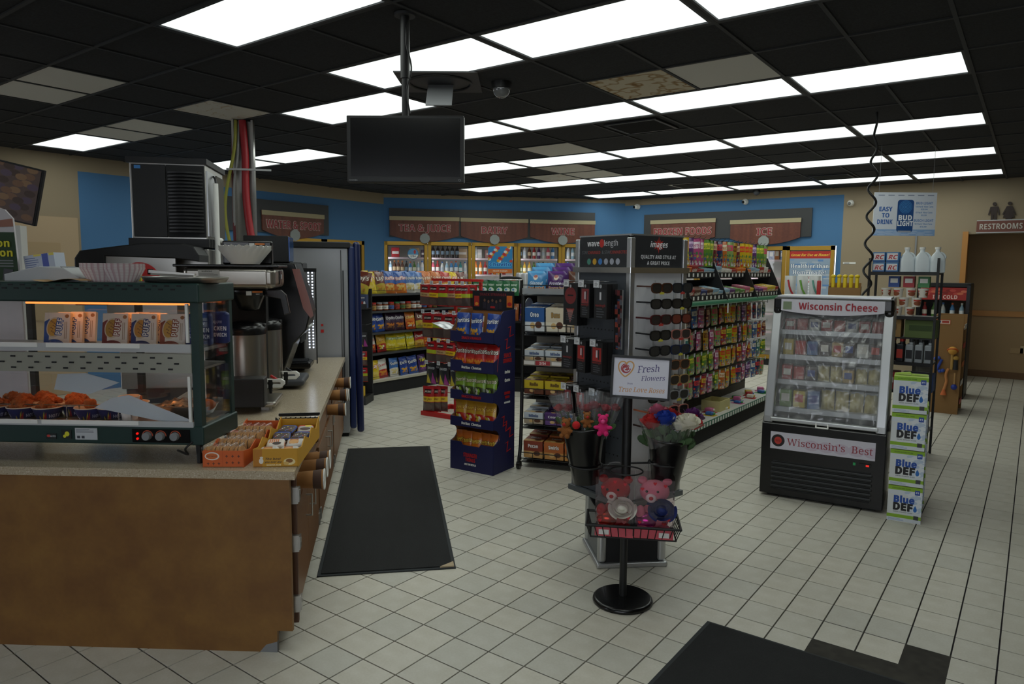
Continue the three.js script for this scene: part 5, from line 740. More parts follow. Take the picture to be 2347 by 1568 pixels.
// ---------- long chip gondola on the left and its end cap ----------
{
  const A = Math.PI / 2, at = frame(-7.07, -6.05, A), L = 2.6; // local x runs away along the aisle, local z towards the aisle
  const t = thing('chip_gondola', 'long black chip gondola with five shelves on the left', 'gondola', at(0, 0, 0), A);
  mesh('back_board', box(L, 1.5, 0.03, L / 2, 0.75, -0.45), M.blackMatte, t); mesh('kick_base', box(L, 0.18, 0.42, L / 2, 0.09, -0.22), M.blackMatte, t);
  const levels = [0.2, 0.56, 0.84, 1.13, 1.36], depth = [0.46, 0.4, 0.38, 0.36, 0.34];
  levels.forEach((y, k) => { const s = mesh('shelf', box(L, 0.02, depth[k], L / 2, y - 0.012, -0.46 + depth[k] / 2), k ? M.black : M.offwhite, t); mesh('price_rail', box(L, 0.03, 0.01, L / 2, y - 0.014, -0.455 + depth[k]), k ? M.darkgrey : S(0xb9b4a4, 0.5), s); mesh('front_wire', wire([[0, y + 0.045, -0.47 + depth[k]], [L, y + 0.045, -0.47 + depth[k]]], 0.003), M.black, s); });
  for (let k = 0; k < 3; k++) mesh('upright', box(0.03, 1.5, 0.04, k * L / 2, 0.75, -0.42), M.black, t);
  const rows = [
    [1.36, 0.3, 0.2, ['yellow potato chip', 'yellow potato chip', 'yellow potato chip', 'brown potato chip', 'orange and blue corn chip', 'orange and blue corn chip', 'blue and white corn chip', 'blue and white corn chip', 'orange chip', 'orange chip', 'red corn snack', 'yellow potato chip', 'brown potato chip'], 'top'],
    [0.84, 0.25, 0.19, ['red puffed snack', 'red triangle chip', 'blue triangle chip', 'blue triangle chip', 'purple triangle chip', 'purple triangle chip', 'orange puffed snack', 'brown potato chip', 'dark popcorn', 'red triangle chip', 'purple rolled chip', 'orange chip', 'yellow ring snack'], 'third'],
    [0.56, 0.24, 0.19, ['red puffed snack', 'orange puffed snack', 'white cheese snack', 'yellow puffed snack', 'yellow ring snack', 'yellow ring snack', 'yellow ring snack', 'red corn snack', 'orange puffed snack', 'yellow potato chip', 'white cheese snack', 'red corn snack', 'brown potato chip'], 'fourth'],
    [0.2, 0.26, 0.19, ['yellow potato chip', 'white cheese snack', 'yellow potato chip', 'white cheese snack', 'blue and white corn chip', 'blue triangle chip', 'blue triangle chip', 'purple rolled chip', 'purple triangle chip', 'yellow ring snack', 'blue triangle chip', 'dark popcorn', 'red corn snack'], 'bottom']];
  for (const [y, h, w, kinds, nm] of rows) { const dk = nm === 'bottom' ? 0.1 : 0.16; kinds.forEach((c, n) => { bag(c, w, h, `${nouns(c)}, ${ORD[n]} from near end on ${nm} chip shelf`, at(0.12 + n * 0.19, y, -dk + rr(-0.02, 0.02)), A + rr(-0.2, 0.2), `chip bags on the ${nm} shelf`, -0.14, rr(-0.1, 0.1)); if (nm === 'top') bag(c, w, h * 1.05, `rear ${nouns(c)}, ${ORD[n]} from near end on top chip shelf`, at(0.2 + n * 0.19, y, -0.34), A + rr(-0.2, 0.2), 'rear chip bags on the top shelf', -0.1, rr(-0.15, 0.15)); }); }
  // jars of dip on the second shelf
  const jar = lathe([[0, 0], [0.04, 0], [0.043, 0.01], [0.043, 0.08], [0.036, 0.092]], 18), lid = cyl(0.04, 0.04, 0.022, 0, 0.102, 0, 18), lab = cyl(0.0436, 0.0436, 0.05, 0, 0.044, 0, 18, 0, 0, 0, true); const protos = {};
  for (let n = 0; n < 16; n++) { const c = ['white', 'blue', 'red', 'green', 'tan', 'white'][n % 6], hex = { white: 0xd8d6d0, blue: 0x3c5c98, red: 0x9a2c20, green: 0x4a6a34, tan: 0xb08a4a }[c], label = `dip jar with ${c} label, ${ORD[n]} from near end on second shelf of chip gondola`, pos = at(0.1 + n * 0.11, 1.13, -0.15); if (!protos[c]) { const j = protos[c] = thing('dip_jar', label, 'jar', pos, A, 'dip jars'); mesh('glass_body', jar, S(0x7a3a1c, 0.25), j); mesh('jar_label', lab, S(hex, 0.5), j); mesh('lid', lid, S([0x8a8c90, 0xb02a24, 0x2c6a3c][n % 3], 0.4), j); } else copy(protos[c], label, pos, A); }
  // end cap facing the room
  const eA = frame(-6.98, -5.98, 0.55), e = thing('end_cap_rack', 'black wire end cap rack of jerky and small boxes at near end of chip gondola', 'rack', eA(0, 0, 0), 0.55);
  mesh('pegboard', box(0.5, 1.45, 0.03, 0, 0.72, -0.12), M.blackMatte, e); mesh('base_deck', box(0.52, 0.1, 0.36, 0, 0.05, 0.06), M.black, e); mesh('tray', [box(0.5, 0.012, 0.22, 0, 1.2, 0.0), box(0.5, 0.06, 0.008, 0, 1.23, 0.11)], M.black, e); mesh('header_wire', wire([[-0.24, 1.0, -0.1], [-0.24, 1.0, 0.12], [0.24, 1.0, 0.12], [0.24, 1.0, -0.1]], 0.006), M.black, e);
  const peg = (x, y, kind, n, lab2) => { const p = eA(x, y, 0.06); bag(kind, 0.11, 0.18, lab2, p, 0.55 + rr(-0.1, 0.1), 'bags hung on the end cap', 0, rr(-0.05, 0.05), hangGeo[n % 3], 'hanging_bag'); };
  [['black seed', 0.9, 'upper'], ['red jerky', 0.66, 'middle'], ['lime jerky', 0.45, 'lower']].forEach(([k, y, nm]) => [-0.18, -0.06, 0.06, 0.18].forEach((x, n) => peg(x, y, n % 2 ? k : (k === 'black seed' ? 'tan jerky' : k), n, `${n % 2 ? k : (k === 'black seed' ? 'tan jerky' : k)} bag, ${ORD[n]} from left in ${nm} end cap row`)));
  [['#c8a41c', 'SALTED'], ['#b85a1c', 'BARBECUE'], ['#1c1c20', 'PATTY'], ['#2c3a5c', 'PATTY']].forEach(([c, s], n) => { const k = thing('snack_box', `${['yellow', 'orange', 'black', 'dark blue'][n]} printed snack box on the end cap tray, ${ORD[n]} from left`, 'box', eA(-0.18 + n * 0.12, 1.207, 0.02), 0.55, 'boxes on the end cap tray'); mesh('carton', new THREE.BoxGeometry(0.105, 0.17, 0.09).translate(0, 0.085, 0), faces(print(80, 120, (g, a, b) => { fill(g, c, 0, 0, a, b); for (let q = 0; q < 3; q++) oval(g, ['#e8d890', '#8a2c1c', '#d8d8d8'][q], 20 + q * 20, 80, 10, 22); txt(g, s, 40, 30, 16, '#f0e8d0', 'bold', 70); }), S(c, 0.6)), k); });
  bag('yellow potato chip', 0.2, 0.3, 'yellow potato chip bag standing on the end cap, left one', eA(-0.14, 1.38, -0.02), 0.5, 'bags on top of the end cap', -0.1, 0.1); bag('brown potato chip', 0.2, 0.29, 'brown potato chip bag standing on the end cap, right one', eA(0.12, 1.38, -0.04), 0.6, 'bags on top of the end cap', -0.1, -0.2);
  [['red cracker', '#b4281c', '#e0c030'], ['yellow cracker', '#d0a818', '#b03020']].forEach(([nm, c, d], n) => { const k = thing('cracker_box', `${nm} box on the floor deck of the end cap`, 'box', eA(-0.02 + n * 0.16, 0.1, 0.12), 0.5 + n * 0.1); mesh('carton', new THREE.BoxGeometry(0.14, 0.22 - n * 0.1, 0.08).translate(0, 0.11 - n * 0.05, 0), faces(print(80, 110, (g, a, b) => { fill(g, c, 0, 0, a, b); fill(g, '#e8dcc0', 10, 26, 60, 30); txt(g, n ? 'CRUNCH' : 'CHEEZ', 40, 40, 18, c, 'bold', 56); oval(g, d, 40, 82, 24, 16); }), S(c, 0.6)), k); });
  for (let n = 0; n < 3; n++) bag(['yellow puffed snack', 'orange puffed snack', 'yellow potato chip'][n], 0.14, 0.17, `small ${['yellow', 'orange', 'pale yellow'][n]} snack bag on the floor deck of the end cap`, eA(-0.2 + n * 0.09, 0.1, 0.14), 0.5, 'bags on the end cap deck', -0.5);
}
// ---------- red wire jerky rack ----------
{
  const A = 0.05, at = frame(-5.7, -5.95, A), t = thing('jerky_rack', 'red wire floor rack hung with jerky bags', 'rack', at(0, 0, 0), A), W = 0.72;
  mesh('base_frame', [box(W, 0.05, 0.05, W / 2, 0.025, 0), box(W, 0.05, 0.05, W / 2, 0.025, -0.5), box(0.05, 0.05, 0.5, 0.025, 0.025, -0.25), box(0.05, 0.05, 0.5, W - 0.025, 0.025, -0.25)], M.red, t);
  each('upright', [0.3, 0.66].map((x) => box(0.03, 1.56, 0.03, x, 0.78, -0.25)), M.red, t); mesh('top_bar', box(W, 0.03, 0.04, W / 2, 1.58, -0.2), M.red, t);
  for (let k = 0; k < 16; k++) mesh('grid_wire', wire([[0.05, 0.25 + k * 0.085, -0.24], [W - 0.03, 0.25 + k * 0.085, -0.24]], 0.004), M.red, t);
  const kinds = ['tan jerky', 'red jerky', 'lime jerky'], tagM = print(40, 40, (g) => { fill(g, '#c9ccd0', 0, 0, 40, 40); lines(g, '#333', 8, 10, 24, 4, 6, 2); }), tagG = box(0.045, 0.045, 0.003, 0, 0, 0);
  [[1.53, 'top', [0.07, 0.2, 0.33, 0.46, 0.56, 0.64]], [1.2, 'second', [0.07, 0.22, 0.38, 0.52]], [0.88, 'third', [0.16, 0.3, 0.44]], [0.62, 'fourth', [0.12, 0.3, 0.46]]].forEach(([y, nm, xs], r) => xs.forEach((x, n) => {
    const k = r === 3 ? 'black seed' : kinds[(n + r) % 3], fat = r === 1 ? 1.2 : 1; bag(k, 0.15 * fat, 0.24 * fat, `${k} bag, ${ORD[n]} from left in ${nm} row of red rack`, at(x, y, 0.02 - (r % 2) * 0.05), A, 'bags on the red wire rack', 0, rr(-0.05, 0.05), hangGeo[n % 3], 'hanging_bag');
    bag(k, 0.15 * fat, 0.24 * fat, `${k} bag hanging behind the ${ORD[n]} one in ${nm} row of red rack`, at(x + 0.03, y, -0.07 - (r % 2) * 0.05), A, 'rear bags on the red wire rack', 0, rr(-0.05, 0.05), hangGeo[(n + 1) % 3], 'hanging_bag');
    const h = mesh('peg_hook', wire([[x, y, -0.23], [x, y, 0.06]], 0.003), M.chrome, t); mesh('price_tag', tagG, tagM, h, x, y + 0.02, 0.065);
  }));
  for (let n = 0; n < 3; n++) bag('red jerky', 0.15, 0.3, `red jerky bag standing on the rack base, ${ORD[n]} from left`, at(0.1 + n * 0.06, 0.05, 0.0 - n * 0.05), A + 0.2, 'jerky bags on the rack base', 0);
}
// ---------- middle gondola behind the red rack ----------
{
  const at = frame(-6.2, -7.9, 0.35), t = thing('snack_gondola', 'black middle gondola topped with purple and red snack bags', 'gondola', at(0, 0, 0), 0.35);
  mesh('back_board', box(1.9, 1.42, 0.05, 0.75, 0.71, -0.3), M.blackMatte, t); [0.2, 0.6, 0.98, 1.36].forEach((y) => mesh('shelf', box(1.9, 0.02, 0.4, 0.75, y, -0.08), M.black, t)); mesh('kick_base', box(1.9, 0.18, 0.4, 0.75, 0.09, -0.08), M.blackMatte, t);
  const kk = ['purple rolled chip', 'purple rolled chip', 'red triangle chip', 'orange puffed snack', 'red corn snack', 'yellow potato chip', 'orange chip', 'purple rolled chip', 'yellow ring snack'];
  for (let n = 0; n < 9; n++) { bag(kk[n], 0.2, 0.22, `${nouns(kk[n])}, ${ORD[n]} from left on top of middle gondola`, at(-0.1 + n * 0.2, 1.37, 0.0), 0.35 + rr(-0.2, 0.2), 'bags on top of the middle gondola', -0.5, rr(-0.3, 0.3)); bag(kk[(n + 4) % 9], 0.19, 0.24, `${nouns(kk[(n + 4) % 9])}, ${ORD[n]} from left on upper shelf of middle gondola`, at(-0.1 + n * 0.2, 0.99, 0.0), 0.35, 'bags on the upper shelf of the middle gondola', -0.1); }
  for (let n = 0; n < 6; n++) { bag('green mint candy', 0.13, 0.2, `green mint candy bag, ${ORD[n]} from left above the cardboard display`, at(-0.05 + n * 0.105, 1.56, 0.5), 0.3 + rr(-0.2, 0.2), 'green bags on the hanging strip', 0, rr(-0.06, 0.06), hangGeo[n % 3], 'hanging_bag'); }
  const hb = thing('hook_bar', 'steel hook bar holding the green candy bags', 'hook bar', at(-0.12, 0, 0.5), 0.35); mesh('bar', wire([[0, 1.57, 0], [0.7, 1.57, 0]], 0.006), M.chrome, hb); each('bar_post', [cyl(0.012, 0.012, 1.57, 0, 0.785, -0.02, 10), cyl(0.012, 0.012, 1.57, 0.7, 0.785, -0.02, 10)], M.black, hb);
  const cb = thing('drink_poster', 'bright blue fruit drink poster card standing above green bags', 'poster', at(0.15, 1.66, 0.1), 0.5); mesh('card', new THREE.BoxGeometry(0.34, 0.37, 0.006).translate(0, 0.18, 0), faces(print(150, 190, (g, a, b) => { fill(g, '#2c8ac8', 0, 0, a, b); for (let i = 0; i < 26; i++) oval(g, ['#c82c28', '#d8a028', '#d84a2c', '#e8e4dc'][i % 4], (i * 53) % a, (i * 31) % 110, 10, 10); txt(g, 'Chuvito', 75, 128, 36, '#1c50b0', 'bold', 136, '#5ac0f0', 8); fill(g, '#d8722c', 0, 158, a, 32); txt(g, 'FRUIT CHEWS', 75, 174, 14, '#f0e8d8', 'bold', 120); }), M.blue), cb); mesh('stem', box(0.02, 0.3, 0.01, 0, -0.14, -0.01), M.black, cb);
  const hd = thing('black_bin_handle', 'thick black handle loop of a bin behind the cardboard display', 'bin', at(0.36, 1.37, 0.28), 0.35); mesh('loop', tube([[-0.14, 0, 0], [-0.15, 0.16, 0], [-0.12, 0.22, 0], [0.12, 0.22, 0], [0.15, 0.16, 0], [0.14, 0, 0]], 0.018, 40, 8), M.black, hd);
  for (let n = 0; n < 8; n++) can([0xd8d8dc, 0xd8d8dc, 0xc8b428, 0xc8b428, 0x3c8a3c, 0xc8b428, 0xa8b42c, 0xd0c040][n], `tall ${['white', 'white', 'yellow', 'yellow', 'green', 'yellow', 'lime', 'gold'][n]} drink can, ${ORD[n]} from left beside the drink poster`, at(0.42 + n * 0.075, 1.37, 0.02), 'tall cans on the middle gondola', n < 2 ? 1.9 : 1.5);
}
// ---------- black wire rack of cakes and donuts ----------
{
  const A = 0.3, at = frame(-3.49, -4.87, A), t = thing('bakery_rack', 'black tube rack on casters with donuts and boxed cakes', 'rack', at(0, 0, 0), A), W = 0.95, D = 0.42;
  for (const x of [0, W]) { mesh('side_frame', tube([[x, 0.08, 0.06], [x, 0.2, 0.02], [x, 0.5, 0], [x, 1.42, -0.02], [x, 1.5, -0.08], [x, 1.5, -D]], 0.016, 40, 8, false, 0.3), M.black, t); const c = mesh('caster', cyl(0.035, 0.035, 0.03, x, 0.036, 0.06, 20, 0, 0, Math.PI / 2), M.blackGloss, t); mesh('fork', box(0.02, 0.06, 0.03, x, 0.075, 0.06), M.black, c); }
  mesh('rear_panel', box(W, 1.35, 0.02, W / 2, 0.8, -D), S(0x8a8478, 0.7), t);
  const levels = [[0.06, 'bottom'], [0.36, 'fifth'], [0.62, 'fourth'], [0.9, 'third'], [1.16, 'second'], [1.5, 'top']];
  levels.forEach(([y]) => { const s = mesh('shelf', [box(W, 0.006, D, W / 2, y, -D / 2, 0.06)], M.black, t); mesh('basket_wire', [wire([[0, y + 0.02, 0.0], [W, y + 0.02, 0.0]], 0.004), wire([[0, y + 0.075, 0.012], [W, y + 0.075, 0.012]], 0.004), ...Array.from({ length: 10 }, (_, k) => wire([[k * W / 9, y, 0], [k * W / 9, y + 0.075, 0.012]], 0.003))], M.black, s); });
  const tag1 = mesh('shelf_sign', new THREE.BoxGeometry(0.36, 0.045, 0.003).translate(0.2, 0.92, 0.02), faces(print(256, 32, (g, a, b) => { fill(g, '#8a8478', 0, 0, a, b); fill(g, '#d8d4d0', 4, 6, 66, 20); fill(g, '#a03038', 76, 4, 90, 24); txt(g, '2/$4', 120, 16, 20, '#e8e4e0'); fill(g, '#d8d4d0', 176, 6, 70, 20); }), M.white), t);
  const dn = (c, c2, word) => print(112, 132, (g, w, h) => { fill(g, c, 0, 0, w, h); fill(g, c2, 0, 0, w, 14); oval(g, '#e8d8c4', 56, 40, 14, 16); oval(g, '#a03a2c', 56, 34, 12, 9); txt(g, word, 56, 74, 24, '#e8ecf0', 'italic bold', 96); txt(g, 'Donuts!', 56, 104, 28, '#b04a34', 'bold', 96, '#e8d8b4', 5); }, foil);
  const donut = { blue: dn('#4a90c8', '#5aa8dc', 'Glazed'), purple: dn('#4c2468', '#5c3080', 'Frosted'), brown: dn('#5a3424', '#6a402c', 'Choc') };
  const db = (c, w, h, pos, label) => { const m = tag(mesh('donut_bag', chipGeo[Math.floor(rnd() * 4)], donut[c], scene, ...pos), label, 'donut bag', 'donut bags on the bakery rack'); m.scale.set(w, h, 0.2); m.rotation.set(-0.1, A + rr(-0.06, 0.06), 0, 'YXZ'); };
  ['blue', 'purple', 'brown'].forEach((c, k) => { for (let r = 0; r < 3; r++) db(c, 0.17, 0.19 + r * 0.035, at(0.1 + k * 0.18, 1.505, -0.06 - r * 0.12), `${c} donut bag, ${['front', 'second', 'rear'][r]} in its column on top of the bakery rack`); });
  mesh('acrylic_rail', box(0.5, 0.05, 0.006, 0.25, 1.525, 0.015), P({ color: 0xd8dce0, roughness: 0.1, transmission: 0.7, thickness: 0 }), t); mesh('acrylic_side', cyl(0.16, 0.16, 0.006, -0.01, 1.3, -0.2, 28, 0, 0, Math.PI / 2), P({ color: 0xd8dce6, roughness: 0.2, transmission: 0.5, thickness: 0 }), t);
  const bx = (c, c2, word, tc = '#fff') => print(96, 64, (g, w, h) => { fill(g, c, 0, 0, w, h); fill(g, c2, 0, h * 0.6, w, h * 0.4); oval(g, '#5a3420', w * 0.7, h * 0.72, 16, 9); oval(g, '#d8b478', w * 0.4, h * 0.75, 12, 8); txt(g, word, w / 2, h * 0.3, 18, tc, 'bold', w * 0.85, 'rgba(0,0,0,0.4)', 3); });
  const cakeBoxes = { 'blue sandwich cookie': bx('#2c5c9c', '#e0e4e8', 'Oreo'), 'cream zebra cake': bx('#d8ccb4', '#e8e0cc', 'Buns', '#a87a24'), 'white honey bun': bx('#c8d0d8', '#b8a890', 'Minis', '#3c5a98'), 'lilac bun': bx('#8a84b4', '#c8b8a4', 'Buns'), 'yellow swiss roll': bx('#c8b020', '#6a3a24', 'Rolls', '#5a2c14'), 'brown brownie': bx('#6a4024', '#8a5a34', 'Brownie'), 'purple cosmic': bx('#4c2c6c', '#6a4a8a', 'Cosmic'), 'red and brown cake': bx('#8a3a24', '#c89a5c', 'Pecan'), 'orange swirl cake': bx('#b8642c', '#c8904c', 'Swirls') };
  const rows = [[1.17, ['blue sandwich cookie', 'cream zebra cake', 'lilac bun', 'cream zebra cake', 'white honey bun'], 'second', 0.2], [0.91, ['white honey bun', 'white honey bun', 'lilac bun', 'red and brown cake', 'cream zebra cake'], 'third', 0.1], [0.63, ['yellow swiss roll', 'yellow swiss roll', 'brown brownie', 'yellow swiss roll', 'brown brownie'], 'fourth', 0.12], [0.37, ['white honey bun', 'purple cosmic', 'blue sandwich cookie', 'purple cosmic', 'red and brown cake'], 'fifth', 0.1], [0.07, ['red and brown cake', 'orange swirl cake', 'orange swirl cake', 'red and brown cake', 'orange swirl cake'], 'bottom', 0.15]];
  for (const [y, kinds, nm, h] of rows) kinds.forEach((c, n) => { for (let q = 0; q < 2; q++) { const k = thing('cake_box', `${c} box, ${ORD[n]} from left ${q ? 'behind' : 'in front'} on ${nm} shelf of bakery rack`, 'box', at(0.1 + n * 0.185, y + 0.02 + q * 0.02, -0.1 - q * 0.17), A, `boxes on the ${nm} shelf of the bakery rack`); mesh('carton', new THREE.BoxGeometry(0.17, h, 0.15).translate(0, h / 2, 0).rotateX(0.06), faces(cakeBoxes[c], cakeBoxes[c], cakeBoxes[c]), k); } });
}
// ---------- phone accessory and sunglasses spinner ----------
{
  const cx = -1.9, cz = -3.72, t = thing('spinner_base', 'black and silver box base of the accessory spinner', 'display base', [cx, 0, cz], 0.74);
  mesh('plinth', [rbox(0.42, 0.03, 0.42, 0.012, 0, 0.015, 0)], M.alu, t); mesh('box_body', box(0.37, 0.29, 0.37, 0, 0.175, 0), M.blackMatte, t); for (const [x, z] of [[1, 1], [1, -1], [-1, 1], [-1, -1]]) mesh('corner_strip', rbox(0.05, 0.3, 0.05, 0.02, x * 0.175, 0.18, z * 0.175), M.alu, t); mesh('grey_side_sheet', box(0.004, 0.28, 0.28, -0.188, 0.175, 0), S(0x6a6e70, 0.5), t); mesh('swivel', cyl(0.1, 0.1, 0.06, 0, 0.35, 0, 28), M.black, t);  // one side of the box body carries a thin grey sheet
  const A = 1.26, at = frame(cx, cz, A), W = 0.42, h = W / 2, s = thing('accessory_spinner', 'square spinner tower of phone accessories and sunglasses', 'spinner rack', [cx, 0, cz], A);
  mesh('bottom_shelf', [box(W + 0.06, 0.03, W + 0.06, 0, 0.4, 0)], S(0x6c7276, 0.4, { metalness: 0.5 }), s); mesh('core', box(W - 0.02, 1.3, W - 0.02, 0, 1.07, 0), S(0x4a4e54, 0.6), s);
  for (const [x, z] of [[1, 1], [1, -1], [-1, 1], [-1, -1]]) mesh('corner_post', rbox(0.035, 1.48, 0.035, 0.006, x * h, 1.14, z * h), M.alu, s);
  mesh('top_rail', [box(W + 0.05, 0.03, 0.03, 0, 1.705, h + 0.012), box(W + 0.05, 0.03, 0.03, 0, 1.705, -h - 0.012), box(0.03, 0.03, W + 0.05, h + 0.012, 1.705, 0), box(0.03, 0.03, W + 0.05, -h - 0.012, 1.705, 0)], M.chrome, s);
  mesh('white_panel', box(W - 0.04, 1.28, 0.012, 0, 1.06, h), S(0xcdced2, 0.5), s); const pb = mesh('pegboard', box(0.012, 1.28, W - 0.04, -h, 1.06, 0), S(0x43484f, 0.6), s);
  const hole = box(0.004, 0.007, 0.007, 0, 0, 0); for (let i = 0; i < 12; i++) for (let j = 0; j < 11; j++) { const y = 0.47 + i * 0.1; mesh('peg_hole', hole, M.black, pb, -h - 0.006, y, -0.15 + j * 0.03); }
  mesh('accessory_header', new THREE.BoxGeometry(0.012, 0.175, W - 0.03).translate(-h, 1.805, 0), [M.black, print(384, 160, (g, w, b) => { fill(g, '#24262a', 0, 0, w, b); txt(g, 'wave', 110, 36, 40, '#e8e8ea'); oval(g, '#b82c28', 178, 36, 18, 22); txt(g, 'length', 250, 36, 40, '#d8d8dc', 'normal'); txt(g, 'STAY', 40, 82, 22, '#7a7c80', 'normal'); txt(g, 'CHARGED', 118, 82, 22, '#a83028', 'bold'); txt(g, '& STAY', 214, 82, 22, '#7a7c80', 'normal'); txt(g, 'CONNECTED', 312, 82, 22, '#a83028', 'bold'); ['#4a8a7a', '#c89a2c', '#3c7ac0', '#a0a4b0', '#a0a4b0', '#a0a4b0'].forEach((c, i) => oval(g, c, 76 + i * 46, 128, 16)); }), M.black, M.black, M.black, M.black], s);
  mesh('eyewear_header', new THREE.BoxGeometry(W - 0.03, 0.175, 0.012).translate(0, 1.805, h), faces(print(384, 160, (g, w, b) => { fill(g, '#24262a', 0, 0, w, b); g.save(); g.translate(190, 44); g.fillStyle = '#b03028'; for (let i = 0; i < 12; i++) { g.rotate(Math.PI / 6); g.beginPath(); g.moveTo(-9, 0); g.lineTo(0, i % 2 ? 44 : 32); g.lineTo(9, 0); g.fill(); } g.restore(); txt(g, 'images', 190, 42, 40, '#eceef0', 'italic bold'); txt(g, 'QUALITY AND STYLE AT', 192, 104, 25, '#d8dade'); txt(g, 'A GREAT PRICE', 192, 134, 25, '#d8dade'); }), M.black), s);
  mesh('top_cap', box(W, 0.012, W, 0, 1.895, 0), M.alu, s); mesh('header_back', [box(W - 0.03, 0.17, 0.01, 0, 1.805, -h), box(0.01, 0.17, W - 0.03, h, 1.805, 0)], M.blackMatte, s);
  // packages on the wavelength face (local -x side; local z runs to the right)
  const pk = (c, w, b, kind) => print(w, b, (g) => { fill(g, '#1c1d20', 0, 0, w, b); g.fillStyle = c; if (kind) { g.beginPath(); g.ellipse(w / 2, b * 0.3, w * 0.4, b * 0.2, 0, 0, 7); g.fill(); poly(g, '#a06a64', [[w * 0.25, b * 0.62], [w * 0.75, b * 0.62], [w * 0.5, b * 0.95]]); fill(g, '#17181a', w * 0.3, b * 0.28, w * 0.4, 5); } else { g.fillRect(w * 0.12, b * 0.16, w * 0.76, b * 0.42); fill(g, '#c8c8cc', w * 0.42, b * 0.24, w * 0.14, b * 0.22); fill(g, '#2a2a2e', w * 0.6, b * 0.22, w * 0.1, b * 0.3); } oval(g, '#b9bcc4', w / 2, b * 0.08, 6); txt(g, 'wavelength', w / 2, b * 0.62, 10, '#b02c28', 'bold', w * 0.8); lines(g, '#55585e', w * 0.2, b * 0.7, w * 0.6, 4, 8, 3); });
  const packs = [pk('#7a2a2c', 96, 160, 1), pk('#8a3a3c', 64, 130, 0), pk('#2a2c30', 72, 110, 0), pk('#a0302c', 72, 130, 0)];
  const tagM = print(48, 40, (g) => { fill(g, '#b9bcc2', 0, 0, 48, 40); fill(g, '#e0e2e4', 6, 10, 36, 26); lines(g, '#3a3c40', 10, 14, 28, 4, 5, 2); });
  const hang = (y, zs, nm) => zs.forEach(([z, k, w, b], n) => { const p = thing('accessory_pack', `black boxed phone accessory, ${ORD[n]} from left in ${nm} row of the phone accessory face`, 'accessory', at(-h - 0.012, y, z), A - Math.PI / 2, 'phone accessories on the spinner'); for (let q = 0; q < 2; q++) mesh('card_box', new THREE.BoxGeometry(w, b, 0.035).translate(0, -b / 2, 0.06 + q * 0.042), faces(packs[k], M.black), p); mesh('hook', wire([[0, 0.012, 0], [0, 0.012, 0.15]], 0.003), M.chrome, p); mesh('price_tag', new THREE.BoxGeometry(0.045, 0.04, 0.002).translate(0, 0.0, 0.152), faces(tagM, M.white), p); });
  hang(1.63, [[-0.13, 0, 0.12, 0.24], [-0.005, 1, 0.075, 0.19], [0.12, 2, 0.1, 0.19]], 'top'); hang(1.31, [[-0.15, 2, 0.1, 0.17], [-0.03, 3, 0.075, 0.18], [0.1, 3, 0.09, 0.18]], 'second'); hang(1.04, [[-0.14, 1, 0.07, 0.16], [-0.03, 3, 0.08, 0.17], [0.1, 2, 0.08, 0.17]], 'third'); hang(0.78, [[-0.1, 1, 0.08, 0.17], [0.06, 2, 0.09, 0.16]], 'lowest');
  const cardp = thing('phone_card', 'tall red and blue clear phone card pack by the spinner corner', 'accessory', at(-h - 0.02, 1.28, 0.2), A - Math.PI / 2); mesh('card', new THREE.BoxGeometry(0.055, 0.32, 0.01).translate(0, 0.16, 0.05), faces(print(60, 300, (g, w, b) => { for (let i = 0; i < 40; i++) fill(g, ['#4a2a30', '#2c3a5c', '#6a2a2c', '#5a5e66', '#8a3a2c'][i % 5], (i * 23) % 60, (i * 47) % 300, 24, 26); }), M.grey), cardp);
  // sunglasses on the images face: two columns
  const lensOut = (k) => { const p = []; for (let i = 0; i < 16; i++) { const a = i / 16 * Math.PI * 2; p.push([0.031 * Math.sign(Math.cos(a)) * Math.pow(Math.abs(Math.cos(a)), 0.7), 0.0215 * Math.sign(Math.sin(a)) * Math.pow(Math.abs(Math.sin(a)), Math.sin(a) > 0 ? 0.55 : 0.85)]); } return p; };
  const fr = ext(lensOut(0).map(([x, y]) => [x * 1.18, y * 1.18]), 0.006, 0, [lensOut(0)]), le = ext(lensOut(0), 0.003);
  const frameGeo = merge([fr.clone().translate(-0.036, 0, 0), fr.clone().translate(0.036, 0, 0), box(0.014, 0.005, 0.006, 0, 0.008, 0.003)]), lensGeo = merge([le.clone().translate(-0.036, 0, 0.001), le.clone().translate(0.036, 0, 0.001)]), armL = box(0.005, 0.008, 0.12, -0.071, 0.008, -0.058), armR = box(0.005, 0.008, 0.12, 0.071, 0.008, -0.058);
  const frames = [['tortoise brown', 0x4a2818, 0x2a1c18], ['navy', 0x1c2430, 0x38424c], ['black', 0x111113, 0x30343a], ['black square', 0x141416, 0x1c1e22], ['dark red', 0x4a1418, 0x3a1c1c], ['mirrored red gold', 0x2a1416, 0xc8502c], ['black wrap', 0x0f1012, 0x22262c], ['rose clear', 0xa86a60, 0x4a3c40], ['charcoal', 0x1c1e24, 0x3c4450], ['blue', 0x1c2a4c, 0x32405c], ['brown gradient', 0x6a4a34, 0x3a2620], ['amber', 0x8a5a3c, 0x4a3428], ['bright red', 0x8a1418, 0x32201e], ['gold', 0xa8885c, 0x4a4034], ['plain black', 0x0d0d0f, 0x26282c], ['silver', 0x8a8c90, 0x3a3e46], ['coral', 0xb86a4c, 0x4a322c], ['pink', 0xb8766c, 0x50383a], ['deep brown', 0x3a2218, 0x241814], ['smoke', 0x2c2c30, 0x404448]];
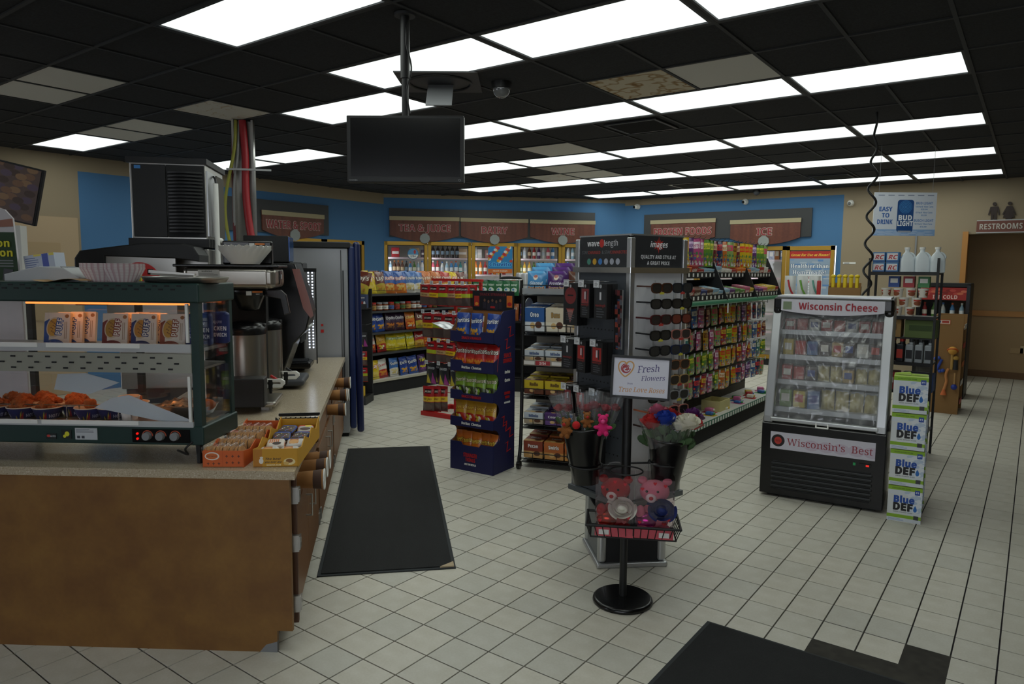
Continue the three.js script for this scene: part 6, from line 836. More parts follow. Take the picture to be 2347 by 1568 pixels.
  frames.forEach(([nm, c, l], n) => { const col = n % 2, r = n >> 1, g = thing('sunglasses', `${nm} sunglasses, ${col ? 'right' : 'left'} column, ${ORD[r]} row on the sunglasses face`, 'sunglasses', at(-0.085 + col * 0.165, 1.61 - r * 0.085, h + 0.11), A, 'sunglasses on the spinner'); g.scale.setScalar(1.12); mesh('frame', frameGeo, S(c, 0.25), g); mesh('lens', lensGeo, S(new THREE.Color(l).lerp(new THREE.Color(0x8a8c90), 0.35), 0.05, { metalness: 0.85 }), g); mesh('arm', armL, S(c, 0.3), g); mesh('arm', armR, g.children[2].material, g); if (n % 3 !== 2) mesh('price_sticker', box(0.03, 0.012, 0.002, 0.0, -0.024, 0.005), [S(0xc8c040, 0.6), S(0xb83a34, 0.6), M.white][n % 3], g); });
  each('tag_strip', [-0.03, 0.135].map((x) => box(0.012, 1.2, 0.006, x, 1.05, h + 0.01)), M.lightgrey, s); each('nose_peg', frames.map((_, n) => cyl(0.006, 0.006, 0.1, -0.085 + (n % 2) * 0.165, 1.61 - (n >> 1) * 0.085, h + 0.055, 8, Math.PI / 2)), M.lightgrey, s);
}
// ---------- flower stand ----------
{
  const X = -1.613, Z = -3.165, A = 0.5, at = frame(X, Z, A), t = thing('flower_stand', 'black round based stand with Fresh Flowers sign, bucket rings and basket', 'flower stand', [X, 0, Z], A);
  mesh('round_base', lathe([[0, 0], [0.15, 0], [0.155, 0.008], [0.152, 0.02], [0.14, 0.028], [0.03, 0.034], [0, 0.034]], 48), M.blackGloss, t); mesh('pole', [cyl(0.019, 0.019, 1.06, 0, 0.55, 0, 20), cyl(0.024, 0.024, 0.45, 0, 0.84, -0.0, 20)], M.black, t);
  const sg = mesh('sign_frame', [box(0.29, 0.012, 0.02, 0, 0.1, 0), box(0.29, 0.012, 0.02, 0, -0.1, 0), box(0.012, 0.2, 0.02, -0.14, 0, 0), box(0.012, 0.2, 0.02, 0.14, 0, 0), box(0.28, 0.2, 0.006, 0, 0, -0.006)], M.black, t, 0.06, 1.175, 0.03); sg.rotation.set(-0.05, -0.1, -0.03);
  mesh('sign_card', new THREE.BoxGeometry(0.27, 0.19, 0.003), faces(print(420, 300, (g, w, b) => { fill(g, '#d8d8e4', 0, 0, w, b); g.strokeStyle = '#cf9a5c'; g.lineWidth = 10; g.beginPath(); g.moveTo(92, 150); g.bezierCurveTo(20, 110, 26, 26, 76, 32); g.bezierCurveTo(92, 34, 96, 46, 98, 52); g.bezierCurveTo(110, 8, 172, 30, 148, 84); g.bezierCurveTo(136, 116, 112, 136, 92, 150); g.stroke(); for (let i = 0; i < 6; i++) { g.strokeStyle = '#a8343c'; g.lineWidth = 7; g.beginPath(); g.arc(94 + (i % 2) * 3, 84 + (i % 3) * 2, 34 - i * 6, i, i + 4.6); g.stroke(); } txt(g, 'Fresh', 262, 78, 72, '#3c3470', 'italic', 170, null, 0, -0.12, 'serif'); txt(g, 'Flowers', 300, 150, 52, '#3c3470', 'italic', 180, null, 0, -0.08, 'serif'); txt(g, 'from', 130, 200, 18, '#3c3470', 'italic', 60, null, 0, 0, 'serif'); txt(g, 'True Love Roses', 218, 246, 52, '#c8843c', 'italic', 350, null, 0, -0.03, 'serif'); }), M.white), sg, 0, 0, 0.004);
  each('ring_arm', [wire([[0, 0.72, 0], [-0.12, 0.72, 0.02]], 0.006), wire([[0, 0.73, 0], [0.12, 0.73, -0.03]], 0.006)], M.black, t); each('bucket_ring', [new THREE.TorusGeometry(0.085, 0.005, 8, 32).rotateX(Math.PI / 2).translate(-0.2, 0.72, 0.03), new THREE.TorusGeometry(0.085, 0.005, 8, 32).rotateX(Math.PI / 2).translate(0.2, 0.73, -0.05), new THREE.TorusGeometry(0.08, 0.004, 8, 32).rotateX(Math.PI / 2).translate(0.0, 0.72, 0.1)], M.black, t);
  const bk = mesh('basket', [wire([[-0.19, 0.44, 0.12], [0.27, 0.44, 0.12], [0.27, 0.44, -0.1], [-0.19, 0.44, -0.1], [-0.19, 0.44, 0.12]], 0.007), wire([[-0.17, 0.375, 0.1], [0.25, 0.375, 0.1], [0.25, 0.375, -0.08], [-0.17, 0.375, -0.08], [-0.17, 0.375, 0.1]], 0.004)], M.black, t);
  for (let k = 0; k < 13; k++) { const u = k / 12; mesh('basket_wire', wire([[-0.19 + 0.46 * u, 0.44, 0.12], [-0.17 + 0.42 * u, 0.375, 0.1], [-0.17 + 0.42 * u, 0.375, -0.08], [-0.19 + 0.46 * u, 0.44, -0.1]], 0.0025), M.black, bk); } for (let k = 1; k < 5; k++) for (const x of [0, 1]) mesh('basket_wire', wire([[x ? 0.27 : -0.19, 0.44, 0.12 - k * 0.044], [x ? 0.25 : -0.17, 0.375, 0.1 - k * 0.036]], 0.0025), M.black, bk);
  const bucket = (x, y, z, hh, label, tilt) => { const b = thing('flower_bucket', label, 'bucket', at(x, y, z), A, 'flower buckets'); mesh('wall', lathe([[0, 0.004], [0.055, 0.004], [0.09, hh - 0.01]], 36), M.blackGloss, b); mesh('outer_wall', lathe([[0, 0], [0.058, 0], [0.094, hh - 0.012], [0.102, hh - 0.01], [0.102, hh], [0.092, hh]], 36), M.blackGloss, b); b.rotation.set(0, A, tilt, 'YXZ'); b.scale.set(1.12, 1, 1.12); };
  bucket(-0.2, 0.63, 0.03, 0.29, 'left black flower bucket holding wrapped single roses and plush toys', 0.06); bucket(0.2, 0.6, -0.05, 0.26, 'right black flower bucket holding coloured silk roses', -0.06);
  // roses
  const wrapM = P({ color: 0xf4f6f8, transmission: 0.94, roughness: 0.08, thickness: 0, ior: 1.45 }), leafM = S(0x3c5a30, 0.6), stemM = S(0x34502a, 0.6);
  const budGeo = (big) => { const gs = []; for (let k = 0; k < 13; k++) { const q = k / 12, g = new THREE.PlaneGeometry(1, 1, 8, 6), p = g.attributes.position, R = 0.006 + 0.017 * q; for (let i = 0; i < p.count; i++) { const u = p.getX(i), v = p.getY(i) + 0.5, a = u * (2.1 - 0.7 * q), r = R * (0.55 + 0.5 * Math.sin(v * 2.0)) + 0.009 * q * v * v * v, y = -0.014 + v * (0.034 - 0.012 * q) - 0.011 * u * u * (1 + q) - 0.004 * q * v * v; p.setXYZ(i, big * r * Math.sin(a), big * y, big * r * Math.cos(a)); } g.computeVertexNormals(); g.rotateY(k * 2.4); gs.push(g); } gs.push(sph(0.013 * big, 0, 0, 0)); return merge(gs); };
  const bud = budGeo(1), bloom = budGeo(2.05), leafG = new THREE.SphereGeometry(0.02, 8, 6).scale(0.8, 1.4, 0.14), coneW = cyl(0.036, 0.012, 0.24, 0, 0.12, 0, 14, 0, 0, 0, true);
  const rose = (col, label, x, y, z, lean, dir, wrapped, group) => {
    const r = thing(wrapped ? 'wrapped_rose' : 'silk_rose', label, 'rose', at(x, y, z), 0, group), L = wrapped ? 0.26 : 0.2;
    mesh('stem', cyl(0.003, 0.003, L, 0, L / 2, 0, 6), stemM, r); mesh('bloom', wrapped ? bud : bloom, S(col, 0.6), r, 0, L, 0); each('leaf', [leafG.clone().rotateZ(0.7).translate(-0.022, L - 0.07, 0), leafG.clone().rotateZ(-0.7).translate(0.022, L - 0.1, 0.006)], leafM, r); if (wrapped) mesh('cellophane', coneW.clone().translate(0, L - 0.17, 0), wrapM, r);
    r.rotation.set(lean * Math.cos(dir), 0, -lean * Math.sin(dir), 'XZY');
  };
  for (let n = 0; n < 9; n++) { const a = n * 0.74, q = n < 2 ? 0.02 : 0.062; rose([0x9c1c2c, 0xa82234, 0x8a1628][n % 3], `red rose in clear cellophane, ${ORD[n]} clockwise in the left bucket`, -0.2 + q * Math.cos(a), 0.77, 0.03 + q * Math.sin(a), 0.08 + (n > 1) * 0.24, a + 2.0 + A, true, 'wrapped roses in the left bucket'); }
  [['red', 0xb82c2c], ['blue', 0x1c3c9c], ['white', 0xd8d4c4], ['white', 0xd6d2c2], ['red', 0xb02428], ['purple', 0x5c2468], ['red', 0xb43034], ['pink', 0xc86a86]].forEach(([nm, c], n) => { const px = [-0.06, -0.01, 0.045, 0.075, 0.09, 0.1, 0.02, -0.03][n], pz = [0.04, 0.05, 0.06, 0.07, 0.02, -0.03, -0.05, -0.06][n]; rose(c, `${nm} silk rose, ${ORD[n]} from the left in the right bucket`, 0.2 + px * 0.8, 0.76 + (n % 2) * 0.02, -0.05 + pz, Math.hypot(px, pz) * 2.8, Math.atan2(px, pz) + A, false, 'silk roses in the right bucket'); });
  for (let n = 0; n < 10; n++) { const a = n * 0.63, g = thing('rose_leaf_spray', `green leaf spray, ${ORD[n]} around the rim of the right bucket`, 'leaves', at(0.2 + 0.06 * Math.cos(a), 0.83, -0.05 + 0.06 * Math.sin(a)), a, 'leaf sprays in the right bucket'); mesh('leaf', leafG.clone().scale(1.6, 1.9, 1.2).rotateZ(-0.7).translate(0.03, 0.02, 0), leafM, g); mesh('leaf', leafG.clone().scale(1.4, 1.6, 1).rotateZ(-1.1).translate(0.055, 0.0, 0.01), leafM, g); }
  const sleeve = thing('bouquet_sleeve', 'clear cellophane sleeve around the silk roses', 'cellophane', at(0.2, 0.8, -0.05), A); mesh('film', cyl(0.15, 0.085, 0.16, 0, 0.08, 0, 18, 0, 0, 0, true), wrapM, sleeve);
  // plush toys on the left bucket
  const plush = (col, col2, label, p, s, ry) => { const b = thing('plush_toy', label, 'plush toy', p, ry), m = S(col, 0.95, { }); mesh('body', merge([sph(0.03, 0, 0.028, 0, 1, 1.05, 0.9), sph(0.024, 0, 0.072, 0.006), sph(0.009, -0.018, 0.092, 0), sph(0.009, 0.018, 0.092, 0), sph(0.012, -0.03, 0.035, 0.014, 1.4, 0.8, 0.8), sph(0.012, 0.03, 0.035, 0.014, 1.4, 0.8, 0.8), sph(0.013, -0.016, 0.006, 0.02), sph(0.013, 0.016, 0.006, 0.02)]), m, b); mesh('muzzle', sph(0.01, 0, 0.068, 0.026), S(col2, 0.9), b); each('eye', [sph(0.003, -0.009, 0.078, 0.026), sph(0.003, 0.009, 0.078, 0.026)], M.black, b); b.scale.setScalar(s); };
  plush(0xd0246c, 0xe0508c, 'bright pink plush bear on the rim of the left bucket', at(-0.12, 0.9, 0.1), 1.0, A); plush(0x8a5424, 0xb02a24, 'brown plush reindeer hanging over left bucket, left one', at(-0.3, 0.88, 0.1), 0.95, A - 0.4); plush(0x8a5424, 0xb02a24, 'small brown plush reindeer beside the left bucket centre', at(-0.2, 0.93, 0.08), 0.75, A + 0.2);
  const pom = tag(mesh('red_pompom', sph(0.02, 0, 0, 0, 1, 1, 1, 14), S(0xb81c20, 0.95), scene, ...at(-0.25, 0.945, 0.13)), 'round red pompom on the brown reindeer plush', 'pompom');
  // gift bears in clear boxes, standing in the basket
  const acetate = P({ color: 0xf6f2f4, transmission: 1, roughness: 0.02, thickness: 0, ior: 1.38 });
  const gift = (x, col, muz, rosec, foilc, label) => {
    const at2 = at(x, 0.38, 0.015), b = thing('gift_bear', `${label} plush bear holding a rose`, 'plush bear', at2, A - 0.05), fur = S(col, 0.95), g = [];
    g.push(sph(0.062, 0, 0.075, 0, 1, 1.1, 0.75, 20), sph(0.058, 0, 0.205, 0.0, 1.05, 0.95, 0.85, 20), sph(0.02, -0.05, 0.255, 0, 1, 1, 0.6), sph(0.02, 0.05, 0.255, 0, 1, 1, 0.6), sph(0.026, -0.055, 0.11, 0.03, 0.8, 1.2, 0.9), sph(0.026, 0.055, 0.11, 0.03, 0.8, 1.2, 0.9), sph(0.03, -0.04, 0.03, 0.04), sph(0.03, 0.04, 0.03, 0.04));
    b.scale.set(1.22, 1.06, 1.15);
    mesh('body', merge(g), fur, b); mesh('muzzle', sph(0.022, -0.014, 0.185, 0.044), S(muz, 0.95), b); mesh('nose', sph(0.009, -0.014, 0.19, 0.065), S(0xb81c24, 0.6), b); each('eye', [sph(0.006, -0.032, 0.215, 0.042), sph(0.006, 0.012, 0.217, 0.044)], M.blackGloss, b);
    mesh('rose', bloom.clone().scale(1.0, 0.8, 1).rotateX(1.2), S(rosec, 0.7), b, 0.03, 0.135, 0.06); mesh('foil_wrap', sph(0.045, -0.03, 0.07, 0.03, 1, 0.9, 0.7), S(foilc, 0.2, { metalness: 0.7 }), b); each('heart_patch', [[-0.03, 0.04], [0.04, 0.07], [0.045, 0.03]].map(([hx, hy]) => ext([[0, -0.01], [0.01, 0.002], [0.008, 0.009], [0.003, 0.009], [0, 0.005], [-0.003, 0.009], [-0.008, 0.009], [-0.01, 0.002]], 0.003).translate(hx, hy, 0.064)), S(0xa81420, 0.6), b);
    const c = thing('gift_box', `clear acetate gift box around the ${label} bear`, 'gift box', at2, A - 0.05); for (const [w, hh, d, px, py, pz] of [[0.19, 0.3, 0.001, 0, 0.15, 0.085], [0.19, 0.3, 0.001, 0, 0.15, -0.07], [0.001, 0.3, 0.155, -0.095, 0.15, 0.0075], [0.001, 0.3, 0.155, 0.095, 0.15, 0.0075], [0.19, 0.001, 0.155, 0, 0.3, 0.0075]]) mesh('clear_panel', box(w, hh, d, px, py, pz), acetate, c);
    mesh('handle', new THREE.TorusGeometry(0.06, 0.004, 6, 24, Math.PI).translate(0, 0.3, 0.0075), M.film, c); mesh('printed_base', box(0.19, 0.045, 0.002, 0, 0.023, 0.0865), S(0xc8505c, 0.5), c); mesh('barcode_label', box(0.05, 0.025, 0.001, label === 'red' ? -0.05 : 0.05, 0.022, 0.089), M.white, c);
    for (const [hx, hy] of [[-0.06, 0.25], [0.05, 0.27], [0.07, 0.1], [-0.07, 0.08], [0.0, 0.28]]) mesh('heart_print', ext([[0, -0.009], [0.009, 0.002], [0.007, 0.008], [0.003, 0.008], [0, 0.005], [-0.003, 0.008], [-0.007, 0.008], [-0.009, 0.002]], 0.0006).translate(hx, hy, 0.0862), S(0xc02430, 0.6), c);
  };
  gift(-0.05, 0xa8161c, 0xe0d4cc, 0xd8d4c8, 0xb8341c, 'red'); gift(0.145, 0xd8788c, 0xe8d4d4, 0x1c2c6c, 0xb01c80, 'pink');
}
// ---------- candy gondola ----------
{
  const A = Math.PI / 2, Z0 = -6.15, L = 3.0, at = frame(-2.55, Z0, A); // local x runs away, local z towards the aisle
  const t = thing('candy_gondola', 'long candy gondola with peg rows, green top rail and toy deck', 'gondola', at(0, 0, 0), A), cols = 3;
  mesh('kick_base', box(L, 0.14, 0.4, L / 2, 0.07, -0.24), M.blackMatte, t); mesh('toy_deck', box(L, 0.03, 0.46, L / 2, 0.185, -0.23), M.offwhite, t);
  const pr = mesh('deck_price_rail', box(L, 0.05, 0.012, L / 2, 0.19, 0.005), S(0x2c6a52, 0.5), t); for (let k = 0; k < 40; k++) mesh('price_ticket', box(0.034, 0.04, 0.003, 0.04 + k * 0.075, 0.19, 0.0125), M.white, pr);
  mesh('peg_panel', box(L, 1.25, 0.03, L / 2, 0.82, -0.44), S(0x4a463c, 0.8), t); for (let k = 0; k < 22; k++) mesh('slat_line', box(L, 0.006, 0.004, L / 2, 0.3 + k * 0.052, -0.424), M.blackMatte, t);
  mesh('top_deck', box(L, 0.03, 0.44, L / 2, 1.4, -0.22), S(0x9a8f6c, 0.6), t); const gr = mesh('green_rail', box(L, 0.045, 0.012, L / 2, 1.4, 0.006), S(0x7fae92, 0.5), t); mesh('rail_strip', box(L, 0.02, 0.004, L / 2, 1.4, 0.014), S(0x3c8a68, 0.5), gr); mesh('hanging_ticket', box(0.04, 0.1, 0.002, 1.0, 1.33, 0.018), M.white, gr);
  mesh('end_panel', box(0.03, 1.4, 0.44, -0.02, 0.7, -0.23), M.offwhite, t);
  // candy bag prints
  const CN = [['yellow', '#c8a818', '#d83a2c', 'Lemon'], ['red', '#a82424', '#e0c040', 'Sour'], ['blue', '#2c5c9c', '#e8e0d0', 'Ice'], ['pink', '#b04a7a', '#e8d8e0', 'Berry'], ['green', '#5c8a2c', '#e0d848', 'Apple'], ['orange', '#c86a20', '#f0e4c8', 'Peach'], ['purple', '#5a2c6a', '#d8b8e0', 'Grape'], ['gold', '#b08a28', '#6a3014', 'Toffee'], ['teal', '#2c7a78', '#e8f0e0', 'Mint'], ['maroon', '#6a1c28', '#d8b484', 'Cherry'], ['navy', '#1c2a58', '#d83c3c', 'Cola'], ['multicolour', '#8aa45c', '#d84a6a', 'Mix']];
  const CM = {}; for (const [nm, c, d, w] of CN) CM[nm] = print(80, 112, (g, a, b) => { fill(g, c, 0, 0, a, b); for (let i = 0; i < 22; i++) oval(g, [d, '#b8a448', '#a04444', '#447a4c', '#50689c', '#bfb8b0', c, c][i % 8], 8 + (i * 29) % 64, 58 + (i * 17) % 46, 7, 6); fill(g, d, 6, 14, a - 12, 26); txt(g, w, a / 2, 28, 22, c, 'bold', a - 18); fill(g, '#d8dcdc', a - 18, b - 14, 14, 8); }, foil);
  const names = CN.map((c) => c[0]), tagM = S(0xb9bfc6, 0.5), tagG = box(0.03, 0.036, 0.003, 0, 0, 0), pegG = wire([[0, 0, -0.3], [0, 0, 0.0]], 0.003);
  const rowN = ['top', 'second', 'third', 'lowest'];
  const pat = [['yellow', 'gold', 'blue', 'pink', 'maroon', 'multicolour', 'red', 'yellow', 'yellow', 'multicolour', 'purple', 'red', 'navy', 'blue', 'teal'], ['green', 'teal', 'multicolour', 'pink', 'gold', 'pink', 'multicolour', 'red', 'green', 'yellow', 'purple', 'yellow', 'multicolour', 'blue', 'red', 'maroon'], ['pink', 'blue', 'green', 'multicolour', 'green', 'green', 'pink', 'yellow', 'yellow', 'yellow', 'red', 'pink', 'red', 'blue', 'teal', 'green'], ['blue', 'multicolour', 'multicolour', 'navy', 'red', 'pink', 'green', 'orange', 'yellow', 'yellow', 'navy', 'pink', 'purple', 'blue', 'navy', 'multicolour']];
  [1.335, 1.1, 0.87, 0.63].forEach((y, r) => { const row = pat[r], n = row.length; row.forEach((c, k) => {
    const lx = 0.12 + k * (L - 0.2) / n + rr(-0.01, 0.01), w = rr(0.11, 0.135), h = rr(0.18, 0.205), zf = -0.115;
    mesh('peg_hook', pegG, M.chrome, t, lx, y + 0.008, zf); mesh('peg_ticket', tagG, tagM, t, lx, y + 0.012, zf + 0.01);
    for (let q = 0; q < 2; q++) { const m = tag(mesh('candy_bag', hangGeo[(k + q) % 3], CM[c], scene, ...at(lx + rr(-0.006, 0.006), y, zf - 0.03 - q * 0.055)), `${c} candy bag, ${q ? 'rear one' : 'front one'} on ${ORD[k]} peg from near end, ${rowN[r]} row`, 'candy bag', 'candy bags on the gondola pegs'); m.scale.set(w, h, 0.16); m.rotation.set(rr(-0.06, 0.02), A + rr(-0.22, 0.22), rr(-0.06, 0.06), 'YXZ'); }
  }); });
  // toys and boxes on the deck
  const toyC = [['red', 0xb02c2c], ['yellow', 0xd0b02c], ['blue', 0x3c6cb0], ['pink', 0xc86a96], ['green', 0x4a9a5a], ['pale', 0xd8d4c4]];
  for (let n = 0; n < 20; n++) { const [nm, c] = toyC[(n * 5 + (n >> 2)) % 6], k = thing('toy_pack', `${nm} toy pack, ${ORD[n]} from near end on the gondola deck`, 'toy', at(0.1 + n * 0.145, 0.2, -0.12 - (n % 3) * 0.06), A + rr(-0.4, 0.4), 'toys on the gondola deck'), w = rr(0.09, 0.13), h = rr(0.02, 0.05); mesh('card', box(w, 0.004, 0.13, 0, 0.002, 0), S(c, 0.6), k); mesh('toy', rbox(w * 0.7, h, 0.08, 0.012, 0, h / 2 + 0.004, 0), S(toyC[(n + 2) % 6][1], 0.4), k); mesh('blister', sph(0.024, w * 0.2, h * 0.6, 0.03, 1, 0.7, 1, 10), S(toyC[(n + 4) % 6][1], 0.3), k); }
  const cb = thing('open_carton', 'pale yellow open carton on the middle of the toy deck', 'carton', at(1.35, 0.2, -0.2), A); mesh('carton', [box(0.3, 0.11, 0.012, 0, 0.055, 0.1), box(0.3, 0.11, 0.012, 0, 0.055, -0.1), box(0.012, 0.11, 0.2, 0.15, 0.055, 0), box(0.012, 0.11, 0.2, -0.15, 0.055, 0), box(0.3, 0.01, 0.2, 0, 0.005, 0)], S(0xcfc58a, 0.7), cb);
  // two tiers of candy bars on the top deck
  const rk = thing('candy_bar_rack', 'black two tier candy bar rack on top of the candy gondola', 'rack', at(0, 1.415, 0), A), rl = 2.9;
  for (const [y, z, nm] of [[0.02, -0.06, 'lower'], [0.24, -0.16, 'upper']]) { const s = mesh('tier', box(rl, 0.012, 0.24, rl / 2 + 0.05, y, z - 0.1, 0.12), M.black, rk); mesh('tier_lip', box(rl, 0.06, 0.01, rl / 2 + 0.05, y + 0.01, z + 0.02), M.black, s); for (let k = 0; k < 26; k++) mesh('price_ticket', box(0.032, 0.034, 0.003, 0.1 + k * 0.11, y + 0.012, z + 0.028), M.white, s); mesh('tier_back', box(rl, 0.16, 0.01, rl / 2 + 0.05, y + 0.1, z - 0.22), M.blackMatte, s); }
  for (const x of [0.05, 0.98, 1.95, 2.9]) mesh('divider', ext([[0, 0], [0.26, 0], [0.36, 0.46], [0.2, 0.46], [0.08, 0.2]], 0.01).rotateY(Math.PI / 2).translate(x, 0, 0.02), M.black, rk);
  const bars = [['red', '#9c2420', 'KitKat'], ['brown', '#5a3420', 'Snickers'], ['navy', '#1c2c6a', 'Milky'], ['orange', '#d06a1c', 'Reese'], ['pale blue', '#8ab0c8', 'Almond'], ['white', '#d8d4cc', 'Twix'], ['purple', '#5c2c6c', 'Grape'], ['green', '#5a8a3c', 'Apple'], ['yellow', '#d0b02c', 'Lemon'], ['pink', '#c05a78', 'Berry']];
  const BM = bars.map(([, c, w]) => print(96, 56, (g, a, b) => { fill(g, c, 0, 0, a, b); txt(g, w, a / 2, b / 2, 24, '#f0e8d8', 'bold', a - 10, 'rgba(0,0,0,0.4)', 4, -0.1); fill(g, 'rgba(255,255,255,0.35)', 0, 0, a, 6); }));
  const barRow = (y, z, order, tier) => order.forEach((b, n) => { const w = 0.155, k = thing('candy_bar_box', `${bars[b][0]} candy bar carton, ${ORD[n]} from near end on ${tier} tier of bar rack`, 'carton', at(0.14 + n * 0.16, 1.415 + y, z), A, `candy bars on the ${tier} tier`); const h = rr(0.06, 0.1); mesh('carton', new THREE.BoxGeometry(w, h, 0.16).translate(0, h / 2, -0.04).rotateX(0.16), [BM[b], BM[b], BM[b], M.kraft, BM[b], M.kraft], k); });
  barRow(0.035, -0.08, [0, 1, 2, 1, 4, 4, 4, 6, 7, 7, 9, 8, 6, 6, 9, 8, 8, 0], 'lower'); barRow(0.255, -0.18, [3, 3, 0, 0, 4, 4, 4, 5, 5, 0, 3, 3, 3, 4, 4, 0, 5, 0], 'upper');
  [['orange', 0xc8581c], ['orange', 0xc8641c], ['red', 0xb02020], ['red', 0xa81c1c]].forEach(([nm, c], n) => { const m = tag(mesh('candy_pouch', chipGeo[n % 4], n < 2 ? BP['orange puffed snack'] : BP['red corn snack'], scene, ...at(0.12 + n * 0.15, 1.69, -0.22)), `${nm} candy pouch standing on upper tier, ${ORD[n]} from near end`, 'candy pouch', 'pouches on the bar rack'); m.scale.set(0.15, 0.2, 0.14); m.rotation.set(-0.2, A + rr(-0.3, 0.3), rr(-0.2, 0.2), 'YXZ'); });
  // overhead rods with hanging bags
  const rod = thing('overhead_rods', 'black overhead rods holding hanging bags above candy rack', 'rack', at(0, 1.415, 0), A); mesh('rod', [wire([[0.0, 0.6, -0.3], [2.75, 0.6, -0.3]], 0.008), wire([[0, 0.58, -0.42], [2.75, 0.58, -0.42]], 0.008)], M.black, rod); each('rod_post', [0.02, 1.4, 2.75].map((x) => cyl(0.012, 0.012, 0.6, x, 0.3, -0.42, 8)), M.black, rod); for (let k = 0; k < 20; k++) mesh('hook', wire([[0.1 + k * 0.135, 0.6, -0.42], [0.1 + k * 0.135, 0.61, -0.12], [0.1 + k * 0.135, 0.63, -0.1]], 0.003), M.black, rod);
  const hp = ['yellow', 'yellow', 'purple', 'pink', 'pink', 'green', 'green', 'maroon', 'navy', 'orange', 'multicolour', 'gold', 'maroon', 'yellow', 'yellow', 'yellow', 'purple', 'green', 'green', 'multicolour'];
  hp.forEach((c, k) => { for (let q = 0; q < 2; q++) { const m = tag(mesh('candy_bag', hangGeo[(k + q) % 3], CM[c], scene, ...at(0.1 + k * 0.135, 2.02, -0.17 - q * 0.07)), `${c} candy bag hanging overhead, ${q ? 'rear' : 'front'} on ${ORD[k]} hook from near end`, 'candy bag', 'bags on the overhead hooks'); m.scale.set(0.15, 0.27, 0.2); m.rotation.set(0, A - 0.35 + rr(-0.3, 0.3), rr(-0.08, 0.08), 'YXZ'); } });
  // near end cap: pegs with tall packs
  [['gold', 0.1], ['maroon', 0.28]].forEach(([c, z], n) => { for (let r = 0; r < 2; r++) { const m = tag(mesh('candy_bag', hangGeo[n], CM[c], scene, ...at(-0.09, 1.9 - r * 0.3, -z)), `large ${c} candy bag on the near end cap, ${r ? 'lower' : 'upper'} one`, 'candy bag', 'bags on the gondola end cap'); m.scale.set(0.16, 0.28, 0.2); m.rotation.set(0, 0.3, 0, 'YXZ'); } });
}
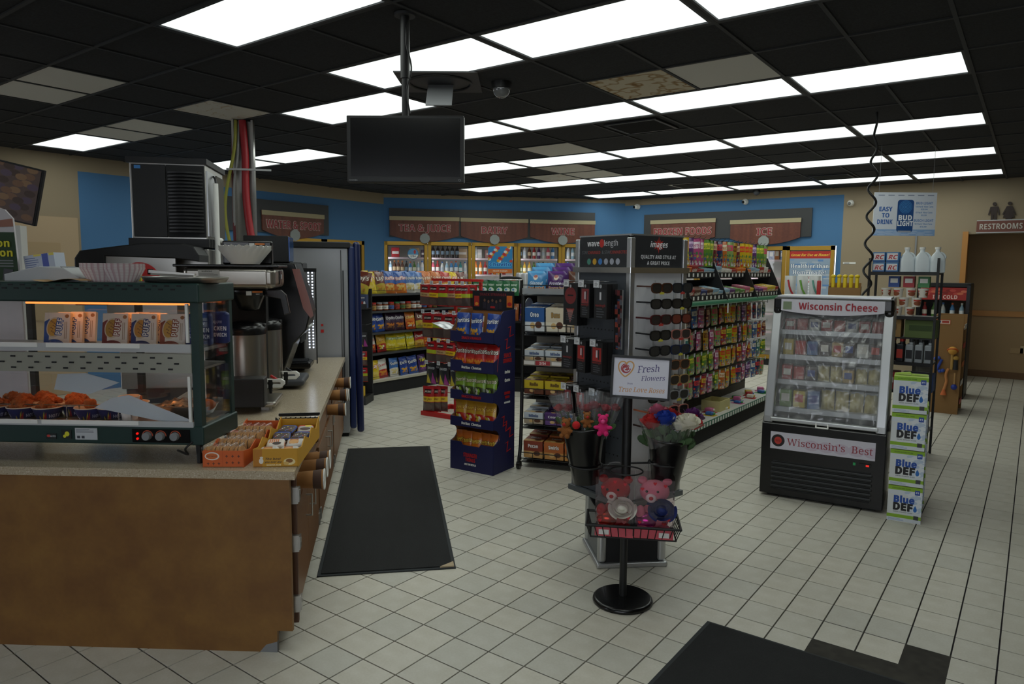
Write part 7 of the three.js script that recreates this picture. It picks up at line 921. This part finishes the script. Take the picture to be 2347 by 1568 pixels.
// ---------- cheese cooler ----------
{
  const A = 0.1, at = frame(-1.604, -5.399, A), W = 0.83, D = 0.6, t = thing('cheese_cooler', 'black open cheese cooler with red lettered header and clear night curtain', 'cooler', at(0, 0, 0), A);
  mesh('lower_case', [ext([[0, 0.03], [0, 0.56], [0.03, 0.6], [0.1, 0.6], [D, 0.6], [D, 0.03]], W, 0.006).rotateY(Math.PI / 2).translate(0, 0, 0)], M.blackGloss, t); mesh('plinth', box(W - 0.08, 0.04, D - 0.1, W / 2, 0.02, -D / 2), M.blackMatte, t);
  for (let k = 0; k < 7; k++) mesh('grille_slot', rbox(W - 0.16, 0.012, 0.012, 0.005, W / 2, 0.07 + k * 0.035, 0.004), M.blackMatte, t); each('grille_bar', [0, 1, 2, 3, 4, 5].map((k) => rbox(W - 0.14, 0.02, 0.014, 0.006, W / 2, 0.088 + k * 0.035, 0.006)), S(0x1a1d20, 0.35), t);
  mesh('lower_sign', new THREE.BoxGeometry(W - 0.12, 0.13, 0.006).translate(W / 2, 0.44, 0.006), faces(print(640, 120, (g, w, h) => { fill(g, '#c9c6d2', 0, 0, w, h); for (let i = 0; i < 5; i++) oval(g, '#bfb4c4', 260 + i * 90, 70, 50, 36); oval(g, '#1c1416', 50, 60, 42); oval(g, '#b8342c', 50, 60, 24, 26); txt(g, 'WB', 50, 60, 20, '#7a1c18'); txt(g, "Wisconsin's  Best", 366, 62, 66, '#8a2430', 'normal', 520, null, 0, 0, 'serif'); }), M.lightgrey), t);
  const dsp = mesh('thermostat', box(0.075, 0.022, 0.004, W - 0.12, 0.335, 0.012), M.black, t); mesh('readout', box(0.02, 0.012, 0.002, W - 0.105, 0.335, 0.0145), S(0x400808, 0.4, { emissive: 0xff2a1c, emissiveIntensity: 1.5 }), dsp); mesh('power_switch', box(0.016, 0.02, 0.004, W - 0.19, 0.338, 0.013), S(0x0c3a1c, 0.4, { emissive: 0x1c8a4a, emissiveIntensity: 0.6 }), dsp);
  const lean = -0.19, Hh = 1.42; // upper front slopes back
  for (const x of [0.035, W - 0.035]) mesh('side_column', ext([[0.0, 0.585], [0.0, 0.62], [-lean, Hh], [-lean + 0.06, Hh], [0.06, 0.585]], 0.05, 0.008).rotateY(Math.PI / 2).translate(x - 0.025, 0, 0), M.alu, t);
  each('side_wall', [0.012, W - 0.012].map((x) => ext([[0.07, 0.6], [-lean + 0.06, Hh], [D, Hh], [D, 0.6]], 0.012).rotateY(Math.PI / 2).translate(x - 0.006, 0, 0)), S(0x9aa0a6, 0.4), t); mesh('rear_wall', box(W - 0.02, 0.86, 0.02, W / 2, 1.02, -D + 0.01), M.grey, t);
  mesh('header_shell', [rbox(W - 0.02, 0.1, D - 0.15, 0.02, W / 2, 1.465, -D / 2 - 0.08), rbox(0.06, 0.13, 0.16, 0.025, 0.035, 1.45, -0.24), rbox(0.06, 0.13, 0.16, 0.025, W - 0.035, 1.45, -0.24)], M.blackGloss, t); mesh('top_sheet', box(W - 0.06, 0.012, D - 0.2, W / 2, 1.52, -D / 2 - 0.08), M.alu, t);
  const arc = []; for (let k = 0; k <= 10; k++) { const u = k / 10; arc.push([u * (W - 0.13), -0.028 * 4 * u * (1 - u)]); } const up = arc.map(([x]) => [x, 0.085 - 0.0]).reverse(); mesh('header_sign', ext([...arc, ...up], 0.006).translate(0.065, 1.415, -0.148), S(0xd2d0da, 0.5), t); mesh('header_lettering', letters('Wisconsin Cheese', 0.052, 0.004, 0.53).translate(W / 2 + 0.04, 1.452, -0.142), S(0xa01c2c, 0.5), t); mesh('header_badge', box(0.06, 0.06, 0.003, 0.11, 1.452, -0.14), S(0x7a8a6c, 0.5), t);
  const shelfY = [0.66, 0.87, 1.06, 1.25]; shelfY.forEach((y, k) => { const d = 0.44 - k * 0.03, s = mesh('shelf', box(W - 0.06, 0.01, d, W / 2, y, -D + 0.02 + d / 2), M.lightgrey, t); mesh('ticket_rail', box(W - 0.08, 0.036, 0.008, W / 2, y - 0.004, -D + 0.025 + d), P({ color: 0xd8dade, roughness: 0.3, transmission: 0.2, thickness: 0 }), s); });
  mesh('sill', rbox(W - 0.1, 0.03, 0.05, 0.008, W / 2, 0.6, -0.01), M.alu, t); mesh('curtain_handle', wire([[W / 2 - 0.04, 0.6, 0.02], [W / 2 - 0.04, 0.575, 0.03], [W / 2 + 0.04, 0.575, 0.03], [W / 2 + 0.04, 0.6, 0.02]], 0.006), M.white, t);
  { // wrinkled clear curtain: folds fan out from the upper corners
    const nx = 90, ny = 80, g = new THREE.PlaneGeometry(1, 1, nx, ny), p = g.attributes.position; for (let i = 0; i < p.count; i++) { const u = p.getX(i) + 0.5, v = p.getY(i) + 0.5, a = Math.atan2(v - 1.05, u - 0.1), b = Math.atan2(v - 1.05, u - 0.95), tri = (q) => Math.abs((q - Math.floor(q)) - 0.5) * 4 - 1, w = 0.013 * tri(a * 4.6) * Math.max(0, 1 - u * 1.3) + 0.013 * tri(b * 4.2) * Math.max(0, u * 1.3 - 0.4) + 0.006 * tri(u * 7.5 + v * 1.3) * v + 0.003 * Math.sin(u * 23 - v * 31) + 0.0025 * Math.sin(u * 9 + v * 52); p.setXYZ(i, 0.07 + u * (W - 0.14), 0.615 + v * 0.79, -0.03 + lean * 0.82 * v + w); } g.computeVertexNormals(); mesh('night_curtain', g, P({ color: 0xf2f4f6, transmission: 0.86, roughness: 0.2, thickness: 0, ior: 1.6, clearcoat: 1, clearcoatRoughness: 0.18 }), t);
  }
  // stock on the shelves
  const pkM = [['red box', 0xa82a26], ['white tub', 0xd4d2ca], ['tan pack', 0xb89a64], ['yellow pack', 0xcdb44e], ['dark pack', 0x4a3a3c], ['green pack', 0x7a9a54], ['blue pack', 0x4a6a9c], ['cream cheese bag', 0xd8cfa4]];
  const cheese = noiseTex(64, (u, v) => mixc([226, 214, 166], [196, 176, 112], vnoise(u, v, 7, 61)));
  const stock = [[0.665, [5, 3, 6, 7, 7, 7, 7], 'bottom', 0.15], [0.875, [0, 0, 4, 7, 7, 2, 7, 7], 'second', 0.12], [1.065, [3, 0, 6, 4, 2, 4, 1, 4], 'third', 0.13], [1.255, [0, 0, 1, 0, 0, 1, 0, 0], 'top', 0.1]];
  for (const [y, row, nm, h] of stock) row.forEach((c, n) => { const sp = (W - 0.14) / row.length, [kn, hex] = pkM[c], q = thing('cheese_pack', `${kn}, ${ORD[n]} from left on ${nm} shelf of the cheese cooler`, 'cheese pack', at(0.07 + sp * (n + 0.5), y, -0.25 - (y - 0.66) * 0.17), A + rr(-0.1, 0.1), `stock on the ${nm} shelf of the cheese cooler`); if (c === 7) { mesh('curd_bag', pillow(sp * 0.95, h, 0.07, n), S(0xffffff, 0.4, { map: cheese }), q); mesh('bag_header', box(sp * 0.9, 0.03, 0.01, 0, h - 0.01, 0), M.lightgrey, q); } else { mesh('pack', rbox(sp * 0.9, h * rr(0.8, 1), 0.1, 0.008, 0, h * 0.45, 0), S(hex, 0.5), q); mesh('pack_label', box(sp * 0.6, h * 0.4, 0.002, 0, h * 0.5, 0.051), S([0xe8e2d4, 0xb83a30, 0x3c4c8c][n % 3], 0.5), q); } });
}
// ---------- boxes of diesel fluid ----------
{
  const A = 0.12, at = frame(-0.735, -5.384, A), W = 0.205, D = 0.2, H = 0.253;
  const front = print(256, 300, (g, w, h) => { fill(g, '#cfd6de', 0, 0, w, h); for (let i = 0; i < 40; i++) oval(g, i % 2 ? '#d8dee6' : '#b4c4d8', 150 + (i * 41) % 110, 50 + (i * 23) % 150, 26, 14); fill(g, '#d2d6d8', 0, 70, 150, 190); fill(g, '#86b02a', 0, 0, w, 34); txt(g, 'GUARANTEED PURE', 100, 18, 15, '#4a6a14', 'bold', 150); fill(g, '#2c4a9c', 200, 20, 38, 40); txt(g, '#1', 219, 40, 22, '#dfe6f0'); txt(g, 'Blue', 122, 110, 76, '#1c4aa0', '900', 160, '#1c4aa0', 3); txt(g, 'DEF', 116, 174, 84, '#1c1c20', '900', 160, '#1c1c20', 4); g.fillStyle = '#2468b8'; g.beginPath(); g.moveTo(208, 150); g.quadraticCurveTo(236, 196, 208, 206); g.quadraticCurveTo(182, 196, 208, 150); g.fill(); txt(g, 'DIESEL EXHAUST FLUID', 120, 218, 13, '#6a7076', 'bold', 180); fill(g, '#86b02a', 0, 240, w, 28); fill(g, '#3c3e40', 200, 236, 36, 34); lines(g, '#5a78b0', 12, 276, 120, 3, 7, 2); });
  const side = print(200, 300, (g, w, h) => { fill(g, '#d3d2da', 0, 0, w, h); fill(g, '#86b02a', 0, 0, w, 26); fill(g, '#17181a', 70, 8, 60, 26); poly(g, '#9ab84a', [[0, 120], [w, 90], [w, 100], [0, 130]]); fill(g, '#b9bcc4', 60, 150, 80, 100); lines(g, '#8a8c94', 70, 160, 60, 8, 10, 2); });
  const topM = S(0xa9c25a, 0.6); const geo = new THREE.BoxGeometry(W, H - 0.006, D).translate(W / 2, (H - 0.006) / 2, -D / 2);
  const stackN = [4, 3, 3], pos = ['front', 'middle', 'rear'];
  stackN.forEach((n, c) => { for (let k = 0; k < n; k++) { const b = thing('fluid_box', `white and green diesel fluid box, ${['bottom', 'second', 'third', 'top'][k]}${k === n - 1 ? ' and topmost' : ''} of the ${pos[c]} stack`, 'box', at(rr(-0.006, 0.006) + c * 0.01, k * H, -c * (D + 0.012)), A + rr(-0.015, 0.015), 'diesel fluid boxes'); mesh('carton', geo, [side, side, topM, M.white, front, side], b); if (c === 0 && k === 3) { mesh('carry_handle', ext([[0, 0], [0.09, 0.012], [0.1, 0.0], [0.19, 0.01], [0.19, 0.014], [0.1, 0.012], [0.09, 0.024], [0, 0.012]], 0.03).translate(0.005, H - 0.006, -0.1), topM, b); } } });
}
// ---------- rack of jugs, oil and household goods behind the cooler ----------
{
  const A = 0.0, at = frame(-1.26, -7.3, A), W = 0.55, t = thing('utility_rack', 'black wire rack with water jugs on its top shelf', 'rack', at(0, 0, 0), A);
  for (const [x, z] of [[0, 0], [W, 0], [0, -0.36], [W, -0.36]]) mesh('rack_post', box(0.02, 1.84, 0.02, x, 0.92, z), M.black, t);
  [0.25, 0.62, 0.88, 1.3, 1.7].forEach((y) => { const s = mesh('rack_shelf', box(W, 0.015, 0.36, W / 2, y, -0.18), M.black, t); mesh('shelf_edge', box(W, 0.03, 0.012, W / 2, y, 0.006), M.black, s); });
  const jb = lathe([[0, 0], [0.052, 0], [0.058, 0.01], [0.058, 0.1], [0.054, 0.13], [0.03, 0.172], [0.018, 0.19], [0.018, 0.212]], 32); { const p = jb.attributes.position; for (let i = 0; i < p.count; i++) { const x = p.getX(i), z = p.getZ(i), y = p.getY(i), r = Math.hypot(x, z), c = Math.max(Math.abs(x), Math.abs(z)) / (r || 1), q = y > 0.175 || r < 1e-4 ? 1 : 1 / Math.pow(c, 0.8); p.setXYZ(i, x * q, y, z * q); } jb.computeVertexNormals(); }
  const jm = P({ color: 0xe6eef2, roughness: 0.35, transmission: 0.2, thickness: 0 });
  [0.29, 0.41, 0.53].forEach((x, n) => { const j = thing('water_jug', `clear gallon water jug, ${ORD[n]} from left on rack top`, 'jug', at(x, 1.708, -0.08), 0.3, 'water jugs'); mesh('jug_body', jb, jm, j); mesh('cap', cyl(0.024, 0.024, 0.02, 0, 0.22, 0, 16), M.white, j); mesh('handle', tube([[0.045, 0.11, 0.0], [0.062, 0.14, 0], [0.045, 0.17, 0], [0.02, 0.182, 0]], 0.009, 14, 8), jm, j); });
  const rc = print(80, 80, (g) => { fill(g, '#3c78b0', 0, 0, 80, 80); fill(g, '#d8d4d4', 6, 10, 68, 52); txt(g, 'RC', 40, 40, 46, '#b02430', 'italic bold'); fill(g, '#2c5a94', 0, 64, 80, 16); });
  for (let k = 0; k < 4; k++) { const b = thing('soda_carton', `blue and red cola carton, ${k < 2 ? 'lower' : 'upper'} ${k % 2 ? 'right' : 'left'} one on rack top`, 'carton', at(0.07 + (k % 2) * 0.11, 1.708 + (k >> 1) * 0.095, -0.08), 0, 'cola cartons'); mesh('carton', new THREE.BoxGeometry(0.1, 0.092, 0.14).translate(0, 0.046, 0), faces(rc, S(0x3c78b0, 0.5)), b); }
  // pyramid of printed tubs
  const cupP = print(96, 48, (g) => { fill(g, '#d2ccc2', 0, 0, 96, 48); for (const x of [24, 72]) { oval(g, '#8a4a2c', x, 28, 14, 12); fill(g, '#b0382c', x - 14, 8, 28, 8); } });
  [[3, 1.315], [3, 1.4], [4, 1.485]].forEach(([n, y], r) => { for (let k = 0; k < n; k++) { const c = thing('noodle_tub', `white printed noodle tub, ${ORD[k]} from left in ${['lower', 'middle', 'upper'][r]} row of the stack`, 'tub', at(0.14 + k * 0.1 + (r === 1 ? 0.05 : 0), y, -0.06), k, 'noodle tubs'); mesh('tub', cyl(0.042, 0.034, 0.075, 0, 0.0375, 0, 20), cupP, c); mesh('lid', cyl(0.043, 0.043, 0.006, 0, 0.078, 0, 20), M.white, c); } });
  for (let k = 0; k < 3; k++) { const c = thing('tea_tin', `small ${['blue', 'red', 'green'][k]} topped carton above the noodle tubs, ${ORD[k]} from left`, 'carton', at(0.2 + k * 0.12, 1.575, -0.1), 0, 'small cartons'); mesh('carton', box(0.09, 0.1, 0.09, 0, 0.05, 0), S([0x2c4a8a, 0x9a2c34, 0x3c7a4a][k], 0.5), c); mesh('front_label', box(0.06, 0.04, 0.002, 0, 0.06, 0.046), M.white, c); }
  // motor oil
  const ob = rbox(0.065, 0.17, 0.045, 0.014, 0, 0.085, 0), on = cyl(0.014, 0.018, 0.03, 0.012, 0.185, 0, 12), oc = cyl(0.018, 0.018, 0.025, 0.012, 0.205, 0, 12), proto = {};
  for (let k = 0; k < 14; k++) { const nm = k % 7 < 2 ? 'black and yellow' : k % 7 < 4 ? 'dark' : 'silver', hex = { 'black and yellow': 0xc8a41c, dark: 0x1c1e24, silver: 0x9aa0a6 }[nm], r = k < 7 ? 0 : 1, label = `${nm} motor oil bottle, ${ORD[k % 7]} from left in ${r ? 'rear' : 'front'} row on the rack`, p = at(0.06 + (k % 7) * 0.076, 0.888, -0.03 - r * 0.09); if (!proto[nm]) { const b = proto[nm] = thing('oil_bottle', label, 'bottle', p, 0, 'motor oil bottles'); mesh('bottle', ob, S(hex, 0.35), b); mesh('neck', on, S(hex, 0.35), b); mesh('cap', oc, S(nm === 'silver' ? 0x2a2c30 : 0xa82420, 0.4), b); mesh('oil_label', box(0.05, 0.08, 0.002, 0, 0.08, 0.0235), S(nm === 'dark' ? 0xb03428 : 0x22242a, 0.5), b); } else copy(proto[nm], label, p); }
  for (let k = 0; k < 4; k++) { const b = thing('chain_box', `${['tan', 'green printed', 'red', 'blue'][k]} carton on the ${k < 2 ? 'middle' : 'lower'} rack shelf, ${k % 2 ? 'right' : 'left'} one`, 'carton', at(0.16 + (k % 2) * 0.28, k < 2 ? 1.12 : 0.63, -0.12), 0); mesh('carton', box(0.25, 0.16, 0.2, 0, 0.08, 0), [S(0x9a7a4c, 0.8), S(0x5a6a3c, 0.8), S(0x9a2c2c, 0.6), S(0x2c4a8a, 0.6)][k], b); mesh('print_strip', box(0.18, 0.05, 0.002, 0, 0.09, 0.101), [S(0x6a5030, 0.8), S(0x3a4a28, 0.8), M.white, M.white][k], b); }
  const sh2 = mesh('rack_shelf', box(W, 0.012, 0.3, W / 2, 1.112, -0.16), M.black, t);
  const rl = thing('paper_roll', 'white paper towel roll lying on the rack beside the cooler', 'paper roll', at(0.02, 1.44, 0.1), 0.9); mesh('roll', cyl(0.05, 0.05, 0.24, 0, 0, 0, 24, 0, 0, Math.PI / 2), M.white, rl); mesh('core', cyl(0.018, 0.018, 0.244, 0, 0, 0, 14, 0, 0, Math.PI / 2), M.kraft, rl);
  // goods standing behind the cheese cooler top
  const at2 = frame(-1.9, -7.0, 0), sh = thing('low_shelf_unit', 'low grey shelf unit behind the cheese cooler', 'shelf unit', at2(0, 0, 0), 0); mesh('top', box(0.75, 0.02, 0.34, 0.3, 1.42, 0), M.grey, sh); mesh('body', box(0.72, 1.4, 0.3, 0.3, 0.7, 0), M.darkgrey, sh); mesh('kick', box(0.7, 0.02, 0.32, 0.3, 0.01, 0), M.black, sh);
  [['white and red', 0xb42c34], ['white and green', 0x6aa03c], ['white and teal', 0x5a9a8a]].forEach(([nm, c], n) => { const b = thing('charcoal_bag', `${nm} pouch standing behind the cheese cooler, ${ORD[n]} from left`, 'pouch', at2(0.02 + n * 0.11, 1.43, 0.02), 0.2); mesh('pouch', pillow(0.1, 0.24, 0.05, n), S(0xc9ccca, 0.4), b); mesh('stripe', tube([[-0.02, 0.2, 0.018], [0.0, 0.12, 0.03], [0.03, 0.06, 0.022]], 0.009, 16), S(c, 0.5), b); });
  const gb = thing('glove_carton', 'brown carton of yellow gloves behind the cheese cooler', 'carton', at2(0.5, 1.43, 0.02), 0.15); mesh('carton', [box(0.26, 0.14, 0.006, 0, 0.07, 0.08), box(0.26, 0.18, 0.006, 0, 0.09, -0.08), box(0.006, 0.15, 0.16, -0.13, 0.075, 0), box(0.006, 0.15, 0.16, 0.13, 0.075, 0), box(0.26, 0.006, 0.16, 0, 0.003, 0)], M.kraft, gb);
  for (let n = 0; n < 5; n++) { const b = thing('yellow_funnel', `bright yellow handled tool in the brown carton, ${ORD[n]} from left`, 'tool', at2(0.4 + n * 0.05, 1.45, 0.03), rr(-0.4, 0.4), 'yellow tools in the carton'); mesh('handle', rbox(0.03, 0.2, 0.022, 0.01, 0, 0.12, 0), S(0xd8bc14, 0.4), b); mesh('head', sph(0.022, 0, 0.22, 0, 1, 0.8, 0.8), S(0xd8bc14, 0.4), b); }
  const rd = thing('red_scraper', 'red ice scraper leaning behind the cheese cooler', 'scraper', at2(0.3, 1.43, 0.12), 0.2); mesh('handle', rbox(0.035, 0.2, 0.02, 0.008, 0, 0.1, 0), S(0xb02420, 0.4), rd); mesh('blade', ext([[-0.02, 0], [0.08, 0], [0.05, 0.05], [0.01, 0.07], [-0.02, 0.07]], 0.02), S(0xb02420, 0.4), rd); mesh('badge', cyl(0.024, 0.024, 0.006, 0.03, 0.03, 0.022, 16, Math.PI / 2), S(0xd8b82c, 0.5), rd);
}
// ---------- cardboard toy display and drinks cooler by the restrooms ----------
{
  const t = thing('toy_display', 'brown cardboard display with dog toys hung on its side', 'display stand', [-0.98, 0, -10.02], 0.0), W = 0.31;
  mesh('side_board', box(W, 1.2, 0.02, W / 2, 0.6, 0), M.kraft, t); mesh('shell', [box(0.02, 1.2, 0.5, 0.01, 0.6, -0.26), box(W, 1.2, 0.02, W / 2, 0.6, -0.5)], M.kraft, t); for (let k = 0; k < 5; k++) { mesh('shelf', box(W - 0.02, 0.015, 0.48, W / 2, 0.12 + k * 0.23, -0.25), M.kraft, t); mesh('shelf_ticket', box(0.004, 0.06, 0.3, W + 0.004, 0.14 + k * 0.23, -0.25), [M.red, M.white, S(0xc86a2c, 0.6)][k % 3], t); }
  mesh('brand_card', new THREE.BoxGeometry(0.15, 0.06, 0.004).translate(0.1, 1.12, 0.012), faces(print(120, 48, (g) => { fill(g, '#b05a34', 0, 0, 120, 48); fill(g, '#d8c8b8', 6, 8, 108, 32); oval(g, '#3c5a9a', 26, 24, 14, 12); fill(g, '#b03a2c', 48, 14, 58, 20); }), M.kraft), t);
  const toy = (label, y, x, build) => { const k = thing('dog_toy', label, 'dog toy', [-0.93 + x * 1.3, y, -9.98], 0); build(k); };
  toy('blue bone shaped dog toy hanging on the cardboard', 0.6, 0.03, (k) => mesh('bone', [cyl(0.016, 0.016, 0.14, 0, 0, 0, 12, 0, 0, -0.35), sph(0.024, -0.04, 0.07, 0), sph(0.022, -0.01, 0.08, 0), sph(0.024, 0.04, -0.07, 0), sph(0.022, 0.01, -0.08, 0)], S(0x2c48a0, 0.5), k)); toy('orange and yellow rope ball toy hanging on the cardboard', 0.78, 0.13, (k) => { mesh('ball', sph(0.05, 0, 0, 0.01), S(0xc8903c, 0.8), k); mesh('band', new THREE.TorusGeometry(0.05, 0.012, 8, 20).rotateX(1.1), S(0xb8541c, 0.8), k); mesh('rope', cyl(0.018, 0.014, 0.2, 0.0, -0.13, 0, 10), S(0xb08a4a, 0.9), k); }); toy('red and tan rope toy dangling low on the cardboard', 0.4, 0.09, (k) => { mesh('rope', tube([[0.02, 0.16, 0], [0.0, 0.08, 0.01], [0.01, 0, 0], [-0.01, -0.1, 0.01]], 0.016, 24, 8), S(0xc0804c, 0.9), k); mesh('tassel', cyl(0.012, 0.035, 0.07, -0.012, -0.13, 0.01, 12), S(0xc86a3c, 0.9), k); }); toy('blue ball on rope near the bottom of the cardboard', 0.34, 0.16, (k) => { mesh('ball', sph(0.034, 0, 0, 0.01), S(0x1c3490, 0.5), k); mesh('rope', cyl(0.01, 0.01, 0.14, 0, 0.1, 0, 8), S(0xb08a5a, 0.9), k); }); toy('black and yellow tug toy below the rope ball', 0.62, 0.16, (k) => { mesh('tug', cyl(0.02, 0.028, 0.14, 0, 0, 0, 12), S(0x1c1c20, 0.7), k); mesh('knot', sph(0.03, 0, 0.07, 0), S(0xa8843c, 0.9), k); });
  const c = thing('drinks_cooler', 'black framed ICE COLD drinks cooler by the restrooms', 'cooler', [-1.02, 0, -11.3], 0.0);
  mesh('cabinet', [box(0.62, 1.56, 0.03, 0, 0.78, -0.55), box(0.03, 1.56, 0.55, -0.3, 0.78, -0.27), box(0.03, 1.56, 0.55, 0.3, 0.78, -0.27), box(0.62, 0.05, 0.55, 0, 1.55, -0.27), box(0.62, 0.25, 0.55, 0, 0.125, -0.27)], M.black, c); mesh('door_frame', [box(0.04, 1.3, 0.03, -0.29, 0.9, 0.01), box(0.04, 1.3, 0.03, 0.29, 0.9, 0.01), box(0.6, 0.04, 0.03, 0, 0.27, 0.01)], M.blackGloss, c);
  mesh('red_header', new THREE.BoxGeometry(0.56, 0.17, 0.012).translate(0, 1.43, 0.01), faces(print(240, 72, (g, w, h) => { fill(g, '#9a2420', 0, 0, w, h); for (let i = 0; i < 16; i++) oval(g, ['#c86a4c', '#7a1814', '#b8443c'][i % 3], (i * 37) % w, 10 + (i * 17) % 30, 16, 7); txt(g, 'ICE COLD', 130, 54, 28, '#e0c8c0', 'bold', 200); }), M.red), c); mesh('glass_door', box(0.54, 1.06, 0.006, 0, 0.82, 0.005), M.glass, c);
  [0.5, 0.8, 1.08].forEach((y, r) => { mesh('shelf', box(0.56, 0.012, 0.45, 0, y, -0.28), M.lightgrey, c); for (let k = 0; k < 5; k++) bottle(['green', 'white', 'blue', 'pale blue', 'red'][(k + r * 2) % 5], `small bottle, ${ORD[k]} from left on ${['lower', 'middle', 'upper'][r]} shelf of the ICE COLD cooler`, [-1.24 + k * 0.11, y + 0.006, -11.4], 0, 'bottles in the ICE COLD cooler', 0.85); });
  const bs = thing('beer_sign', 'white and blue EASY TO DRINK beer sign hanging from the ceiling', 'sign', [-1.26, 2.37, -9.17], 0.62);
  mesh('board', new THREE.BoxGeometry(0.7, 0.485, 0.012), faces(print(560, 388, (g, w, h) => { fill(g, '#d3d9e4', 0, 0, w, h); fill(g, '#8aacd8', 0, 330, w, 58); for (let i = 0; i < 20; i++) oval(g, '#a9c0e0', (i * 71) % w, 340 + (i * 13) % 40, 40, 7); for (let i = 0; i < 6; i++) fill(g, '#7a86a0', 36 + i * 88, 24, 56, 6); txt(g, 'EASY', 106, 150, 54, '#3460a8', '900', 120); txt(g, 'TO', 110, 206, 54, '#3460a8', '900', 70); txt(g, 'DRINK', 104, 264, 54, '#3460a8', '900', 140); g.fillStyle = '#1c4a86'; g.beginPath(); g.roundRect(212, 66, 146, 290, 26); g.fill(); oval(g, '#3c7ab8', 285, 130, 58, 58); for (let i = 0; i < 4; i++) { g.strokeStyle = '#1c4a86'; g.lineWidth = 4; g.beginPath(); g.arc(285, 130, 14 + i * 12, 0, 7); g.stroke(); } fill(g, '#9aa4b4', 226, 342, 118, 16); txt(g, 'BUD', 286, 226, 62, '#eef0f4', '900', 130); txt(g, 'LIGHT', 286, 278, 58, '#eef0f4', '900', 142); txt(g, 'BUD LIGHT', 450, 96, 30, '#4a78b8', 'bold', 150); txt(g, '18 Pack 16oz Cans', 452, 126, 20, '#5a84bc', 'bold', 160); txt(g, '$25.99', 452, 150, 20, '#5a84bc'); txt(g, '6 Pack 16oz Cans', 452, 178, 20, '#5a84bc', 'bold', 150); txt(g, '$9.99', 452, 202, 20, '#5a84bc'); txt(g, 'BUSCH LIGHT', 452, 250, 30, '#4a78b8', 'bold', 176); txt(g, '18 Pack 12oz Cans', 452, 280, 20, '#5a84bc', 'bold', 160); txt(g, '$18.99', 452, 304, 20, '#5a84bc'); }), M.white), bs);
  each('hang_wire', [-0.3, 0.3].map((x) => cyl(0.002, 0.002, 0.53, x, 0.505, 0, 6)), M.grey, bs);
  const cn = sgroup('trim_2'); mesh('wall_conduit', box(0.025, 1.2, 0.02, -1.62, 1.9, -13.19), M.grey, cn);
}
for (const s of sheets) s.t.needsUpdate = true;
renderer.render(scene, camera);
